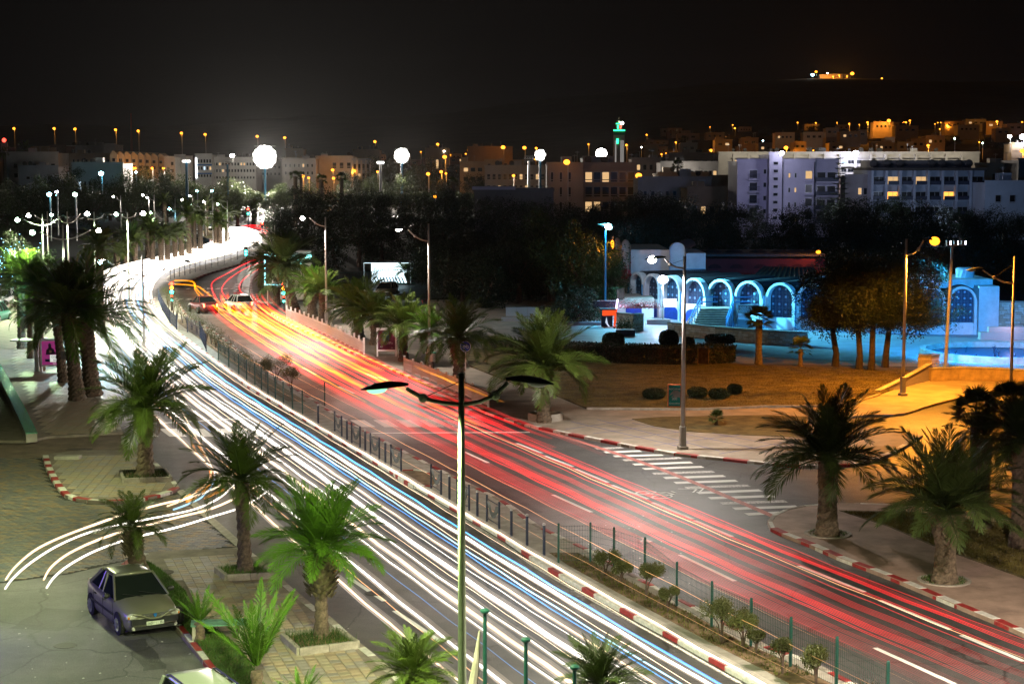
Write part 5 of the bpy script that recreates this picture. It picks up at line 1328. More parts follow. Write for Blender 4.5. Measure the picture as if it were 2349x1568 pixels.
cap_post(1317, 1850, 1524, 'rightmost green mushroom-capped post, only its tip showing')

# ------------------------------------------------------------------ signs and posters
INK = dict(w=emi('sign white', (.9, .95, 1), .9, 'NONE'), k=mat('sign black', (.01, .01, .01), .5), wp=mat('sign white paint', (.8, .8, .8), .5), g=mat('plate green ink', (.01, .05, .03), .5), r=mat('sign red', (.5, .03, .04), .5))
t = thing('bicycle_sign', 'round blue sign with a white bicycle on a thin pole', 'road sign', G(1068, 888, .13)); b = t.location; Ys = b.y
H = Q(1069, 794, Ys).z - .13; R = 12.5 * px(Ys)
mb = MB(); mb.tube([(0, .02, 0), (0, .02, H + R * .8)], .03, 8); mb.build('pole', M['steel'], t)
mb = MB(); mb.lathe([(R, 0), (R, .03)], 28); pl = mb.build('sign_plate', mat('blue sign', (.02, .05, .35), .4), t, (0, -.02, H)); pl.rotation_euler[0] = math.pi / 2
mb = ringflat(0, 0, R * .98, R * .07, 0.034, 28); mb.build('sign_rim', INK['wp'], pl)
s = R / 1.25; mb = ringflat(-.5 * s, -.15 * s, .34 * s, .07 * s, .034); b2 = ringflat(.5 * s, -.15 * s, .34 * s, .07 * s, .034); mb.add(b2.v, b2.f)
for a, c in (((-.5, -.15), (-.2, .3)), ((-.2, .3), (.3, .35)), ((.3, .35), (.5, -.15)), ((-.2, .3), (0, -.15)), ((0, -.15), (.3, .35)), ((-.5, -.15), (0, -.15)), ((-.28, .42), (-.08, .42)), ((-.2, .3), (-.2, .42)), ((.3, .35), (.28, .5)), ((.28, .5), (.42, .5))):
    p, q = Vector(a) * s, Vector(c) * s; n = Vector((-(q - p).y, (q - p).x)).normalized() * .03 * s
    mb.add([(*(p - n), .034), (*(q - n), .034), (*(q + n), .034), (*(p + n), .034)], [(0, 1, 2, 3)])
mb.build('bicycle_symbol', INK['wp'], pl)

def poster(u, v, wpx, vt, label, kind, z0=.13, rz=0.0, post='whitefence'):
    b = G(u, v, z0); Y = b.y; t = thing('poster_panel', label, 'poster panel', b, rz); H = Q(u, vt, Y).z - z0; w = wpx * px(Y) / 2; f = .10
    mb = MB(); mb.box(-w, -.08, 0, -w + f, .08, H); mb.box(w - f, -.08, 0, w, .08, H); mb.box(-w + f, -.08, .38, w - f, .08, .38 + f); mb.box(-w + f, -.08, H - f * 1.6, w - f, .08, H); fr = mb.build('frame', M[post], t)
    return t, w - f, .48, H - .16
t, w, z0_, z1_ = poster(116, 853, 44, 776, 'lit magenta phone poster panel of the left bus stop', 'a')
def card(t, w, z0_, z1_, m, y=-.05, name='poster'):
    mb = MB(); mb.box(-w, y, z0_, w, y + .04, z1_); return mb.build(name, m, t)
pm = mat('magenta poster', (.25, .03, .20), .5, .5, 1.6, col2=(.5, .03, .10)); pm.node_tree.nodes['Principled BSDF'].inputs['Emission Color'].default_value = (.35, .04, .22, 1); pm.node_tree.nodes['Principled BSDF'].inputs['Emission Strength'].default_value = .5
c_ = card(t, w, z0_, z1_, pm); h_ = z1_ - z0_
glow = emi('poster white', (.9, .92, .85), .75, 'NONE'); dk = mat('poster dark', (.04, .02, .05), .6); sk = mat('poster skin tone', (.5, .28, .18), .6)
mb = MB(); mb.box(w * .0, -.055, z0_ + h_ * .12, w * .88, -.051, z0_ + h_ * .42); mb.build('price_box', glow, c_)
text('12Go', c_, (w * .08, -.06, z0_ + h_ * .29), h_ * .13, dk, ext=.001); text('50', c_, (w * .40, -.06, z0_ + h_ * .15), h_ * .13, dk, ext=.001); text('inwi', c_, (w * .34, -.056, z0_ + h_ * .03), h_ * .085, glow, ext=.001)
mb = MB(); mb.box(-w * .62, -.054, z0_ + h_ * .13, w * .0, -.0515, z0_ + h_ * .24); mb.build('caption_box', mat('caption navy', (.01, .02, .08), .5), c_)
mb = MB(); mb.prism([(-.5 * w, .42), (-.45 * w, .62), (-.15 * w, .72), (-.2 * w, .86), (.05 * w, .92), (.2 * w, .84), (.2 * w, .72), (.5 * w, .66), (.72 * w, .45)], None, 0)
mb.v = [(x, -.0535, z0_ + h_ * y) for x, y, z in mb.v]; mb.build('seated_figure', dk, c_)
mb = MB(); mb.prism([(-.1 * w, .55), (.0, .62), (.25 * w, .58), (.2 * w, .52), (0, .5)], None, 0); mb.v = [(x, -.0555, z0_ + h_ * y) for x, y, z in mb.v]; mb.build('hands', sk, c_)
t2 = thing('bus_shelter_support', 'white Y-shaped support of the left bus shelter', 'bus shelter', G(84, 852, .13)); 
mb = MB(); mb.prism([(-.12, 0), (.16, 0), (.12, 1.2), (.20, 2.0), (.12, 2.0), (.02, 1.35), (-.08, 2.0), (-.18, 2.0), (-.14, 1.0)], 0, .12); mb.v = [(x, z, y) for x, y, z in mb.v]; mb.build('support', M['whitefence'], t2)
mb = MB(); mb.box(-1.6, -.3, 2.0, .5, 1.2, 2.08); mb.build('shelter_roof', M['steel'], t2)
t, w, z0_, z1_ = poster(887, 817, 46, 752, 'dark purple phone poster panel beside the red trails', 'b')
c_ = card(t, w, z0_, z1_, mat('purple poster', (.13, .02, .055), .45, .5, 1.5)); h_ = z1_ - z0_
mb = MB(); mb.box(-w * .45, -.056, z0_ + h_ * .45, w * .3, -.052, z0_ + h_ * .95); mb.build('phone_picture', mat('poster blue', (.02, .10, .22), .5, .4, 2), c_)
mb = MB(); mb.box(-w * .5, -.060, z0_ + h_ * .77, w * .26, -.057, z0_ + h_ * .80); mb.build('white_bar', INK['wp'], c_)
text('Téléchargez\nen un clin d\'œil', c_, (-w * .1, -.056, z0_ + h_ * .37), h_ * .06, INK['wp'], ext=.001); text('4G', c_, (-w * .8, -.056, z0_ + h_ * .11), h_ * .12, INK['wp'], ext=.001, shear=.3); text('inwi', c_, (w * .5, -.056, z0_ + h_ * .08), h_ * .07, INK['wp'], ext=.001)
t2 = thing('bus_shelter_support', 'white tapered support right of the purple poster panel', 'bus shelter', G(920, 819, .13)); mb = MB(); mb.prism([(-.2, 0), (.25, 0), (.10, 1.6), (-.24, 2.2)], 0, .12); mb.v = [(x, z, y) for x, y, z in mb.v]; mb.build('support', M['whitefence'], t2)
# billboard
b = G(626, 700, .13); t = thing('lit_billboard', 'billboard with French lettering half hidden by the large dark palm', 'billboard', b); Y = b.y
za = Q(626, 651, Y).z - .13; zb = Q(626, 588, Y).z - .13; w = 16 * px(Y) * 1.15
mb = MB(); mb.box(-w, -.12, za, -w + .12, .1, zb); mb.box(w - .12, -.12, za, w, .1, zb); mb.box(-w, -.12, za - .12, w, .1, za); mb.box(-w, -.12, zb, w, .1, zb + .2); mb.build('frame', emi('billboard edge light', (.35, .9, 1), 3), t)
for x in (-w * .6, w * .6): mb = MB(); mb.tube([(x, 0, 0), (x, 0, za)], .07, 8); mb.build('leg', M['polew'], t)
mb = MB(); mb.box(-w + .12, -.08, za, w - .12, .05, zb); c_ = mb.build('poster', mat('billboard slate', (.05, .045, .07), .5), t)
org = emi('billboard orange letters', (1, .5, .12), .8, 'NONE')
text('véhicule\nmon bureau', c_, (-w + .3, -.1, za + (zb - za) * .72), .42, org, ext=.002)
mb = MB(); mb.box(-w * .6, -.1, za + .1, w * .7, -.085, za + (zb - za) * .35); mb.build('pale_picture', emi('billboard picture', (.75, .6, .45), .5, 'NONE'), c_)
# cyan kiosk lights behind the palm
t = thing('lit_kiosk', 'cyan-lit kiosk front behind the large dark palm', 'kiosk', (Q(665, 380, 175).x, 175, 0)); 
cyn = emi('kiosk light', (.25, .95, .9), 5)
z0_ = Q(0, 650, 175).z; z1_ = Q(0, 582, 175).z
mb = MB(); mb.box(-1.8, .3, 0, 2.0, 3, z1_ + .3); mb.build('kiosk_wall', M['conc'], t)
mb = MB(); mb.box(-1.5, .1, z1_ - .7, .0, .25, z1_); mb.box(.3, .1, z1_ - 1.4, 1.0, .25, z1_ - .3); mb.box(1.4, .1, z1_ - .5, 2.0, .25, z1_ - .1); mb.build('light_panel', cyn, t)
# bicycle shelter
b = G(884, 650, .13); Y = b.y; s_ = px(Y)
t = thing('bicycle_shelter', 'brightly lit white bicycle hire shelter with a blue word on its wall', 'shelter', b)
W0 = (851 - 884) * s_; W1 = (932 - 884) * s_; zt = Q(0, 603, Y).z; wall = emi('shelter light wall', (.72, .93, 1.0), 2.2)
mb = MB(); mb.box(W0, .5, .05, W1, .62, zt - .1); wl = mb.build('light_wall', wall, t)
mb = MB(); mb.box(W0 - .9, -.9, zt - .06, W1 + .7, .8, zt + .06); mb.build('shelter_roof', M['navy'], t)
mb = MB(); mb.box(W0 - .7, -.7, zt - .12, W1 + .4, .4, zt - .07); mb.build('roof_light', wall, t)
for x in (W0 - .75, W1 + .55): mb = MB(); mb.tube([(x, -.7, 0), (x, -.7, zt - .06)], .06, 8); mb.build('post', INK['wp'], t)
mb = MB(); mb.box(W0 - .5, -.4, 0, W1 + 1.0, .9, .05); mb.build('green_base', mat('green deck', (.02, .25, .15), .5), t)
for k in range(10):
    x = W0 + .55 + k * (W1 - W0 - .7) / 9.5
    mb = MB(); mb.add([(x, -.1, .05), (x + .14, -.1, .05), (x + .14, .1, .05), (x, .1, .05), (x - .28, -.1, .75), (x - .16, -.1, .75), (x - .16, .1, .75), (x - .28, .1, .75)], [(0, 3, 2, 1), (4, 5, 6, 7), (0, 1, 5, 4), (1, 2, 6, 5), (2, 3, 7, 6), (3, 0, 4, 7)]); mb.build('docking_post', mat('dock blue', (.02, .12, .18), .5), t)
blu = mat('word blue', (.02, .22, .38), .5)
text('Baskuit', wl, (W0 + .3, .49, zt * .55), .62, blu, ext=.003)
mb = MB(); mb.box(W0 + .32, .49, zt * .43, W0 + 1.0, .499, zt * .45); mb.build('small_caption', blu, wl)
lamp(t, ((W0 + W1) / 2, -.6, zt - .3), (.5, .88, 1.0), 300, 'POINT', .5)
def bicycle(loc, label, s=1.0, rz=0, m='navy'):
    t = thing('bicycle', label, 'bicycle', loc, rz)
    for x in (-.5, .5):
        mb = MB(); pts = [(x + .33 * math.cos(g), 0, .33 + .33 * math.sin(g)) for g in [i * math.pi / 9 for i in range(19)]]; mb.tube(pts, .02, 5); mb.build('wheel', M['black'], t)
    mb = MB(); f = [(-.5, .33), (-.15, .75), (.35, .8), (.5, .33)]; 
    for a, c in (((-.5, .33), (-.15, .75)), ((-.15, .75), (.35, .8)), ((.38, .95), (.5, .33)), ((-.15, .75), (-.05, .33)), ((-.05, .33), (.35, .8)), ((-.5, .33), (-.05, .33))): mb.tube([(a[0], 0, a[1]), (c[0], 0, c[1])], .018, 5)
    mb.build('frame', M[m], t); mb = MB(); mb.box(-.28, -.07, .84, -.02, .07, .88); mb.build('saddle', M['black'], t); mb = MB(); mb.tube([(.34, -.25, .98), (.4, 0, .95), (.34, .25, .98)], .015, 5); mb.build('handlebar', M['steel'], t)
bicycle(b + Vector((W0 + 2.9, -.3, .05)), 'single hire bicycle docked in the lit shelter', rz=1.2)

# sign on the lamp pole
b = G(1566, 1030, .13); Y = b.y; x0 = (1530 - 1566) * px(Y); x1 = (1562 - 1566) * px(Y); zt = Q(0, 881, Y).z - .13; zb = Q(0, 933, Y).z - .13
t = thing('pole_banner', 'green crocodile park banner in an orange frame on the lamp pole', 'sign', b)
mb = MB(); f = .045
mb.box(x0, -.03, zb, x1, .03, zb + f); mb.box(x0, -.03, zt - f, x1, .03, zt); mb.box(x0, -.03, zb + f, x0 + f, .03, zt - f); mb.box(x1 - f, -.03, zb + f, x1, .03, zt - f); mb.build('frame', mat('orange frame', (.55, .16, .06), .5), t)
mb = MB(); mb.box(x0 + f, -.015, zb + f, x1 - f, .015, zt - f); c_ = mb.build('banner_cloth', mat('banner green', (.01, .26, .24), .5, .3, 3), t)
for z in (zb + .1, zt - .1): mb = MB(); mb.box(x1, -.02, z, .1, .02, z + .03); mb.build('clamp', M['steel'], t)
w = x1 - x0 - 2 * f; h = zt - zb
text('CROCOPARC', c_, ((x0 + x1) / 2, -.02, zt - .26), w * .195, INK['wp'], align='CENTER', ext=.001)
text('300', c_, ((x0 + x1) / 2, -.02, zb + .34), w * .30, INK['wp'], align='CENTER', ext=.001); text('Crocodiles', c_, ((x0 + x1) / 2, -.02, zb + .14), w * .205, INK['wp'], align='CENTER', ext=.001)
mb = MB(); pl = [(-.46, .48), (-.3, .62), (-.1, .72), (.2, .74), (.48, .66), (.48, .40), (.3, .44), (.1, .40), (-.1, .46), (-.35, .40), (-.1, .54), (.1, .56), (-.2, .56)]
mb.prism([(x * w, y * h) for x, y in pl], None, 0); mb.v = [((x0 + x1) / 2 + x, -.018, zb + y) for x, y, z in mb.v]; mb.build('crocodile_drawing', mat('sign grey', (.25, .27, .27), .6), c_)
# bin and small street furniture
b = G(1073, 0, 0) if False else G(994, 846, .13)
t = thing('litter_bin', 'small grey litter bin with a green lid by the second lamp pole', 'litter bin', b); mb = MB(); mb.lathe([(.06, 0), (.06, .5)], 8); mb.build('stand', M['black'], t); mb = MB(); mb.lathe([(.17, .5), (.19, 1.05)], 12); mb.build('bin_body', M['steel'], t); mb = MB(); mb.lathe([(.2, 1.05), (.17, 1.12), (.08, 1.15)], 12); mb.build('lid', mat('bin green', (.05, .3, .2), .5), t)
b = G(156, 1052, .13); t = thing('concrete_block', 'low concrete slab box on the rounded island', 'concrete block', b); mb = MB(); mb.obox((0, 0, 0), (1, -.03), 1.15, .55, .16, ch=.02); mb.build('block', M['conc'], t)
for i, (u, v) in enumerate([(182, 1024), (375, 1312)]):
    b = G(u, v, .145); t = thing('manhole_cover', ['rusty drain grate on the ramp', 'iron manhole cover at the edge of the grass bed'][i], 'manhole cover', b); mb = MB()
    if i: mb.lathe([(.34, 0), (.34, .02)], 20)
    else: mb.box(-.6, -.25, -.13, .6, .25, -.12)
    mb.build('cover', mat('iron', (.08, .06, .05), .6, .3, 20), t)
t = thing('parking_sign', 'small grey sign box on a post behind the bus stop poster', 'sign', G(160, 900, .13)); mb = MB(); mb.tube([(0, 0, 0), (0, 0, 2.4)], .04, 8); mb.build('post', M['steel'], t); mb = MB(); mb.box(-.45, -.06, 2.0, .45, .06, 2.45); mb.build('sign_box', mat('sign grey box', (.3, .28, .3), .5), t)
t = thing('green_bench', 'dark green box bench in the grass beside the small young palm', 'bench', G(455, 1462, .15)); t.rotation_euler[2] = .15
for y in (-.25, -.08, .09, .26): mb = MB(); mb.box(-.2, y - .07, .40, 1.35, y + .07, .44); mb.build('plank', mat('bench green', (.10, .25, .17), .5, .3, 6), t)
for x in (-.1, 1.2): mb = MB(); mb.box(x - .06, -.3, 0, x + .06, .32, .40); mb.build('leg', M['conc'], t)

# low wall topped with green mosaic
wl_pts = [G(u, v, .13) for u, v in [(-60, 790), (-10, 850), (20, 905), (48, 960), (73, 1014)]]
t = thing('mosaic_wall', 'low wall whose glittering green mosaic top catches the light', 'wall', wl_pts[-1])
P_ = resample(smooth(wl_pts, .5), 1.4)
for a, b in zip(P_, P_[1:]):
    d = b - a; c = (a + b) / 2 - wl_pts[-1]; mb = MB(); mb.obox((0, 0, 0), (1, 0), d.length, .52, .42); mb.build('wall_block', M['conc'], t, c, math.atan2(d.y, d.x))
    mb = MB(); mb.obox((0, 0, .42), (1, 0), d.length, .56, .05); o = mb.build('mosaic_cap', MATS.get('mosaic') or mat('mosaic', (.12, .36, .22), .12, .7, 14, .9, 16, spec=1.0, detail=2), t, c, math.atan2(d.y, d.x))

# ------------------------------------------------------------------ light of the passing traffic, hanging at lamp height along the lanes
TW = glowmat('headlight white', (1.0, .92, .82), 1.35, 'AUTO'); TWm = glowmat('headlight warm', (1.0, .74, .50), .7, 'AUTO'); TB = glowmat('headlight blue', (.06, .36, .95), .50)
TC = glowmat('headlight pale blue', (.40, .75, 1.0), .6); TWh = glowmat('headlight haze', (1.0, .82, .64), .09); TBh = glowmat('blue haze', (.15, .40, .9), .12)
TR = glowmat('tail light red', (1.0, .010, .018), .50, 'AUTO'); TRd = glowmat('tail light dim red', (1.0, .015, .025), .24); TY = glowmat('tail light amber', (1.0, .32, .0), .50, 'AUTO'); TYw = glowmat('tail light yellow white', (1.0, .60, .06), .9, 'AUTO'); TO = glowmat('marker orange', (1.0, .50, .22), .8)
def trail(spine, d, r, m, label, z=.62, v0=0, v1=1e9, side=1, wob=.03, strands=1, spread=.05, name='headlight_trail', cat='light trail', seed=0, drift=0.0, ww=1.0, soft=None):
    rg = random.Random(seed + int(d * 100)); t = MB(); ph = rg.uniform(0, 6)
    for k in range(strands):
        off = d + (k - (strands - 1) / 2) * spread; n = len(spine)
        q = offset2(spine, side * off); pts = []
        for i, p in enumerate(q):
            if not (v0 <= p.y <= v1): continue
            w_ = wob * math.sin(p.y * .6 * ww + ph) * .3 + wob * math.sin(p.y * .13 * ww + ph * 2 + k * .5) + drift * math.sin((p.y - 60) * .02 + ph)
            tn = (q[min(i + 1, n - 1)] - q[max(i - 1, 0)]).normalized()
            pts.append(Vector((p.x - tn.y * w_, p.y + tn.x * w_, z + .02 * math.sin(p.y * 1.1 + ph) + k * .012)))
        if len(pts) > 2:
            n0 = len(pts); fade = lambda i: min(1.0, (i + 1) / 6, (n0 - i) / 6)
            t.tube(pts, [r * (.60 + max(0, (p_.y - 55)) * .0055) * (fade(i) if name != 'headlight_trail' else 1) for i, p_ in enumerate(pts)], 5)
            if r > .03 and k in (0, strands - 1) and soft is not None:
                for h in range(3):
                    sg = -1 if k == 0 and (strands > 1 or h % 2) else 1; e = sg * (r * .9 + .035 * (h + 1)); q2 = [pts[i] + Vector((-(pts[min(i + 1, n0 - 1)] - pts[max(i - 1, 0)]).normalized().y * e * side, (pts[min(i + 1, n0 - 1)] - pts[max(i - 1, 0)]).normalized().x * e * side, .02 * h)) for i in range(n0)]
                    t.tube(q2, [(.030 - .006 * h) * (1 + max(0, (p_.y - 60)) * .006) for p_ in q2], 4, mi=1)
    o = t.build(name, [m, soft or m], label=label, category=cat); return o
wl_ = [(.95, .042, TWm, 'broad warm', 3), (1.4, .012, TWm, 'thin brownish', 2), (1.95, .028, TB, 'deep blue', 5), (2.25, .055, TW, 'broad white', 2), (2.57, .012, TWm, 'thin brownish', 3), (2.86, .026, TC, 'blue-white', 3), (2.98, .025, TB, 'deep blue', 2), (3.3, .035, TWm, 'cream', 2), (3.65, .018, TW, 'thin white', 1), (4.2, .06, TW, 'broad white', 3), (4.4, .012, TWm, 'thin cream', 2),
       (4.75, .038, TW, 'white', 1), (5.3, .05, TWm, 'broad cream', 3), (5.8, .035, TW, 'white', 1), (6.1, .012, TB, 'thin blue', 1), (7.05, .045, TW, 'white', 2), (7.2, .016, TO, 'orange-edged', 1), (8.05, .042, TWm, 'cream', 2)]
for i, (d, r, m_, w_, st) in enumerate(wl_):
    trail(SPL, d, r, m_, '%s %s headlight streak counted from the median kerb' % (ORD[i], w_), z=.62, strands=st, spread=r * 1.1, seed=i, v1=372, soft=TWh if m_ in (TW, TWm) else TBh, drift=.12 if d > 3 else .05, wob=.018)
for i, (d, z) in enumerate([(-.9, 1.0), (-.3, .6), (-1.7, 1.1)]): trail(SPL, d, [.011, .006, .005][i], TO, ['thin orange streak running over the median at rail height', 'thin orange streak along the left lip of the median', 'faint orange streak over the middle of the median'][i], z=z, v1=130, name='marker_trail', seed=i)
for i, (d, r, st, z) in enumerate([(.9, .07, 3, .9), (1.9, .07, 3, .8), (3.0, .08, 3, .9), (4.2, .08, 3, .8), (5.4, .08, 3, .7), (6.6, .07, 3, .8), (7.6, .05, 3, .9)]):
    trail(SPL, d, r, TW, '%s thick white glare streak of the far bend counted from the median' % ORD[i], z=z, v0=165, v1=372, strands=st, spread=.3, seed=40 + i, name='headlight_trail')
rd = [(.62, .008, TRd, 4), (.92, .010, TRd, 6), (1.4, .008, TRd, 3), (1.85, .010, TR, 2), (2.25, .011, TR, 5), (2.6, .008, TRd, 3), (3.2, .011, TRd, 5), (3.85, .010, TR, 1), (4.2, .011, TO, 1), (4.3, .009, TR, 2), (4.85, .013, TR, 3), (5.1, .008, TRd, 3), (5.4, .010, TR, 1)]
for i, (d, r, m_, st) in enumerate(rd):
    trail(SPR_T, d, r * 1.9, m_, '%s red tail light streak counted from the median fence' % ORD[i], z=.78, strands=st, spread=.06, side=-1, v1=100, seed=70 + i, name='tail_light_trail', drift=.06, wob=.014)
rd2 = [(1.0, .02, TRd, 3), (1.5, .03, TR, 3), (2.2, .03, TR, 3), (2.8, .03, TR, 3), (3.5, .03, TR, 4), (4.3, .03, TR, 3), (4.9, .03, TR, 4), (5.6, .03, TR, 3), (6.2, .03, TR, 4), (6.8, .03, TR, 3), (7.4, .03, TR, 3), (8.0, .02, TRd, 3)]
for i, (d, r, m_, st) in enumerate(rd2):
    trail(SPR_T, d * .88, r, m_, '%s red streak under the amber ones counted from the median side' % ORD[i], z=.78, strands=st, spread=.08, side=-1, v0=76 + (i * 7 % 11), v1=176, seed=170 + i, name='tail_light_trail', drift=.12, wob=.02)
ye_ = [(1.5, .04, TY, 2, 92, 172), (2.0, .035, TY, 2, 112, 172), (2.5, .05, TYw, 1, 122, 165), (2.9, .05, TY, 3, 86, 172), (3.4, .04, TY, 2, 100, 172), (3.9, .05, TY, 4, 112, 170), (4.4, .05, TYw, 2, 118, 168), (4.8, .05, TY, 3, 84, 170), (5.2, .05, TY, 3, 92, 160), (5.8, .05, TYw, 2, 124, 160), (6.3, .05, TY, 4, 106, 158), (6.7, .05, TY, 3, 120, 158), (7.0, .045, TY, 2, 98, 150), (8.5, .05, TY, 2, 92, 112)]
ye = [(d * (.93 if d < 8 else 1), r, m_, st, a, b) for d, r, m_, st, a, b in ye_]
for i, (d, r, m_, st, a, b) in enumerate(ye):
    trail(SPR_T, d, r, m_, '%s amber tail light streak counted from the median side' % ORD[i], z=.85, strands=st, spread=r * 1.6, side=-1, v0=a, v1=b, seed=90 + i, name='tail_light_trail', drift=.12, wob=.018)
def free_trail(pix, r, m, label, z=.62, strands=1, spread=.06, name='headlight_trail'):
    P_ = smooth([Vector(G(u, v, z)) for u, v in pix], .35); t = MB()
    for k in range(strands):
        q = [p + Vector((0, (k - (strands - 1) / 2) * spread * 1.5, (k * .02))) for p in P_]; t.tube(q, r, 6)
    return t.build(name, m, label=label, category='light trail')
free_trail([(12, 1349), (30, 1325), (70, 1290), (130, 1252), (200, 1222), (285, 1200), (370, 1184), (450, 1166), (505, 1140), (536, 1112)], .032, TW, 'lower white streak of the leftmost pair turning into the side street')
free_trail([(14, 1328), (35, 1300), (80, 1262), (140, 1232), (220, 1202), (290, 1178), (370, 1156), (440, 1140), (500, 1116), (534, 1090)], .03, TWm, 'upper warm streak of the leftmost pair turning into the side street', strands=2, spread=.05)
free_trail([(107, 1347), (125, 1322), (160, 1294), (220, 1262), (300, 1234), (400, 1210), (480, 1186), (560, 1160), (615, 1125)], .032, TW, 'lower white streak of the second pair turning into the side street')
free_trail([(101, 1328), (118, 1300), (160, 1268), (230, 1236), (300, 1214), (400, 1188), (480, 1168), (545, 1140), (595, 1112)], .03, TWm, 'upper warm streak of the second pair turning into the side street', strands=2, spread=.05)
free_trail([(384, 1160), (420, 1146), (455, 1126), (480, 1098), (484, 1070), (470, 1040), (440, 985), (410, 930), (380, 880)], .035, TWm, 'white streak of the pair bending round the island corner', z=.62)
free_trail([(398, 1168), (430, 1156), (468, 1136), (490, 1106), (492, 1075)], .035, TC, 'pale blue streak of the pair bending round the island corner')
for i, (a, b) in enumerate([((482, 1078), (484, 1096)), ((470, 1112), (450, 1128)), ((436, 1134), (415, 1146)), ((490, 1080), (492, 1098)), ((482, 1112), (465, 1128)), ((450, 1140), (428, 1150)), ((513, 1122), (470, 1142)), ((452, 1040), (440, 1015)), ((470, 1045), (455, 1020))]):
    free_trail([a, b], .05, TY, '%s short amber blinker dash near the island corner' % ORD[i], z=.72, name='blinker_trail')
for i, px_ in enumerate([[(386, 652), (410, 652), (450, 656), (470, 668), (500, 692), (540, 715), (600, 742)], [(395, 645), (415, 643), (445, 648), (448, 665), (470, 690), (520, 715), (580, 735)], [(400, 644), (440, 645), (450, 662), (480, 688), (545, 718)], [(600, 590), (560, 606), (520, 628), (490, 645), (486, 662), (500, 690), (530, 712)], [(610, 598), (570, 612), (530, 636), (512, 655), (510, 670), (530, 690), (590, 712), (640, 735)], [(615, 604), (580, 625), (555, 645), (550, 665), (575, 688), (615, 712), (650, 735)],
                        [(620, 525), (600, 519), (575, 517), (555, 520)], [(615, 531), (590, 523), (565, 522)], [(612, 536), (585, 529), (560, 527)]]):
    free_trail(px_, .05 if i < 6 else .12, TR if i > 2 else TY, ['outer amber streak curling round the median signal', 'middle amber streak curling round the median signal', 'inner amber streak curling round the median signal', 'left S-shaped red streak crossing the junction', 'middle S-shaped red streak crossing the junction', 'right S-shaped red streak crossing the junction', 'farthest red streak beyond the white bend', 'second farthest red streak beyond the white bend', 'third farthest red streak beyond the white bend'][i], z=.8, strands=2, spread=.12 if i < 6 else .4, name='tail_light_trail')
# ------------------------------------------------------------------ buildings
def bm_(name, col, **k): return mat(name, col, k.get('rough', .8), .12, .25, .15, 3)
WALL = dict(white=bm_('white render', (.58, .56, .54)), grey=bm_('grey render', (.34, .32, .31)), cream=bm_('cream render', (.52, .44, .32)), ochre=bm_('ochre render', (.45, .33, .20)), brown=bm_('brown render', (.20, .11, .08)),
            pink=bm_('pink render', (.46, .36, .32)), violet=bm_('violet white render', (.50, .48, .58)), dark=bm_('dark render', (.16, .15, .15)), blue=bm_('blue white render', (.40, .46, .55)))
dishm = mat('dish grey', (.09, .085, .08), .8)
roofm = mat('roof felt', (.07, .065, .06), .9)
WIN = {}
def win_mesh(w, h, kind='dark', d=.10):
    k = (round(w, 1), round(h, 1), kind)
    if k not in WIN:
        f = .06 if w < 2.5 else .09; w, h = k[0], k[1]; a = MB(); a.box(-w / 2 - f, -d, -f, -w / 2, 0, h + f); a.box(w / 2, -d, -f, w / 2 + f, 0, h + f); a.box(-w / 2, -d, -f, w / 2, 0, 0); a.box(-w / 2, -d, h, w / 2, 0, h + f)
        if w > 1.6: a.box(-.03, -d * .7, 0, .03, 0, h)
        b = MB(); b.box(-w / 2, -.04, 0, w / 2, -.01, h)
        WIN[k] = (a.mesh('window', M['steel'] if kind != 'slot' else roofm), b.mesh('pane', {'dark': M['glass'], 'slot': M['glass'], 'w': M['litw'], 'c': M['litc'], 'o': M['lity']}[kind]))
    return WIN[k]
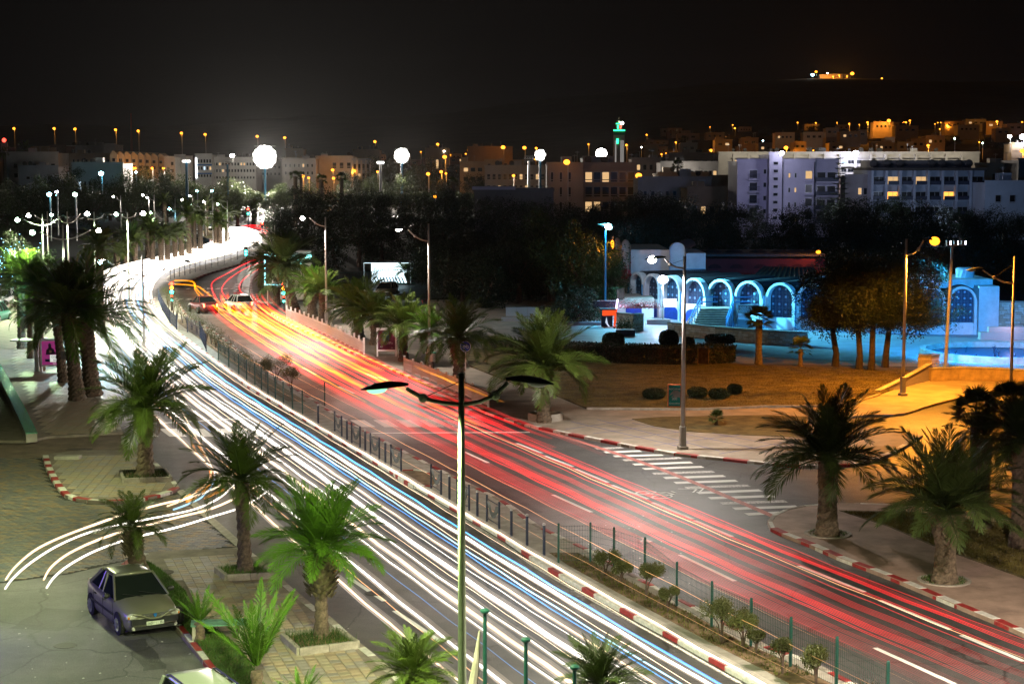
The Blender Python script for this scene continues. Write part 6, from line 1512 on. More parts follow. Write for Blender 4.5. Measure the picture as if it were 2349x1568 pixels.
def building(u0, u1, vt, vb, Y, label, wall='white', depth=14, wins=None, lit=(), name='building', roof=True, zb=None, ry=0, parapet=.6, litk='w', group=None, storeys=True):
    """box building seen square-on: left/right/top/bottom pixel edges at depth Y.
    wins: list of (cols, rows, x0,x1,y0,y1 fractions, width fraction, height fraction)"""
    a = Q(u0, vb, Y); b = Q(u1, vt, Y); zb = a.z if zb is None else zb; Wd = b.x - a.x; cx = (a.x + b.x) / 2; H = b.z - zb
    t = thing(name, label, 'building', (cx, Y, zb), ry, group=group); m_ = WALL[wall]
    mb = MB(); mb.box(-Wd / 2, 0, 0, Wd / 2, depth, H - .02); mb.build('wall', m_, t)
    if roof:
        mb = MB(); mb.box(-Wd / 2 - .15, -.15, H - .02, Wd / 2 + .15, depth + .15, H + .12); mb.box(-Wd / 2 - .15, -.15, H + .12, Wd / 2 + .15, .1, H + parapet); r_ = mb.build('roof', [m_], t)
        if Wd > 8 and Y < 1000:
            rg = random.Random(int(u1 * 3)); mb = MB()
            for i in range(2 + int(Wd / 14)): x = rg.uniform(-Wd / 2 + 1, Wd / 2 - 1); h_ = rg.uniform(1.6, 3.4); mb.tube([(x, 2, H), (x, 2, H + h_)], .045, 4); mb.box(x - .5, 1.98, H + h_ * .9, x + .5, 2.02, H + h_ * .93)
            mb.build('aerials', M['steel'], r_, kind='stuff'); mb = MB(); x = rg.uniform(-Wd / 3, Wd / 3); mb.box(x - 1.2, 4, H, x + 1.2, 6.5, H + rg.uniform(1.2, 2.2)); mb.build('roof_hut', m_, r_)
        if Wd > 10:
            rg = random.Random(int(u0 + vt)); 
            for i in range(int(Wd / 6)):
                x = rg.uniform(-Wd / 2 + 1, Wd / 2 - 1); y = rg.uniform(1, 5); mb = MB(); s = rg.uniform(.5, .9)
                mb.tube([(x, y, H), (x, y, H + .9)], .05, 4); mb.ell((x, y - .2, H + 1.2), s, .12, s, 10, 6); mb.build('satellite_dish', dishm, r_)
    if storeys and H > 5.5 and Wd > 4:
        n = int(H / 3.1)
        for i in range(1, n): mb = MB(); mb.box(-Wd / 2 - .05, -.07, H * i / n - .09, Wd / 2 + .05, 0, H * i / n + .09); mb.build('floor_band', m_, t)
    for (c, r, x0, x1, y0, y1, wf, hf) in (wins or []):
        for j in range(r):
            for i in range(c):
                cw = (x1 - x0) * Wd / c; chh = (y1 - y0) * H / r
                kd = litk if (i, j) in lit else ('w' if c * r > 3 and Y < 1000 and not (1680 < u0 < 1930) and random.Random(int(u0 * 13 + i * 7 + j * 31)).random() < .07 else 'dark')
                fm, pm_ = win_mesh(max(.3, cw * wf), max(.3, chh * hf), kd)
                w_ = inst('window', fm, t, (-Wd / 2 + x0 * Wd + cw * (i + .5), -.001, H * y0 + chh * (j + .5) - chh * hf / 2)); inst('pane', pm_, w_)
    return t, Wd, H
B = building
# upper left
B(15, 134, 352, 440, 600, 'white house lit orange at the upper left', 'white', wins=[(5, 2, .1, .98, .30, .80, .42, .42)], lit=())
B(44, 134, 383, 440, 590, 'low pale wall house below the orange-lit white one', 'blue', wins=[(3, 1, .1, .9, .35, .75, .3, .3)])
B(72, 113, 339, 356, 650, 'small flat house with one long bright window strip', 'ochre', wins=[(1, 1, .3, .95, .2, .8, .9, .6)], lit={(0, 0)}, litk='c', zb=0)
B(114, 151, 336, 360, 660, 'dark red brick house among the upper left blocks', 'brown', wins=[(3, 1, .05, .95, .6, .9, .6, .6)], zb=0)
B(151, 238, 337, 358, 690, 'long blank white block at the upper left', 'white', zb=0, wins=[(6, 1, .1, .9, .1, .6, .3, .4)])
B(237, 264, 333, 358, 680, 'square stair block at the right end of the long blank block', 'white', zb=0)
B(157, 255, 355, 390, 630, 'cream hotel with a row of doors along its balcony', 'cream', zb=0, wins=[(9, 2, .08, .98, .5, .95, .4, .55)], lit={(1, 0)})
B(165, 282, 376, 400, 560, 'low white pavilion in front of the cream hotel', 'white', zb=0, wins=[(5, 1, .1, .6, .3, .7, .5, .5)], lit={(0, 0)}, litk='c')
for i in range(8):
    x0 = 254 + i * 15.4
    t, Wd, H = B(x0, x0 + 15.2, 354 + i * .8, 440, 600 + i * 2, '%s gabled cream house from the left of the row' % ORD[i], 'cream', zb=0, depth=10, roof=False, wins=[(1, 2, .15, .85, .70, .95, .55, .5)], group='gabled cream houses in a row', storeys=False)
    mb = MB(); mb.add([(-Wd / 2, 0, H), (Wd / 2, 0, H), (-Wd * .1, 0, H + 1.3), (-Wd / 2, 10, H), (Wd / 2, 10, H), (-Wd * .1, 10, H + 1.3)], [(0, 1, 2), (3, 5, 4), (0, 2, 5, 3), (1, 4, 5, 2)]); mb.build('gable_roof', WALL['cream'], t)
B(378, 402, 362, 440, 610, 'plain white block right of the gabled row', 'white', zb=0, wins=[(1, 3, .5, .95, .5, .95, .5, .5)])
B(402, 425, 358, 440, 620, 'taller white block beyond the plain one', 'white', zb=0)
t, Wd, H = B(449, 486, 356, 440, 640, 'hotel wing with a vertical white neon strip and blue balconies', 'white', zb=0, wins=[(5, 3, .12, .98, .5, .95, .6, .45)], lit={(2, 1)}, litk='c')
mb = MB(); mb.box(-Wd / 2 + .1, -.4, H * .52, -Wd / 2 + .6, -.05, H * .94); mb.build('neon_strip', emi('neon white', (.9, .97, 1), 5), t)
for j in range(2): mb = MB(); mb.box(-Wd / 2 + .8, -.9, H * (.60 + .18 * j), Wd / 2, 0, H * (.63 + .18 * j)); mb.build('balcony', mat('balcony blue', (.05, .15, .4), .6), t)
B(486, 587, 364, 440, 645, 'wide pale hotel behind the left mast of the great floodlight', 'white', zb=0, wins=[(14, 3, .02, .98, .5, .95, .5, .4)], lit={(9, 2), (3, 1)})
B(587, 648, 372, 440, 700, 'pale block directly under the great floodlight', 'grey', zb=0, wins=[(6, 2, .05, .95, .6, .95, .5, .4)])
B(647, 725, 366, 420, 640, 'grey-green block right of the great floodlight', 'grey', zb=0, wins=[(7, 2, .05, .95, .6, .95, .4, .4)])
B(655, 695, 343, 360, 900, 'orange-lit rooftop house right of the great floodlight', 'ochre', zb=0)
B(725, 810, 361, 420, 650, 'long villa with three wide windows', 'white', zb=0, wins=[(3, 1, .4, .98, .72, .92, .5, .6)])
t, Wd, H = B(808, 850, 367, 420, 640, 'villa porch with tall white columns', 'blue', zb=0, wins=[(4, 2, .05, .95, .5, .95, .5, .6)], lit={(1, 0)})
for i in range(5): mb = MB(); mb.box(-Wd / 2 + Wd * i / 4.2, -.9, 0, -Wd / 2 + Wd * i / 4.2 + .5, -.4, H - .1); mb.build('column', WALL['white'], t)
B(810, 870, 345, 365, 850, 'orange-brown house with a flat canopy above the villa', 'ochre', zb=0, wins=[(4, 1, .1, .9, .5, .9, .4, .4)], lit={(0, 0)}, litk='o')
B(976, 1030, 342, 360, 900, 'orange-walled house right of the second floodlight', 'ochre', zb=0, wins=[(3, 1, .1, .9, .4, .9, .4, .4)], lit={(1, 0)}, litk='w')
B(1072, 1176, 338, 356, 860, 'wide orange-lit house with roof dishes left of the small floodlight', 'ochre', zb=0, wins=[(6, 1, .2, .9, .3, .8, .5, .4)])
B(1055, 1112, 374, 420, 620, 'yellow block with paired windows behind the cypresses', 'cream', zb=0, wins=[(3, 2, .1, .95, .5, .95, .6, .4)])
B(1112, 1152, 369, 420, 615, 'taller end of the yellow block', 'cream', zb=0, wins=[(1, 1, .1, .4, .8, .95, .5, .7)])
t, Wd, H = B(1112, 1254, 383, 425, 560, 'white balconied apartment row left of the grey block', 'white', zb=0, wins=[(11, 2, .02, .98, .35, .9, .55, .45)], lit={(2, 0), (7, 0)})
for j in range(2): mb = MB(); mb.box(-Wd / 2, -.8, H * (.33 + .27 * j), Wd / 2, 0, H * (.37 + .27 * j)); mb.build('balcony', WALL['white'], t)
t, Wd, H = B(1088, 1180, 434, 456, 330, 'low dark house with a violet-white fascia below the masts', 'dark', zb=0, wins=[(3, 1, .1, .9, .3, .75, .3, .5)])
mb = MB(); mb.box(-Wd / 2 - .4, -.4, H - .1, Wd / 2 + .2, -.16, H + .5); mb.build('fascia', WALL['violet'], t)
B(1180, 1270, 438, 460, 330, 'dark low roof between the masts and the grey block', 'dark', zb=0)
# grey block
t, Wd, H = B(1254.5, 1338, 378, 470, 400, 'grey concrete block with tall slot windows below the roof floodlight', 'grey', zb=0, wins=[(3, 3, .02, .75, .18, .92, .26, .62)])
t, Wd, H = B(1338, 1460, 378, 470, 401.5, 'grey block wing with deep open balconies beside the minaret', 'grey', zb=0, wins=[(6, 3, .02, .98, .18, .92, .78, .66)])
for j in range(4): mb = MB(); mb.box(-Wd / 2, -1.2, H * (.15 + .25 * j), Wd / 2, 0, H * (.18 + .25 * j)); mb.build('balcony', WALL['grey'], t)
B(1337, 1407, 364, 379, 405, 'flat penthouse on top of the grey block', 'grey', roof=True)
# minaret
Ym = 560; zt = Q(0, 299, Ym).z; xw = 24.5 * px(Ym); t = thing('minaret', 'square minaret outlined with green neon', 'minaret', (Q(1420, 380, Ym).x, Ym, 0))
mb = MB(); mb.box(-xw / 2, 0, 0, xw / 2, xw, zt); mb.build('shaft', WALL['pink'], t)
for x in (-.32, .18, .36): mb = MB(); mb.box(xw * x - .22, -.08, 0, xw * x + .22, 0, zt - 3.2); mb.build('corner_strip', emi('strip light white', (.8, .75, .7), .30, 'NONE'), t)
z2 = Q(0, 284, Ym).z; mb = MB(); mb.box(-xw * .28, xw * .2, zt, xw * .28, xw * .8, z2); mb.build('lantern', WALL['brown'], t)
ngr = emi('neon green', (.03, 1.0, .35), 4.0); 
mb = MB(); mb.box(-xw * .54, -.3, zt - .2, xw * .54, -.05, zt + .15); mb.build('neon_band', ngr, t); mb = MB(); mb.box(-xw * .30, xw * .2 - .3, z2 - .1, xw * .30, xw * .2 - .05, z2 + .2); mb.build('neon_band', ngr, t)
mb = MB(); mb.box(-xw * .54, -.12, zt - 1.5, xw * .54, 0, zt - .3); mb.build('green_tile_frieze', mat('frieze', (.02, .22, .10), .5), t)
for x, c in ((-.12, ngr), (.12, emi('neon red', (1, .1, .05), 3))): mb = MB(); mb.box(xw * x - .22, xw * .2 - .2, zt + .5, xw * x + .22, xw * .2 - .05, zt + 1.6); mb.build('neon_window', c, t)
zz = Q(0, 324, Ym).z; mb = MB(); mb.box(-xw * .16 - .3, -.25, zz - .8, -xw * .16 + .3, -.05, zz + .8); mb.build('neon_window', ngr, t)
mb = MB(); mb.ell((0, xw / 2, z2 + .7), .8, .8, .7, 12, 8); mb.tube([(0, xw / 2, z2 + 1), (0, xw / 2, Q(0, 268, Ym).z)], .07, 6); mb.ell((0, xw / 2, z2 + 1.7), .28, .28, .28, 8, 6); mb.build('finial', mat('finial gold', (.5, .45, .3), .3, metal=.6), t)
mb = MB(); mb.ell((.9, -.3, zt + 2.2), .45, .3, .45, 10, 8); mb.build('floodlight_lamp', EL['w'], t)
# mid-right blocks
B(1449, 1534, 366, 400, 520, 'low tan block with small windows right of the minaret', 'pink', zb=0, wins=[(5, 1, .1, .95, .75, .95, .5, .5)], lit={(0, 0)})
B(1534, 1648, 354, 400, 570, 'pinkish block with a stair tower on the roof', 'pink', zb=0, wins=[(4, 1, .3, .98, .78, .92, .6, .6)])
t, Wd, H = B(1515, 1648, 374.5, 420, 500, 'floodlit white block behind the bright rooftop palm', 'white', zb=0, wins=[(12, 1, .02, .98, .72, .86, .7, .8)])
lamp(t, (-2, -6, H - 3), LC['w'], 900, 'POINT', .6)
t, Wd, H = B(1646, 2247, 352, 420, 590, 'very long white hotel with vertical fins and roof dishes', 'white', zb=0, depth=18, wins=[(30, 3, .06, .93, .44, .92, .80, .38)], lit={(8, 2), (14, 2), (5, 2), (20, 1), (26, 1)}, litk='c')
for i in range(16): x = -Wd / 2 + Wd * (.06 + .87 * i / 15); mb = MB(); mb.box(x - .35, -1.2, 0, x + .35, -.01, H - .2); mb.build('fin', WALL['white'], t)
for j in range(4): mb = MB(); mb.box(-Wd / 2 + Wd * .05, -.9, H * (.42 + .165 * j), Wd / 2 - Wd * .06, -.01, H * (.44 + .165 * j)); mb.build('slab_edge', WALL['white'], t)
for x in (-.42, -.2, 0, .2, .4): lamp(t, (Wd * x, -12, H + 4), (1, .88, .66), 3200, 'SPOT', .5, 150, .5, rot=(math.radians(38), 0, 0))  # unseen spots without fixtures, put here to light the hotel front
B(1463, 1632, 411, 470, 370, 'long whitish roof house at the centre right below the rooftop palm', 'white', zb=0, wins=[(9, 1, .05, .95, .55, .85, .4, .4)])
B(1626, 1692, 408, 470, 372, 'tan house with two small windows left of the violet block', 'ochre', zb=0, wins=[(3, 1, .4, .95, .55, .75, .3, .5)])
B(1577, 1690, 434, 480, 350, 'lower tan terrace house left of the violet block', 'ochre', zb=0, wins=[(5, 1, .05, .95, .35, .7, .5, .5)])
B(1509, 1626, 400, 450, 400, 'cream roof terrace crowded with dishes', 'cream', zb=0)
# violet hotel
t, Wd, H = B(1690, 1763, 371.5, 500, 330, 'violet-lit hotel face with a column of balconies', 'violet', zb=0, wins=[(1, 4, .36, .68, .26, .92, .75, .62), (1, 4, .80, .98, .26, .96, .5, .32)], lit=(), storeys=False)
for j in range(4): mb = MB(); z = H * (.265 + .165 * j); mb.box(-Wd * .16, -1.0, z, Wd * .2, 0, z + .18); bl_ = mb.build('balcony', WALL['violet'], t); mb = MB(); [mb.box(-Wd * .16 + k * .2, -1.0, z + .18, -Wd * .16 + k * .2 + .03, -.96, z + 1.1) for k in range(11)]; mb.box(-Wd * .16, -1.02, z + 1.08, Wd * .2, -.95, z + 1.14); mb.build('railing', M['navy'], bl_)
B(1763, 1795, 356, 500, 327, 'tall stair tower of the violet-lit hotel with the white roof lamp', 'violet', zb=0, wins=[(1, 8, .3, .7, .2, .95, .8, .35)], storeys=False)
t, Wd, H = B(1795, 1868, 371.5, 500, 329, 'flat violet-white hotel face with small lit windows', 'violet', zb=0, wins=[(2, 4, .1, .5, .15, .92, .28, .30), (1, 4, .68, .98, .2, .92, .7, .55)], lit={(1, 2), (1, 0), (0, 3)}, storeys=False)
for j in range(4): mb = MB(); z = H * (.205 + .18 * j); mb.box(Wd * .18, -1.0, z, Wd * .48, 0, z + .18); mb.build('balcony', WALL['violet'], t)
t, Wd, H = B(1868, 1922, 371.5, 500, 330, 'balconied end of the violet-white hotel', 'violet', zb=0, wins=[(2, 4, .05, .95, .18, .90, .8, .6)], storeys=False)
for j in range(4): mb = MB(); z = H * (.17 + .185 * j); mb.box(-Wd / 2, -1.2, z, Wd / 2, 0, z + .25); bl_ = mb.build('balcony', WALL['violet'], t); mb = MB(); mb.box(-Wd / 2, -1.22, z + .25, Wd / 2, -1.16, z + 1.0); mb.build('railing', M['navy'], bl_)
p = Q(1793, 354, 325); t = thing('roof_lamp', 'white lamp on top of the violet-lit stair tower', 'lamp', p); mb = MB(); mb.ell((0, 0, .2), .45, .45, .4, 12, 8); mb.build('lamp_globe', EL['p'], t); mb = MB(); mb.tube([(0, 0, -.6), (0, 0, 0)], .06, 6); mb.build('bracket', M['steel'], t)
lamp(t, (-5, -14, -1), (.62, .60, 1.0), 2600, 'POINT', .6); lamp(t, (9, -14, -6), (.75, .78, 1.0), 1800, 'POINT', .6)
# dark hotel with balconies
t, Wd, H = B(1993, 2258, 391, 510, 330, 'wide dim hotel with eight columns of balcony rooms', 'blue', zb=0, roof=False, depth=16, storeys=False)
litset = {(1, 3): 'w', (3, 3): 'w', (1, 2): 'o', (5, 2): 'o'}
for i in range(8):
    for j in range(4):
        x = -Wd / 2 + Wd * (.02 + .98 * (i + .5) / 8); z = H * (.10 + .225 * j); kd = litset.get((i, j), 'dark')
        fm, pm_ = win_mesh(Wd / 8 * .74, H * .11, kd); w_ = inst('window', fm, t, (x, -.001, z + .25)); inst('pane', pm_, w_)
        mb = MB(); mb.box(x - Wd / 16 * .84, -1.3, z, x + Wd / 16 * .84, 0, z + .16); bl_ = mb.build('balcony', WALL['blue'], t); mb = MB(); mb.box(x - Wd / 16 * .84, -1.34, z + .16, x + Wd / 16 * .84, -1.28, z + .9); mb.build('railing', M['navy'], bl_)
    x = -Wd / 2 + Wd * (.01 + .98 * i / 8); mb = MB(); mb.box(x - .22, -1.6, 0, x + .22, 0, H); mb.build('fin', WALL['blue'], t)
mb = MB(); mb.box(-Wd / 2, -1.7, H, Wd / 2, 16, H + .5); r_ = mb.build('roof', roofm, t)
for i in range(60): pass
mb = MB(); mb.box(-Wd / 2 + 1, 2, H + .5, Wd / 2 - 2, 14, H + 1.9); mb.build('roof_terrace', WALL['dark'], r_)
for i in range(7): mb = MB(); x = -Wd / 2 + [1, 3.5, 6, 12, 14, 17, 19][i]; mb.ell((x, 1.5, H + 1.3), .8, .2, .8, 12, 6); mb.build('satellite_dish', dishm, r_)
lamp(t, (-4, -30, 6), (.55, .70, 1.0), 3000, 'POINT', 1.0)
B(1938, 1993, 407, 500, 332, 'narrow left wing of the wide dim hotel with one yellow window', 'grey', zb=0, wins=[(2, 1, .5, .98, .68, .86, .6, .6)], lit={(0, 0)})
B(2258, 2400, 421, 500, 320, 'plain right wing of the wide dim hotel with square windows', 'blue', zb=0, wins=[(3, 1, .1, .8, .60, .84, .35, .55)])
B(2234, 2334, 380, 470, 360, 'cream block with a lattice stair behind the dim hotel', 'cream', zb=0, wins=[(5, 3, .4, .95, .4, .9, .7, .7)], lit={(2, 1), (4, 2)}, litk='o')
B(2334, 2400, 369, 470, 350, 'plain grey gable at the right edge', 'grey', zb=0)
B(2320, 2400, 330, 352, 900, 'orange wall house at the far right edge', 'ochre', zb=0, wins=[(3, 1, .1, .9, .3, .7, .5, .5)])
# hillside houses
hs = [(1778, 1823, 306, 317, 4), (1843, 1892, 305, 317, 3), (1894, 1924, 295, 306, 2), (1927, 1974, 303, 315, 3), (2003, 2050, 281, 297, 4), (2054, 2107, 290, 302, 3), (2013, 2052, 329, 338, 3), (2058, 2095, 328, 337, 2), (2089, 2124, 320, 336, 2), (2124, 2168, 313, 332, 3), (2167, 2212, 280, 292, 3), (2197, 2247, 288, 300, 4), (2215, 2262, 275, 284, 3), (2284, 2319, 295, 305, 2), (1895, 1919, 317, 333, 2), (1902, 1940, 329, 337, 2), (2030, 2052, 317, 328, 1), (1968, 1990, 300, 309, 1), (2262, 2300, 262 + 18, 290, 2), (2310, 2349, 285, 296, 2), (1700, 1740, 318, 328, 2), (1640, 1680, 322, 331, 2), (1560, 1600, 330, 340, 2), (1480, 1510, 336, 344, 1), (1740, 1772, 330, 340, 2), (1820, 1850, 327, 336, 2)]
for i, (u0, u1, vt, vb, nw) in enumerate(hs):
    Y = 1330 - (vb - 283) * 9.0
    t, Wd, H = B(u0, u1, vt, vb, Y, 'hillside house, %s' % ['wide and low', 'with a stepped roof', 'small and square', 'half hidden by trees'][i % 4] , ['ochre', 'cream', 'white', 'ochre', 'pink'][i % 5], zb=Q(0, vb, Y).z - 6, wins=[(nw, 1, .1, .9, .62, .9, .5, .5)], lit={(i % max(1, nw), 0)} if i % 3 == 0 else (), litk='w', group='orange-lit houses on the hillside', depth=10)
rg = random.Random(21)
for i in range(44):
    u = rg.uniform(1500, 2349) if i < 34 else rg.uniform(860, 1240); Y = rg.uniform(900, 1500); x = Q(u, 380, Y).x; h = hill_h(x, Y); w = rg.uniform(9, 17); hh = rg.uniform(3.2, 7)
    vb = 380 - (h - CAM_H) / Y * FOC; vt = 380 - (h + hh - CAM_H) / Y * FOC; du = w / 2 / Y * FOC
    t, Wd, H = B(u - du, u + du, vt, vb, Y, 'small house among the dark trees up the slope', rg.choice(['ochre', 'cream', 'brown', 'pink', 'grey']), zb=h - 3, wins=[(rg.randint(2, 4), 1, .08, .92, .55, .9, .4, .5)], lit={(rg.randint(0, 2), 0)} if rg.random() < .4 else (), group='small houses up the slope', depth=rg.uniform(7, 12), roof=rg.random() < .6)
SOD = emi('sodium lamp far', (1.0, .30, .02), 5.5, 'NONE')
def far_lamp(u, v, Y, H, label, c='o', power=0, r=.8, group=None, mk=None):
    p = Q(u, v, Y); t = thing('far_street_lamp', label, 'street lamp', (p.x, Y, p.z - H), group=group)
    mb = MB(); mb.tube([(.4 * r, 0, 0), (.4 * r, 0, H), (0, 0, H + .1)], .14, 6); mb.build('pole', M['steel'], t)
    mb = MB(); mb.ell((0, 0, H), r, r, r * .8, 10, 7); mb.build('lamp_globe', mk or {'o': SOD}.get(c, EL.get(c)), t)
    if power: lamp(t, (-1, -1.5, H - .5), LC[c], power * (.75 if Y < 2000 else 1.6), 'POINT', .5)
    return t
for i, (u, v) in enumerate([(32, 295), (124, 295), (172, 296), (265, 298), (317, 300.5), (416, 305.5), (470.5, 308.5), (590, 313), (653, 316), (860, 325), (1004, 331)]):
    Y = 1250; p = Q(u, v, Y); far_lamp(u, v, Y, p.z - hill_h(p.x, Y), '%s sodium lamp from the left along the hill road' % ORD[i], power=5000 if i < 7 else 2500, r=1.0, group='sodium lamps along the hill road')
for i, (u, v, Y, pw, r) in enumerate([(1154, 338, 850, 900, 1.3), (1203, 339, 880, 900, 1.2), (1020, 360, 650, 5000, 1.0), (1230, 340, 900, 5000, .8), (1437, 333, 900, 2500, .8), (1350, 331, 1000, 2000, .6), (1560, 331, 1000, 6000, .8), (1584, 340, 900, 5000, .8), (1639, 326, 1050, 8000, .9), (1699, 331, 1000, 8000, .9), (1631, 345, 850, 5000, .9), (1749, 335, 950, 2500, .6), (2039, 277, 1200, 7000, 1.6), (1990, 281, 1200, 12000, .9), (1948, 284, 1200, 5000, .7), (2087, 277, 1250, 7000, .9), (2287, 279, 1250, 7000, 1.1), (2129, 334, 860, 9000, .9), (1803, 339, 850, 13000, 1.3), (2262, 281, 1300, 3000, .5), (2177, 288, 1250, 2500, .5), (2345, 346, 800, 15000, 1.4), (1300, 372, 396, 120, .9), (1465, 403, 390, 300, .9), (763, 390, 640, 900, .7), (813, 392, 640, 900, .7), (695, 404, 560, 1500, .7), (708, 408, 560, 700, .5), (765, 409, 560, 900, .6), (982, 399, 600, 1200, .8), (1012, 394, 600, 1400, .7), (1023, 398, 600, 700, .5), (305, 386, 600, 900, .7), (310, 386, 600, 0, .6), (349, 386, 600, 800, .6), (375, 386, 600, 800, .6), (1178, 403, 540, 800, .6), (998, 451, 300, 0, .35), (866, 394, 600, 500, .5), (2306, 404, 640, 3000, .8)]):
    p = Q(u, v, Y); far_lamp(u, v, Y, max(4, min(9, p.z - hill_h(p.x, Y))), 'orange lamp %s' % ('on the hillside among the houses' if u > 1500 else 'among the rooftops near the floodlights'), power=pw, r=r * .8, group='orange lamps on the right hillside' if u > 1500 else 'orange lamps among the rooftops')
for i, (u, v, Y, c, r, pw) in enumerate([(1963, 351, 585, 'p', 1.2, 6000), (2316, 313, 900, 'w', 1.3, 9000), (2346, 314, 900, 'p', 2.0, 20000), (2190, 318, 900, 'g', .5, 0), (2254, 328, 860, 'g', .4, 0), (1729, 323, 1000, 'c', .7, 1500), (1750, 323, 1000, 'c', .5, 0), (232, 398, 520, 'c', .9, 2500), (312, 395, 540, 'c', .4, 0), (172, 446, 300, 'g', .5, 0), (130, 440, 320, 'p', .35, 0), (113, 446, 300, 'c', .5, 300), (533, 357, 600, 'w', 1.0, 1500), (1471, 338, 900, 'w', .5, 0), (1019, 347, 900, 'w', .5, 0), (452, 438, 420, 'c', .3, 0), (486, 438, 420, 'c', .3, 0)]):
    lab = ['white lamp on the long hotel roof', 'warm white lamp near the right edge above the hotels', 'blue-white lamp at the right edge above the hotels', 'tiny green light among the right hillside trees', 'tiny green light above the long hotel end', 'cyan lamp on a distant hillside building', 'second small cyan lamp on a distant hillside building', 'cyan-white lamp in the upper left wood', 'tiny cyan light right of the upper left cyan lamp', 'green lamp low in the dark upper left wood', 'tiny violet lamp in the dark wood', 'cyan sign light in the dark wood', 'white lamp on the pale hotel roof', 'tiny white light right of the minaret', 'tiny white light above the second floodlight', 'tiny cyan light over the far palms', 'second tiny cyan light over the far palms'][i]
    p = Q(u, v, Y); far_lamp(u, v, Y, max(2, min(8, p.z)), lab, c, pw, r * .8)
rg = random.Random(9)
for i in range(46):
    u = rg.uniform(1480, 2349) if i < 36 else rg.uniform(860, 1240); Y = rg.uniform(900, 1500); x = Q(u, 380, Y).x; h = hill_h(x, Y); v = 380 - (h + 6 - CAM_H) / Y * FOC
    far_lamp(u, v, Y, 6, 'small orange lamp between the slope houses', power=rg.choice([600, 1200, 2500]), r=rg.uniform(.35, .75), group='small orange lamps between the slope houses')
# kasbah on its hill
Yk = 3300
for i, (u0, u1, vt, vb) in enumerate([(1880, 1904, 171, 175), (1904, 1934, 169.5, 179), (1936, 1952, 170, 177)]):
    t, Wd, H = B(u0, u1, vt, vb, Yk, ['long low rampart of the hilltop fort', 'main lit wall of the hilltop fort', 'right corner tower of the hilltop fort'][i], 'ochre', zb=Q(0, vb, Yk).z - 14, roof=False, storeys=False, wins=[(4, 1, .1, .9, .72, .9, .3, .7)], depth=20)
for i, (u, v, c, r, pw) in enumerate([(1955, 169, 'o', 3.6, 60000), (1872, 165, 'o', 2.4, 16000), (1864, 172, 'c', 2.6, 0), (1898, 168, 'g', 1.3, 0), (2023, 180, 'o', 1.7, 0), (2021.5, 186, 'o', 1.2, 0), (1925, 173, 'o', 1.6, 60000), (1911, 176, 'o', 1.5, 50000), (1943, 175, 'o', 1.6, 50000)]):
    far_lamp(u, v, Yk - 30, 8, ['brightest sodium lamp of the hilltop fort', 'sodium lamp above the left end of the fort', 'cyan lamp left of the hilltop fort', 'tiny green lamp over the fort rampart', 'upper of two tiny lamps right of the fort', 'lower of two tiny lamps right of the fort', 'sodium lamp before the main fort wall', 'sodium lamp at the left end of the main fort wall', 'sodium lamp before the fort tower'][i], c, pw, r)
# radio mast
t = thing('radio_mast', 'red and white lattice mast on the skyline left of the great floodlight', 'mast', (Q(303, 380, 1100).x, 1100, 20)); z0_ = 20; H = Q(303, 260, 1100).z - 20
mb = MB()
for s_ in ((-.6, -.6), (.6, -.6), (0, .6)): mb.tube([(s_[0], s_[1], 0), (s_[0] * .4, s_[1] * .4, H)], .12, 4)
for i in range(22): z = H * i / 22; k_ = 1 - .6 * i / 22; mb.tube([(-.6 * k_, -.6 * k_, z), (.6 * k_, -.6 * k_, z + H / 22)], .07, 4)
mb.build('lattice', mat('mast red', (.35, .06, .04), .6), t)

# ------------------------------------------------------------------ the blue-lit hall with arches (theatre)
hall = thing('theatre_hall', 'white arcaded theatre hall lit blue behind the plaza', 'building', (0, 0, .15))
wh = mat('hall white render', (.62, .64, .66), .7, .15, 1.2, .2, 8); vault = mat('vault roof', (.035, .035, .04), .7); lat = mat('lattice dark blue', (.02, .04, .09), .5); squ = mat('lattice tile', (.22, .36, .52), .4); pipe = mat('blue downpipe', (.05, .22, .38), .5)
cen = [(1462, 624, 157.0), (1496, 627.5, 154.5), (1540, 631, 152.3), (1593, 637, 148.7), (1653, 640, 147.0), (1718, 644, 144.8), (1791, 647.5, 142.6), (1862, 650, 141.2), (1933, 652, 140.2), (2003, 654, 139.4), (2070, 656, 138.8), (2137, 657, 138.2), (2208, 658, 138.0)]
pts = [Vector((Q(u, v, Y).x, Y)) for u, v, Y in cen]
ZB = .0
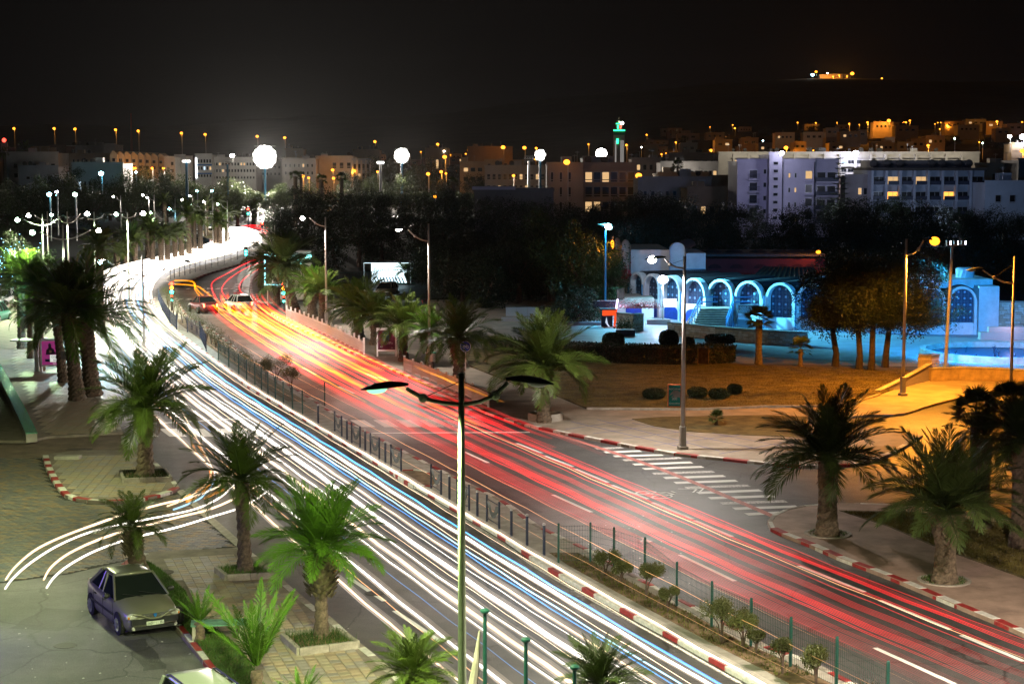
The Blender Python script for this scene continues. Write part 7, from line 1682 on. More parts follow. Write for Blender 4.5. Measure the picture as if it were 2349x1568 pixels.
def arch_bay(i, c, t_, Wd, low, H=3.75):
    """one bay: piers, round arch, lattice window, vault roof behind; local x along the facade"""
    ang = math.atan2(t_.y, t_.x); root = hall
    def place(mb, name, m_, par=None): return mb.build(name, m_, par or root, (c.x, c.y, 0) if par is None else None, ang if par is None else 0)
    w = Wd / 2; R_ = w * .80; zs = H - R_ - .12; n = 14
    # front wall with arched opening
    out = []; inn = []
    for k in range(n + 1):
        g = math.pi * k / n; inn.append((-R_ * math.cos(g), zs + R_ * math.sin(g))); out.append((-(R_ + .2) * math.cos(g), zs + (R_ + .2) * math.sin(g)))
    sill = 1.55 if low else .95
    mb = MB()
    for a, b, a2, b2 in zip(inn, inn[1:], out, out[1:]):      # arch ring, raised
        mb.add([(a[0], -.12, a[1]), (b[0], -.12, b[1]), (b2[0], -.12, b2[1]), (a2[0], -.12, a2[1]), (a[0], .5, a[1]), (b[0], .5, b[1]), (b2[0], .5, b2[1]), (a2[0], .5, a2[1])], [(0, 1, 2, 3), (0, 4, 5, 1), (3, 2, 6, 7)])
    place(mb, 'arch', wh)
    for s_ in (-1, 1):
        mb = MB(); mb.box(min(s_ * w, s_ * R_), -.12, 0, max(s_ * w, s_ * R_), .5, zs + (.25 if w - R_ < .2 else 0)); place(mb, 'pier', wh)
    mb = MB(); mb.box(-R_, 0, 0, R_, .45, sill); place(mb, 'parapet_wall', wh)
    mb = MB(); mb.tube([(-w, -.2, 0), (-w, -.2, zs + .2)], .07, 6); place(mb, 'downpipe', pipe)
    # lattice window
    mb = MB(); pl = [(-R_, sill)] + [(a, b) for a, b in inn] + [(R_, sill)]; mb.prism(pl, None, 0); mb.v = [(x, .42, y) for x, y, z in mb.v]; lw = place(mb, 'lattice_window', lat)
    bars = MB(); tl = MB(); s_ = R_ / 3.5
    for a in range(-4, 5):
        for b in range(0, 12):
            x = a * s_ * .9; z = sill + (b + .5) * s_ * .95
            if z > zs and x * x + (z - zs) ** 2 > (R_ - .15) ** 2: continue
            if abs(x) > R_ - .12 or z < sill + .1: continue
            if abs(a) % 3 != 0 or b % 2 == 0: bars.tube([(x - s_ * .3, .36, z), (x, .36, z + s_ * .3), (x + s_ * .3, .36, z), (x, .36, z - s_ * .3), (x - s_ * .3, .36, z)], .016, 4, cap=False)
            if abs(a) in (1, 3) and b % 2 == 1: tl.box(x - s_ * .26, .345, z - s_ * .26, x + s_ * .26, .37, z + s_ * .26)
    for a in range(-3, 4): bars.box(a * s_ - .015, .38, sill, a * s_ + .015, .40, zs + math.sqrt(max(0, R_ ** 2 - (a * s_) ** 2)) - .02)
    if bars.v: bars.build('lattice_bars', mat('lattice iron', (.06, .10, .16), .5), lw, kind='stuff')
    if tl.v: tl.build('lattice_tiles', squ, lw, kind='stuff')
    if low:
        d_ = MB(); r2 = R_ * .8; pl = [(-r2, 0), (-r2, .75)] + [(-r2 * math.cos(math.pi * k / 8), .75 + .42 * math.sin(math.pi * k / 8)) for k in range(1, 8)] + [(r2, .75), (r2, 0)]
        d_.prism(pl, None, 0); d_.v = [(x, -.03, y) for x, y, z in d_.v]; place(d_, 'blue_door', mat('blue door', (.01, .05, .30), .5))
    # vault running back
    mb = MB(); vs = []; L_ = 7.0
    for k in range(n + 1):
        g = math.pi * k / n
        for y in (.5, L_): vs.append((-(w + .02) * math.cos(g), y, zs + .15 + (R_ + .12) * math.sin(g)))
    mb.add(vs, [(2 * k, 2 * k + 1, 2 * k + 3, 2 * k + 2) for k in range(n)]); place(mb, 'vault_roof', vault)
for i, c in enumerate(pts):
    a = pts[max(i - 1, 0)]; b = pts[min(i + 1, len(pts) - 1)]; t_ = (b - a).normalized(); Wd = (pts[min(i + 1, len(pts) - 1)] - pts[i]).length if i < len(pts) - 1 else (pts[i] - pts[i - 1]).length
    if i > 0: Wd = ((pts[i] - pts[i - 1]).length + Wd) / 2
    arch_bay(i, c, t_, Wd * .97, i < 4)
# back wall and end
mb = MB(); mb.box(11, 158, 0, 42, 160, 3.4); mb.build('back_wall', wh, hall)
e = pts[-1]; mb = MB(); mb.box(e.x + 1.3, e.y - .15, 0, e.x + 2.9, e.y + 8, 3.85); mb.box(e.x - 4.5, e.y + 1.5, 3.6, e.x + 2.8, e.y + 8, 4.3); mb.build('end_wall', wh, hall)
mb = MB(); mb.lathe([(.75, 4.3), (.75, 5.0), (.6, 5.1)], 14, (e.x + 1.2, e.y + 4, 0)); mb.build('water_tank', mat('tank white', (.5, .55, .6), .5), hall)
# upper block with three gable arches, main wall, vaulted box, red wall, tan roof
def qbox(u0, u1, v0, v1, Y, d, m_, name, par=hall, zb=None):
    a = Q(u0, v1, Y); b = Q(u1, v0, Y); mb = MB(); z0q = a.z - .15 if zb is None else zb; mb.box(a.x, Y, z0q, b.x, Y + d, b.z - .15); return mb.build(name, m_, par)
qbox(1446, 1535, 573, 680, 162, 12, wh, 'upper_wall', zb=0)
pink = mat('hall side render', (.50, .40, .38), .7, .2, 1)
for (u0, u1, vt, vs) in ((1405, 1409, 543, 570), (1410, 1424, 546, 566), (1425.5, 1447, 550, 572)):
    Y = 161.5; a = Q(u0, 655, Y); b = Q(u1, vs, Y); top = Q(0, vt, Y).z; cx_ = (a.x + b.x) / 2; w = (b.x - a.x) / 2; hh = top - b.z
    pl = [(a.x, 0), (b.x, 0), (b.x, b.z)] + [(cx_ + w * math.cos(g), b.z + hh * math.sin(g)) for g in [math.pi * k / 10 for k in range(1, 10)]] + [(a.x, b.z)]
    mb = MB(); mb.prism(pl, Y, Y + 1.2); mb.v = [(x, z, y - .15) for x, y, z in mb.v]; mb.build('arched_gable', pink, hall)
mu = mat('mural red', (.4, .06, .08), .6, .5, 6); mb = MB(); rg = random.Random(2)
for i in range(26):
    u = rg.gauss(1435, 5); v = rg.uniform(600, 640); p = Q(u, v, 161.3); s_ = rg.uniform(.05, .16); mb.add([(p.x - s_, 161.32, p.z - .15), (p.x, 161.32, p.z - s_ * 1.6 - .15), (p.x + s_, 161.32, p.z - .15), (p.x, 161.32, p.z + s_ * 1.6 - .15)], [(0, 1, 2, 3)])
mb.build('red_mural', mu, hall, kind='stuff')
Y = 160; a = Q(1535, 655, Y); b = Q(1572, 573, Y); cx_ = (a.x + b.x) / 2; w = (b.x - a.x) / 2; hh = Q(0, 556, Y).z - b.z
pl = [(a.x, 0), (b.x, 0), (b.x, b.z)] + [(cx_ + w * math.cos(g), b.z + hh * math.sin(g)) for g in [math.pi * k / 12 for k in range(1, 12)]] + [(a.x, b.z)]
mb = MB(); mb.prism(pl, Y, Y + .5); mb.v = [(x, z, y - .15) for x, y, z in mb.v]; mb.build('arched_gable', wh, hall)
mb = MB(); vs = []
for k in range(13):
    g = math.pi * k / 12
    for (dx, y) in ((0, .5), (1.9, 9)): vs.append((cx_ + dx - w * math.cos(g), Y + y, b.z - .15 + hh * .95 * math.sin(g)))
mb.add(vs, [(2 * k, 2 * k + 1, 2 * k + 3, 2 * k + 2) for k in range(12)]); mb.build('vault_roof', vault, hall)
qbox(1573, 1619, 580.5, 650, 160.3, 8, wh, 'stair_block', zb=0)
mb = MB(); p0 = Q(1573, 632, 157); p1 = Q(1618, 612, 157); [mb.box(p0.x + k * .18, 157, 3.2, p0.x + k * .18 + .02, 157.03, 4.1) for k in range(10)]; mb.box(p0.x, 157, 4.08, p1.x, 157.04, 4.13); mb.build('balustrade', pipe, hall)
red = thing('red_hall', 'long dark red building with shallow arches behind the theatre hall', 'building', (0, 0, 0)); redm = mat('red render', (.22, .03, .03), .8, .2, .5)
qbox(1620, 1892, 590, 660, 178, 10, redm, 'wall', red, zb=0)
mb = MB(); a = Q(1620, 588, 178); b = Q(1892, 588, 178); mb.box(a.x, 177.8, a.z, b.x, 188, a.z + .25); mb.build('roof', mat('red hall coping', (.12, .10, .09), .8), red)
for u in (1640, 1690, 1745, 1795, 1830, 1860):
    p = Q(u, 588, 180); mb = MB(); mb.ell((p.x, 182, p.z + .1), 1.1, 1.6, .55, 14, 6, half=1); mb.build('roof_dome', vault, red)
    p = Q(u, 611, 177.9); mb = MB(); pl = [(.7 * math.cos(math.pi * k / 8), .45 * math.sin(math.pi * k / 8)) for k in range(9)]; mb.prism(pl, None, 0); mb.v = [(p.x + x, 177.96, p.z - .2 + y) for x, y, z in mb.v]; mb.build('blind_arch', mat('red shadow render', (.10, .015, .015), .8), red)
lamp(red, (Q(1875, 380, 176).x, 176, Q(0, 585, 176).z + 1.3), LC['o'], 260, 'POINT', .2)
mb = MB(); p = Q(1877, 587, 177); mb.ell((p.x, 177, p.z + .4), .25, .15, .18, 10, 6); mb.build('roof_lamp', EL['o'], red)
tn = thing('tan_roof_hall', 'tan standing-seam roof between the red building and the arches', 'building', (0, 0, 0)); tm = mat('tan roof sheet', (.085, .06, .045), .6, .2, 1)
P0 = Q(1718, 643, 150); P1 = Q(1890, 648, 150); P2 = Q(1868, 613, 158); P3 = Q(1752, 611, 158)
n = 13
for k in range(n):
    a, b = k / n, (k + 1) / n; q = [P0.lerp(P1, a), P0.lerp(P1, b - .012), P3.lerp(P2, b - .012), P3.lerp(P2, a)]; q2 = [p_ - Vector((0, 0, .12)) for p_ in q]
    mb = MB(); mb.add(q + q2, [(0, 1, 2, 3), (7, 6, 5, 4), (0, 4, 5, 1), (1, 5, 6, 2), (2, 6, 7, 3), (3, 7, 4, 0)]); mb.build('roof_panel', tm, tn)
    mb = MB(); mb.tube([q[0] + Vector((0, 0, .03)), q[3] + Vector((0, 0, .03))], .04, 4); mb.build('roof_seam', tm, tn)
mb = MB(); mb.box(P0.x + .5, 153, 0, P1.x, 158, P0.z - .7); mb.build('wall', wh, tn)
lamp(hall, (Q(1496, 380, 150).x, 150.5, 7.2), (.82, .84, 1.0), 500, 'POINT', .4)
# sodium wall lamp at the left end of the hall
p = Q(1404, 560, 161); t = thing('wall_lamp', 'orange wall lamp at the left end of the arched gables', 'lamp', p); mb = MB(); mb.ell((0, -.4, 0), .16, .16, .4, 10, 8); mb.build('lamp_glass', EL['o'], t); mb = MB(); mb.box(-.03, -.3, -.05, .03, .4, .05); mb.build('bracket', M['steel'], t); lamp(t, (-.6, -.9, 0), LC['o'], 350, 'POINT', .15)
# terrace, walls and stairs in front of the left bays
def stone_wall(P_, H, th, label, m1, m2, rowh=.16, sl=.42, z0=.15, n=300, H2=None, seed=2):
    """dry-stone faced wall along P_ (2-D points): every facing stone proud of the core"""
    t = thing('stone_wall', label, 'wall', (P_[0].x, P_[0].y, z0)); rg = random.Random(seed); o = P_[0]; items = []
    H2 = H if H2 is None else H2; Lt = sum((b - a).length for a, b in zip(P_, P_[1:])); s0 = 0
    for a, b in zip(P_, P_[1:]):
        d = b - a; L = d.length; ang = math.atan2(d.y, d.x); nn = d.normalized(); h0 = H + (H2 - H) * s0 / Lt; h1 = H + (H2 - H) * (s0 + L) / Lt; s0 += L
        mb = MB(); mb.add([(0, 0, 0), (L, 0, 0), (L, th, 0), (0, th, 0), (0, 0, h0), (L, 0, h1), (L, th, h1), (0, th, h0)], [(0, 3, 2, 1), (4, 5, 6, 7), (0, 1, 5, 4), (1, 2, 6, 5), (2, 3, 7, 6), (3, 0, 4, 7)]); mb.build('wall_core', m2, t, ((a - o).x, (a - o).y, 0), ang)
        mb = MB(); mb.add([(0, -.07, h0), (L, -.07, h1), (L, th + .05, h1), (0, th + .05, h0), (0, -.07, h0 + .07), (L, -.07, h1 + .07), (L, th + .05, h1 + .07), (0, th + .05, h0 + .07)], [(0, 3, 2, 1), (4, 5, 6, 7), (0, 1, 5, 4), (1, 2, 6, 5), (2, 3, 7, 6), (3, 0, 4, 7)]); mb.build('coping', m2, t, ((a - o).x, (a - o).y, 0), ang)
        z = .01; r_ = 0
        while z < max(h0, h1) - rowh * .5:
            hh = rowh * rg.uniform(.7, 1.3); x = rg.uniform(-.3, 0)
            while x < L:
                w = sl * rg.uniform(.5, 1.5); xa = max(0, x); xb = min(L, x + w - .02); hx = h0 + (h1 - h0) * xa / L
                if xb - xa > .08 and z + hh < hx: items.append((a - o, nn, ang, xa, xb, z, min(hh - .02, hx - z)))
                x += w
            z += hh
    rg.shuffle(items); rest = MB(); cache = [m1] if not isinstance(m1, list) else m1
    for i, (c, nn, ang, xa, xb, z, hh) in enumerate(items):
        pr = rg.uniform(.02, .06); mb = MB() if i < n else rest
        if i < n:
            mb.add([(xa, 0, z), (xb, 0, z), (xb, 0, z + hh), (xa, 0, z + hh), (xa + .015, -pr, z + .015), (xb - .02, -pr * .8, z + .01), (xb - .015, -pr, z + hh - .015), (xa + .02, -pr * .9, z + hh - .01)], [(4, 5, 6, 7), (0, 1, 5, 4), (1, 2, 6, 5), (2, 3, 7, 6), (3, 0, 4, 7)])
            mb.build('stone', cache[i % len(cache)], t, (c.x, c.y, 0), ang)
        else:
            ca, sa = math.cos(ang), math.sin(ang); loc = [(xa, 0, z), (xb, 0, z), (xb, 0, z + hh), (xa, 0, z + hh), (xa + .015, -pr, z + .015), (xb - .02, -pr, z + .01), (xb - .015, -pr, z + hh - .015), (xa + .02, -pr, z + hh - .01)]
            mb.add([(c.x + x * ca - y * sa, c.y + x * sa + y * ca, zz) for x, y, zz in loc], [(4, 5, 6, 7), (0, 1, 5, 4), (1, 2, 6, 5), (2, 3, 7, 6), (3, 0, 4, 7)])
    if rest.v: rest.build('facing_stones', cache[0], t, kind='stuff')
    return t
st1 = mat('pale stone', (.50, .46, .38), .8, .25, 3, .5, 12); st2 = mat('warm stone', (.42, .34, .25), .8, .25, 3, .5, 12); stc = mat('wall mortar', (.22, .20, .17), .9)
stone_wall([G2(1531, 772), G2(1640, 783), G2(1762, 793), G2(1850, 797)], .95, .35, 'long pale dry-stone wall in front of the theatre stairs', [st1, st2], stc)
stone_wall([G2(1414, 760), G2(1452, 764), G2(1476, 762)], 1.35, .4, 'violet-lit stone planter wall left of the theatre stairs', [st2, st1], stc, n=200, seed=5)
stone_wall([Vector((e.x + 2.95, e.y + .3)), Vector((e.x + 5, e.y - .2)), Vector((e.x + 14, e.y - 1))], 2.6, .4, 'tall stone boundary wall right of the blue hall', [st2, st1], stc, .17, .5, n=300, seed=6)
stone_wall([G2(2105, 857), G2(2135, 858), G2(2154, 856)], 1.05, .5, 'stone gate pier at the end of the sloping wall', [st2], stc, n=120, seed=7)
plas = mat('rough plaster', (.30, .22, .14), .9, .3, 2, .6, 12); purp = mat('violet pebble render', (.30, .27, .40), .85, .35, 12, .9, 30)
def low_wall(pix, H, H2, th, m_, label, z0=.13):
    P_ = [G2(*p) for p in pix]; t = thing('low_wall', label, 'wall', (P_[0].x, P_[0].y, z0)); n_ = len(P_) - 1
    for i, (a, b) in enumerate(zip(P_, P_[1:])):
        h0 = H + (H2 - H) * i / n_; h1 = H + (H2 - H) * (i + 1) / n_; d = b - a; L = d.length
        mb = MB(); mb.add([(0, 0, 0), (L, 0, 0), (L, th, 0), (0, th, 0), (0, 0, h0), (L, 0, h1), (L, th, h1), (0, th, h0)], [(0, 3, 2, 1), (4, 5, 6, 7), (0, 1, 5, 4), (1, 2, 6, 5), (2, 3, 7, 6), (3, 0, 4, 7)]); w_ = mb.build('wall_section', m_, t, (*(a - P_[0]), 0), math.atan2(d.y, d.x))
        mb = MB(); mb.add([(0, -.05, h0), (L, -.05, h1), (L, th + .05, h1), (0, th + .05, h0), (0, -.05, h0 + .06), (L, -.05, h1 + .06), (L, th + .05, h1 + .06), (0, th + .05, h0 + .06)], [(0, 3, 2, 1), (4, 5, 6, 7), (0, 1, 5, 4), (1, 2, 6, 5), (2, 3, 7, 6), (3, 0, 4, 7)]); mb.build('coping', M['conc'], w_)
    return t
low_wall([(2017, 906), (2060, 897), (2100, 886), (2136, 876)], .10, 1.0, .25, purp, 'sloping violet retaining wall beside the orange path')
low_wall([(2136, 879), (2200, 877), (2280, 879), (2349, 884), (2480, 894)], .78, .80, .35, plas, 'rough plaster wall between the orange path and the fountain plaza')
low_wall([(1484, 748), (1536, 750)], .35, .45, .3, WALL['white'], 'short white planter wall before the blue garage door')
# garage block below terrace hedge
t = thing('terrace_block', 'white terrace block with a blue garage door under the hedge', 'building', (0, 0, 0)); Y = 152.5
a = Q(1405, 735, Y); b = Q(1500, 694, Y); mb = MB(); mb.box(a.x, Y, 0, b.x, Y + 6, b.z); mb.build('wall', wh, t)
mb = MB(); mb.box(a.x - 1, Y - .25, b.z, b.x, Y + 6, Q(0, 683, Y).z); mb.build('terrace_parapet', M['conc'], t)
a = Q(1435, 728, Y); b = Q(1472, 707, Y); w = (b.x - a.x) / 2; cx_ = (a.x + b.x) / 2
pl = [(a.x, .1), (b.x, .1), (b.x, a.z + .75)] + [(cx_ + w * math.cos(g), a.z + .75 + .35 * math.sin(g)) for g in [math.pi * k / 8 for k in range(1, 8)]] + [(a.x, a.z + .75)]
mb = MB(); mb.prism(pl, None, 0); mb.v = [(x, Y - .04, y) for x, y, z in mb.v]; mb.build('garage_door', mat('garage blue', (.005, .02, .22), .5), t)
hedge([(1360, 742), (1420, 742), (1440, 743)], 1.6, 1.0, 'bright leafy hedge spilling over the terrace before the pink arches', 'leafg' if 'leafg' in M else 'bush', n=5000, leaf=.08, z0=Q(0, 683, 153).z - .1, seed=9)
for o in [o for o in COL.objects if o.get('label', '').startswith('bright leafy hedge')]: 
    p = Q(1362, 380, 151.5); o.location = (p.x + 1.3, 151.8, Q(0, 683, 152).z - .1); o.rotation_euler[2] = 0
# stairs with blue handrails
t = thing('theatre_stairs', 'broad brown stairs with blue handrails climbing to the theatre arches', 'stairs', (0, 0, .15)); brn = mat('stair brown', (.20, .13, .10), .7, .25, 3)
s0 = G2(1580, 762); n = 9; x0 = Q(1572, 700, 147).x; x1 = Q(1650, 700, 147).x
for k in range(n):
    y = s0.y + .1 + k * .36; mb = MB(); mb.box(x0 + .12 * k, y, 0, x1 + .10 * k, s0.y + 5.5, (k + 1) * .17); mb.build('step', brn, t)
for xa, xb in ((x0 - .25, x0 + 1.0), (x1 - .1, x1 + .9)):
    for dz in (.95, .55):
        mb = MB(); mb.tube([(xa, s0.y - .2, dz + .05), (xb, s0.y + 3.0, 1.53 + dz), (xb + 1.5, s0.y + 3.6, 1.53 + dz)], .055, 6); mb.build('handrail', mat('handrail blue', (.05, .20, .45), .4), t)
    for k in range(5): f = k / 4; mb = MB(); mb.tube([(xa + (xb - xa) * f, s0.y - .2 + 3.2 * f, 0), (xa + (xb - xa) * f, s0.y - .2 + 3.2 * f, 1.0 + 1.5 * f)], .035, 6); mb.build('rail_post', MATS['handrail blue'], t)
# signs of the theatre
def board(u0, u1, v0, v1, Y, label, m_, lines, ink, name='theatre_sign'):
    a = Q(u0, v1, Y); b = Q(u1, v0, Y); t = thing(name, label, 'sign', ((a.x + b.x) / 2, Y, a.z)); W_ = (b.x - a.x) / 2; H = b.z - a.z
    mb = MB(); mb.box(-W_, 0, 0, W_, .05, H); bd = mb.build('board', m_, t); mb = MB(); mb.box(-W_ - .04, -.01, -.04, W_ + .04, .04, 0); mb.box(-W_ - .04, -.01, H, W_ + .04, .04, H + .04); mb.build('frame', INK['wp'], t)
    for s_, x, z, sz, al in lines: text(s_, bd, (W_ * x, -.01, H * z), H * sz, ink, align=al, ext=.001)
    return t
board(1693, 1740, 699, 717, 143.2, 'brown theatre name board with Arabic and French lettering', mat('sign brown', (.20, .13, .12), .6), [('مسرح أوتنامير', 0, .68, .30, 'CENTER'), ('ⴰⵎⵣⴳⵓⵏ', -.1, .38, .26, 'CENTER'), ('THÉÂTRE OUNAMIR', 0, .08, .26, 'CENTER')], INK['wp'])
board(1693, 1722, 718, 731, 143.2, 'small white culture centre board with red lettering under the brown one', INK['wp'], [('CENTRE CULTUREL', 0, .35, .28, 'CENTER')], INK['r'])
board(1521.5, 1552, 686, 703, 149.8, 'white board with red lettering beside the second arch', INK['wp'], [('مركز ثقافي', .2, .5, .3, 'CENTER'), ('CENTRE CULTUREL', .2, .2, .18, 'CENTER')], INK['r'])
# orange-red kiosk with the swooping white shape, screen on top
Y = 144.5; t = thing('orange_kiosk', 'glowing orange-red kiosk frame at the left end of the plaza', 'kiosk', (Q(1400, 380, Y).x, Y, .15)); orr = emi('kiosk orange', (1.0, .09, .02), 1.1)
f_ = lambda u, v: (Q(u, v, Y).x - t.location.x, Q(u, v, Y).z - .15)
pl = [f_(1383, 712), f_(1416, 709), f_(1411, 762), f_(1402, 762), f_(1403.5, 754), f_(1408, 754), f_(1410.5, 723), f_(1383, 724)]
mb = MB(); mb.prism(pl, 0, .8); mb.v = [(x, z, y) for x, y, z in mb.v]; mb.build('frame', orr, t)
mb = MB(); mb.box(f_(1384, 0)[0], .3, 0, f_(1410, 0)[0], .75, f_(0, 724)[1]); mb.build('dark_panel', mat('kiosk slate', (.02, .04, .08), .4), t)
mb = MB(); mb.prism([f_(1389, 740), f_(1391.5, 727), f_(1395, 743), f_(1403, 754), f_(1396, 750)], .2, .28); mb.v = [(x, z, y) for x, y, z in mb.v]; mb.build('white_swoosh', emi('swoosh white', (.7, .8, 1), .9), t)
mb = MB(); mb.box(f_(1380, 0)[0], -.1, f_(0, 711)[1], f_(1418, 0)[0], .9, f_(0, 708)[1]); mb.build('kiosk_roof', M['navy'], t)
Y = 147; t = thing('light_tube', 'violet-white neon tube above the orange kiosk', 'lamp', Q(1413.5, 708, Y)); mb = MB(); mb.tube([(0, 0, 0), (.12, 0, .8)], .05, 8); mb.build('tube', emi('violet neon', (.8, .6, 1), 12), t); mb = MB(); mb.box(-.1, -.1, -.06, .1, .1, 0); mb.build('socket', M['steel'], t); lamp(t, (.3, -.5, .4), (.6, .4, 1.0), 90, 'POINT', .2)
board(1360, 1412, 690, 706, 148.5, 'dark slanted signboard with dull letters over the orange kiosk', mat('sign slate', (.03, .03, .05), .5), [('IFC', .35, .25, .5, 'CENTER')], mat('dull letters', (.22, .14, .08), .6), 'kiosk_sign')
# left terrace steps of white blocks
for i, (u0, u1, v0, v1, Y) in enumerate([(1160, 1236, 705, 722, 152), (1270, 1345, 720, 740, 149), (1300, 1380, 738, 755, 146), (1150, 1230, 728, 744, 150), (1345, 1382, 752, 766, 143)]):
    a = Q(u0, v1, Y); b = Q(u1, v0, Y); t = thing('terrace_wall', '%s white block terrace wall left of the kiosk' % ['uppermost', 'upper middle', 'middle', 'lower left', 'lowest'][i], 'wall', (a.x, Y, 0)); n = max(2, int((b.x - a.x) / .9))
    for k in range(n): L = (b.x - a.x) / n; mb = MB(); mb.box(L * k + .01, random.uniform(0, .03), max(0, a.z - .1), L * (k + 1) - .01, .4, b.z); mb.build('block', WALL['blue' if i != 1 else 'white'], t)
t = thing('leafy_planter_box', 'dark square planter with bright shrubs on the plaza left of the path', 'planter', G(1436, 770, .15)); mb = MB(); mb.box(-.8, -.35, 0, .7, .35, .5); mb.build('box', M['navy'], t)
inst('foliage', leafy(lambda r: (r.normal(-.1, .4), r.normal(0, .2), .6 + abs(r.normal(0, .3))), 500, .07, M['leafg'], 3), t)
t = thing('flower_shrub', 'reddish flowering shrubs on the violet-lit stone planter', 'shrub', (Q(1466, 380, 147).x, 147.2, 1.5)); inst('foliage', leafy(lambda r: (r.normal(0, .9), r.normal(0, .3), abs(r.normal(0, .28))), 1200, .06, mat('red flowers', (.25, .07, .06), .7), 4), t)
# round fountain basin
b = G(2349, 832, .15); t = thing('round_fountain', 'wide shallow round fountain basin on the blue plaza at the right', 'fountain', (G(2330, 828, .15).x, G(2330, 815, .15).y, .15)); R_ = 5.6
mb = MB(); mb.lathe([(R_ - .35, .02), (R_ - .35, .42), (R_, .42), (R_ + .06, .0)], 64); 
vs = []; fs = []; n = 72
for k in range(n):
    g = 2 * math.pi * k / n
    for r_, z in ((R_ - .4, .05), (R_ - .4, .45), (R_, .45), (R_, .0)): vs.append((r_ * math.cos(g), r_ * math.sin(g), z))
for k in range(n):
    a_, b_ = 4 * k, 4 * ((k + 1) % n)
    for j in range(3): fs.append((a_ + j, a_ + j + 1, b_ + j + 1, b_ + j))
mb = MB(); mb.add(vs, fs); mb.build('rim', M['conc'], t); mb = MB(); mb.lathe([(R_ - .4, 0), (.01, .01)], 48); mb.build('basin_floor', mat('basin blue', (.05, .12, .22), .4), t)
rg = random.Random(3)
for i in range(14): g = rg.uniform(0, 6.28); r_ = rg.uniform(.5, 4.4); mb = MB(); x, y = r_ * math.cos(g), r_ * math.sin(g); mb.tube([(x, y, 0), (x, y, .3), (x + .1, y, .42)], .03, 5); mb.ell((x, y, .3), .14, .06, .05, 8, 4); mb.build('nozzle', M['navy'], t)
t = thing('low_fountain_wall', 'small white step wall behind the fountain, lit violet', 'wall', (Q(2290, 380, 134).x, 134, .15)); mb = MB(); mb.box(-1, 0, 0, 3.6, .8, .55); mb.box(-.3, .3, .55, 2.8, .8, .95); mb.build('wall', WALL['pink'], t)
lamp(t, (1.2, -.5, 1.4), (.8, .7, 1.0), 60, 'POINT', .2)
# iron fence behind the shelter
P_ = [G(u, v, .13) for u, v in [(700, 655), (780, 655), (860, 652)]]; t = thing('park_fence', 'dark railing fence left of the bicycle shelter', 'fence', P_[0])
for a, b in zip(P_, P_[1:]):
    d = b - a; n = int(d.length / .18); mb = MB()
    for k in range(n): p = (a - P_[0]) + d * (k / n); mb.box(p.x - .015, p.y - .015, 0, p.x + .015, p.y + .015, 1.5)
    ang = math.atan2(d.y, d.x); mb.build('bars', M['greenm'], t, kind='stuff')
    mb = MB(); mb.box(0, -.02, 1.4, d.length, .02, 1.46); mb.box(0, -.02, .15, d.length, .02, .2); mb.build('rail', M['greenm'], t, a - P_[0], ang)

# ------------------------------------------------------------------ cars
def loft(mb, rings, mi=0, closed=True, caps=True):
    n = len(rings[0]); vs = [p for r in rings for p in r]; fs = []
    for i in range(len(rings) - 1):
        for k in range(n if closed else n - 1): k2 = (k + 1) % n; fs.append((i * n + k, i * n + k2, (i + 1) * n + k2, (i + 1) * n + k))
    if caps: fs.append(tuple(reversed(range(n)))); fs.append(tuple(range((len(rings) - 1) * n, len(rings) * n)))
    return mb.add(vs, fs, mi)
def interp1(tab, x):
    for (a, b), (c, d) in zip(tab, tab[1:]):
        if a <= x <= c: return b + (d - b) * (x - a) / (c - a)
    return tab[0][1] if x < tab[0][0] else tab[-1][1]
tyre = mat('tyre rubber', (.015, .015, .015), .8); rimm = mat('wheel trim silver', (.35, .35, .35), .35, metal=.6); cglass = mat('car glass', (.012, .016, .016), .05, .1, 1, spec=1.0); chrome = mat('bright trim', (.6, .6, .58), .15, metal=.8)
def wheel(t, x, y, r=.30):
    s = 1 if x > 0 else -1; mb = MB(); mb.lathe([(r * .72, 0), (r * .95, .02), (r, .05), (r, .15), (r * .95, .18)], 20); w = mb.build('wheel', tyre, t, (x, y, r)); w.rotation_euler[1] = s * math.pi / 2 if s < 0 else math.pi / 2; w.location.x = x - s * .0
    if s > 0: w.rotation_euler[1] = -math.pi / 2; w.location.x = x + .0
    rm = MB(); rm.lathe([(r * .70, -.005), (r * .62, .012)], 18)
    for k in range(7): g = k * .8976; rm.obox((math.cos(g) * r * .36, math.sin(g) * r * .36, -.03), (math.cos(g), math.sin(g)), r * .5, .05, .028)
    rm.build('rim', rimm, w)
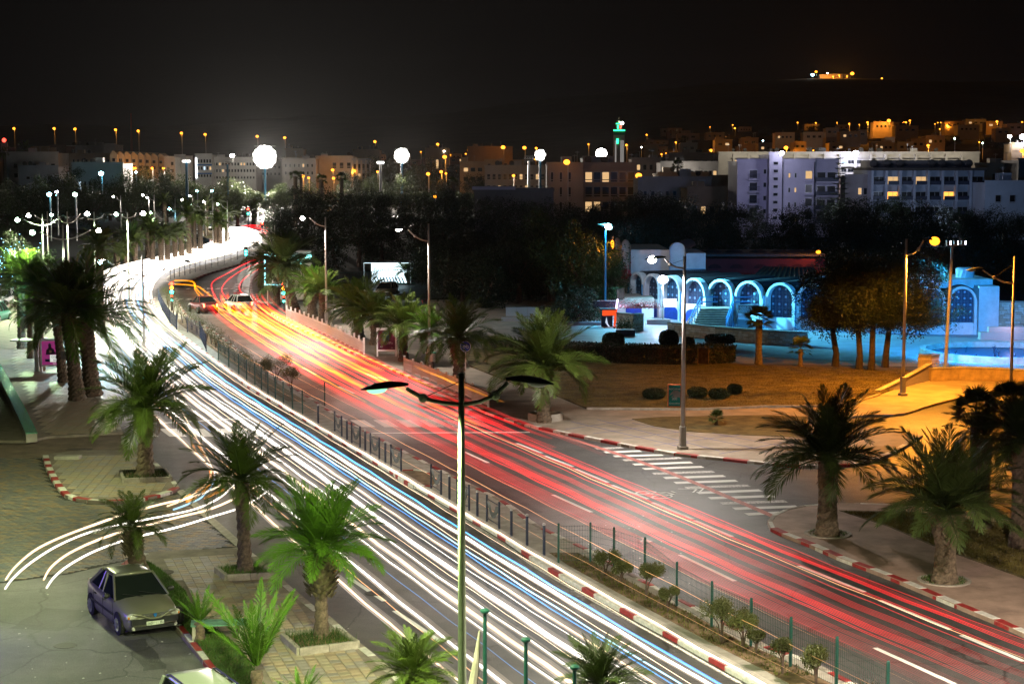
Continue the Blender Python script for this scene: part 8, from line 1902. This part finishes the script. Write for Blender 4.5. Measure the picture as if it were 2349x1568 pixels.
def car(loc, rz, label, paint_, L=4.25, Wd=1.74, H=1.53, body='saloon', detail=False, group=None, bump_=None, rear_lit=False, name='parked_car', rails=False):
    """front points to +y"""
    t = thing(name, label, 'car' if body != 'van' else 'van', loc, rz, group)
    hl = L / 2
    if body == 'saloon': top = [(-hl, .72), (-hl + .06, .95), (-hl + .2, 1.03), (-hl + .75, 1.05), (-.2, .96), (.85, .97), (hl - .9, .93), (hl - .38, .82), (hl - .1, .70), (hl, .52)]; cab = (-hl + .72, .98, -hl + 1.35, .18)
    elif body == 'hatch': top = [(-hl, .6), (-hl + .05, .95), (-.2, .95), (.9, .95), (hl - .7, .9), (hl - .25, .78), (hl, .5)]; cab = (-hl + .08, 1.0, -hl + .55, .15)
    else: top = [(-hl, .6), (-hl + .04, 1.0), (0, 1.0), (1.1, 1.0), (hl - .6, .95), (hl - .2, .8), (hl, .5)]; cab = (-hl + .05, 1.15, -hl + .2, .35)
    wd = [(-hl, .80), (-hl + .3, .93), (-.8, 1.0), (.6, 1.0), (hl - .6, .96), (hl - .15, .84), (hl, .72)]
    mb = MB(); rings = []; ys_ = [-hl, -hl + .05, -hl + .2, -hl + .5, -1.2, -.6, 0, .6, 1.0, hl - .8, hl - .5, hl - .25, hl - .08, hl]
    for y in ys_:
        zt = interp1(top, y); w = interp1(wd, y) * Wd / 2; zb = .20 + (.08 if abs(y) > hl - .1 else 0)
        half = [(w * .90, zb), (w * .98, zb + .12), (w, .52 * zt + .1), (w * .985, zt - .16), (w * .90, zt - .04), (w * .55, zt), (0, zt + .015)]
        rings.append([(x, y, z) for x, z in half] + [(-x, y, z) for x, z in reversed(half[:-1])])
    loft(mb, rings); b_ = mb.build('body', paint_, t, smooth_=True)
    # cabin
    y0, y1, r0, r1 = cab; hb = Wd / 2 * .93; ht = Wd / 2 * .70; zb0 = interp1(top, y0) - .03; zb1 = interp1(top, y1) - .03; zr = H - .04
    V8 = [(-hb, y0, zb0), (hb, y0, zb0), (hb, y1, zb1), (-hb, y1, zb1), (-ht, r0, zr), (ht, r0, zr), (ht * .96, r1, zr), (-ht * .96, r1, zr)]
    mb = MB(); mb.add(V8, [(0, 1, 5, 4), (1, 2, 6, 5), (3, 0, 4, 7)]); mb.build('side_glass', cglass, t)
    mb = MB(); mb.add([V8[2], V8[3], V8[7], V8[6]], [(0, 1, 2, 3)]); ws = mb.build('windscreen', cglass, t)
    mb = MB(); n = 8; rr = []
    for k in range(n + 1):
        y = r0 - .07 + (r1 - r0 + .14) * k / n; e = 1 - abs(2 * k / n - 1) ** 4; w = ht * 1.02 * (.96 + .04 * e); rr.append([(-w, y, zr - .03 + .0), (-w * .8, y, zr + .03 + .012 * e), (0, y, zr + .03 + .03 * e), (w * .8, y, zr + .03 + .012 * e), (w, y, zr - .03), (0, y, zr - .04)])
    loft(mb, rr); mb.build('roof', paint_, t, smooth_=True)
    mb = MB()
    for a, c, w in ((0, 4, .05), (1, 5, .05), (2, 6, .035), (3, 7, .035)): mb.tube([V8[a], V8[c]], w, 6)
    for s in (1, -1):
        for f in (.36, .52) if body == 'saloon' else (.36, .6): yb = y0 + (y1 - y0) * f; yt = r0 + (r1 - r0) * f; mb.tube([(s * hb, yb, interp1(top, yb) - .02), (s * ht, yt, zr)], .03, 6)
    mb.build('pillar', paint_, t)
    for x in (-Wd / 2 + .0, Wd / 2 - .0):
        for y in (-hl + .82, hl - .80):
            s = 1 if x > 0 else -1; a_ = MB(); a_.lathe([(.35, 0), (.35, .012)], 20); ar = a_.build('wheel_arch', tyre, t, (x * .975, y, .33)); ar.rotation_euler[1] = s * math.pi / 2
            wheel(t, s * (Wd / 2 - .0) * 1.0 + s * .01, y)
    for s in (1, -1):
        mb = MB(); mb.ell((s * (Wd / 2 + .1), y1 - .28, zb1 + .10), .11, .06, .08, 10, 6); mb.build('wing_mirror', M['black'], t)
        hlm = MB(); hlm.ell((s * Wd / 2 * .72, hl - .14, .64), .19, .10, .105, 12, 8); hlp = hlm.build('headlight', mat('headlight glass', (.45, .45, .42), .08, spec=1), t, smooth_=True)
        if detail: lm = MB(); lm.ell((s * Wd / 2 * .84, hl - .13, .63), .05, .09, .06, 8, 6); lm.build('indicator_lens', mat('amber lens', (.6, .2, .02), .2), hlp)
        tl = MB(); tl.box(s * Wd / 2 * .70 - .08, -hl - .01, .62, s * Wd / 2 * .70 + .06, -hl + .12, .92); tl.build('tail_light', mat('tail lens', (.4, .02, .02), .3) if not rear_lit else emi('lit tail lens', (1, .12, .05), 12), t)
    mb = MB(); bw = Wd / 2 * .80; mb.box(-bw, hl - .06, .42, bw, hl + .025, .58); mb.build('bumper_strip', M['black'], t)
    mb = MB(); mb.box(-bw * .82, hl - .06, .27, bw * .82, hl + .015, .36); mb.build('lower_grille', M['black'], t)
    if detail:
        gr = MB(); gr.add([(-.40, hl + .0, .72), (.40, hl + .0, .72), (.16, hl + .035, .60), (-.16, hl + .035, .60)], [(0, 3, 2, 1)]); g_ = gr.build('grille', M['black'], t)
        for z in (.63, .66, .69): mb = MB(); w = .16 + (z - .6) * 2; mb.box(-w, hl + .03 - (z - .6) * .3, z - .005, w, hl + .05 - (z - .6) * .3, z + .004); mb.build('grille_bar', chrome, g_)
        mb = MB(); mb.tube([(-.62, hl - .06, .72), (-.40, hl + .0, .68), (-.16, hl + .035, .585), (0, hl + .04, .575), (.16, hl + .035, .585), (.40, hl + .0, .68), (.62, hl - .06, .72)], .026, 6); mb.build('chrome_surround', paint_, t)
        mb = MB(); mb.prism([(-.045, .05), (.045, .05), (.045, -.01), (0, -.06), (-.045, -.01)], 0, .012); em = mb.build('badge', mat('badge blue', (.02, .14, .45), .25), t, (0, hl + .045, .665)); em.rotation_euler[0] = math.pi / 2; em.rotation_euler[2] = math.pi
        for s in (1, -1): mb = MB(); mb.lathe([(.055, 0), (.055, .02)], 14); f = mb.build('fog_lamp', MATS['headlight glass'], t, (s * .62, hl - .035, .32)); f.rotation_euler[0] = -math.pi / 2; mb = MB(); mb.tube([(-.07 * 0 + .062 * math.cos(g), .062 * math.sin(g), .02) for g in [k * math.pi / 8 for k in range(17)]], .008, 4); mb.build('fog_ring', chrome, f)
        mb = MB(); mb.box(-.26, hl + .026, .385, .26, hl + .04, .495); pl_ = mb.build('number_plate', mat('plate white', (.65, .68, .62), .4), t)
        text('1600', pl_, (.235, hl + .042, .40), .115, INK['g'], rot=(math.pi / 2, 0, math.pi), ext=.001, sx=.8); text('ا', pl_, (-.01, hl + .042, .405), .10, INK['g'], rot=(math.pi / 2, 0, math.pi), ext=.001); text('35', pl_, (-.12, hl + .042, .40), .115, INK['g'], rot=(math.pi / 2, 0, math.pi), ext=.001, sx=.8)
        mb = MB(); mb.box(.025, hl + .041, .39, .03, hl + .043, .49); mb.box(-.085, hl + .041, .39, -.08, hl + .043, .49); mb.build('plate_rule', INK['g'], pl_)
        for a, c in (((-.55, y1 + .06, zb1 + .05), (.05, y1 - .12, zb1 + .16)), ((.0, y1 + .08, zb1 + .05), (.55, y1 - .06, zb1 + .14))): mb = MB(); mb.tube([a, c], .009, 4); mb.build('wiper', M['black'], t)
        mb = MB(); ws_up = lambda f, x: (x, y1 + (r1 - y1) * f - .10, zb1 + (zr - zb1) * f - .12); mb.tube([(.36 + .17 * math.cos(g), .62 + .05 * math.sin(g), .93 + .14 * math.sin(g)) for g in [k * math.pi / 8 for k in range(17)]], .014, 6); mb.build('steering_wheel', M['black'], t)
        for x in (-.36, .36): mb = MB(); mb.box(x - .22, -.25, .55, x + .22, -.10, 1.22); mb.build('seat', mat('seat grey', (.08, .08, .08), .8), t)
        for z, x in ((1.16, -.05), (1.10, .10)): mb = MB(); mb.ell((x, .42, z), .03, .03, .05, 8, 6); mb.build('hanging_charm', mat('charm', (.5, .1, .08), .5), t)
        for s in (1, -1):
            for y in (-.05, .93, -.95):
                mb = MB(); mb.box(s * Wd / 2 * 1.0 - .004, y - .004, .30, s * Wd / 2 * 1.0 + .004, y + .004, .86); mb.build('door_gap', M['black'], t)
            for y in (.05, -.85): mb = MB(); mb.box(s * (Wd / 2 + .0) - .015, y, .78, s * (Wd / 2) + .025, y + .17, .81); mb.build('door_handle', M['black'], t)
            mb = MB(); mb.box(s * Wd / 2 - .01, -1.2, .50, s * Wd / 2 + .015, .95, .56); mb.build('side_moulding', M['black'], t)
        mb = MB(); mb.tube([(0, -.55, zr + .05), (-.02, -.95, zr + .42)], .006, 4); mb.build('aerial', M['black'], t)
    if rails:
        for s in (1, -1): mb = MB(); mb.tube([(s * ht * .92, r0 + .1, zr + .03), (s * ht * .92, r0 + .3, zr + .09), (s * ht * .92, r1 - .3, zr + .09), (s * ht * .92, r1 - .1, zr + .03)], .025, 6); mb.build('roof_rail', M['black'], t)
    return t
def cpaint(name, c): return mat(name, c, .28, .06, 1, spec=.7, metal=.35)
fl = G(263, 1453, 0); rl = G(213, 1411, 0); fr = G(377, 1438, 0); hd = Vector((.50, -.866)).normalized(); c0 = (Vector((fl.x, fl.y)) + Vector((rl.x, rl.y))) / 2
rt = Vector((-hd.y, hd.x)); c0 = c0 + rt * .87
car((c0.x, c0.y, .005), math.atan2(hd.y, hd.x) - math.pi / 2, 'champagne grey saloon parked at the kerb in the lower left', cpaint('champagne paint', (.22, .21, .16)), detail=True)
car((G(500, 1742).x, G(500, 1742).y, .005), math.atan2(hd.y, hd.x) - math.pi / 2, 'pale grey car with roof rails cut off by the bottom edge', cpaint('pale grey paint', (.40, .44, .38)), body='van', L=4.1, H=1.62, rails=True)
car((G(0, 738).x - .4, G(0, 738).y, .005), math.radians(-4), 'green van parked at the left edge', cpaint('green paint', (.05, .20, .16)), body='van', L=4.1, H=1.8)
car((G(8, 700).x, G(8, 700).y, .005), math.radians(168), 'silver saloon parked behind the green van', cpaint('silver paint', (.38, .40, .40)))
car((G(2, 680).x, G(2, 672).y, .005), math.radians(168), 'dark green saloon farthest up the left parking street', cpaint('dark green paint', (.05, .14, .10)))
car((G(886, 684).x, G(886, 684).y, .13), math.radians(168), 'cream hatchback facing the road in front of the bicycle shelter', cpaint('cream paint', (.50, .42, .30)), body='hatch', L=3.9)
car((G(925, 712).x, G(925, 712).y, .13), math.radians(75), 'dark blue car beside the cream hatchback', cpaint('dark blue paint', (.02, .03, .06)))
car((G(467, 716).x, G(467, 716).y, .005), math.radians(28), 'red-lit car waiting at the junction stop line', cpaint('dark red paint', (.12, .03, .03)), rear_lit=True, name='stopped_car')
car((G(548, 712).x, G(548, 712).y, .005), math.radians(28), 'silver car stopped beside the red-lit one', cpaint('silver paint', (.38, .40, .40)), rear_lit=True, name='stopped_car', body='hatch', L=3.9)
for i, (u, v, a) in enumerate([(455, 562, 90), (440, 545, 80), (480, 540, 85), (330, 470 + 60, 80)]):
    car((G(u, v).x, G(u, v).y, .0), math.radians(a), ['dark car parked beyond the far palm row', 'grey car second beyond the far palm row', 'pale car third beyond the far palm row', 'car in the side street behind the palm row'][i], cpaint(['dark blue paint', 'silver paint', 'cream paint', 'dark red paint'][i], (.2, .2, .2)))
t = thing('motor_scooter', 'dark motor scooter parked at the far right edge of the orange path', 'scooter', G(2347, 905, .13)); mb = MB(); mb.ell((0, 0, .55), .55, .18, .28, 10, 8); mb.tube([(.4, 0, .5), (.55, 0, 1.0)], .05, 6); mb.build('body', M['black'], t)
for x in (-.45, .5): mb = MB(); mb.lathe([(.25, -.06), (.25, .06)], 14); w = mb.build('wheel', tyre, t, (x, 0, .25)); w.rotation_euler[0] = math.pi / 2
# person walking near the shelter bench? none: the people of the photo are not resolvable

# ------------------------------------------------------------------ night haze
mb = MB(); mb.box(-4000, -400, -1.3, 4200, 5200, 330)
hz = bpy.data.materials.new('haze'); hz.use_nodes = True; t_ = hz.node_tree; t_.nodes.remove(t_.nodes['Principled BSDF'])
pv = t_.nodes.new('ShaderNodeVolumePrincipled'); pv.inputs['Color'].default_value = (.92, .94, .96, 1); pv.inputs['Density'].default_value = HAZE; pv.inputs['Anisotropy'].default_value = 0.75
t_.links.new(pv.outputs[0], t_.nodes['Material Output'].inputs['Volume'])
o = mb.build('haze', hz, kind='stuff')

# ------------------------------------------------------------------ labels: look-alikes of a group are told apart by their order in the row
bygl = {}
for o in COL.objects:
    if o.parent is None and o.get('label') and o.get('category'): bygl.setdefault((o['label']), []).append(o)
for lab, L in bygl.items():
    if len(L) < 2: continue
    L.sort(key=lambda o: o.matrix_basis.translation.x / max(1, o.matrix_basis.translation.y))
    for i, o in enumerate(L): o['label'] = lab + ', ' + ORD[i] + ' from the left'
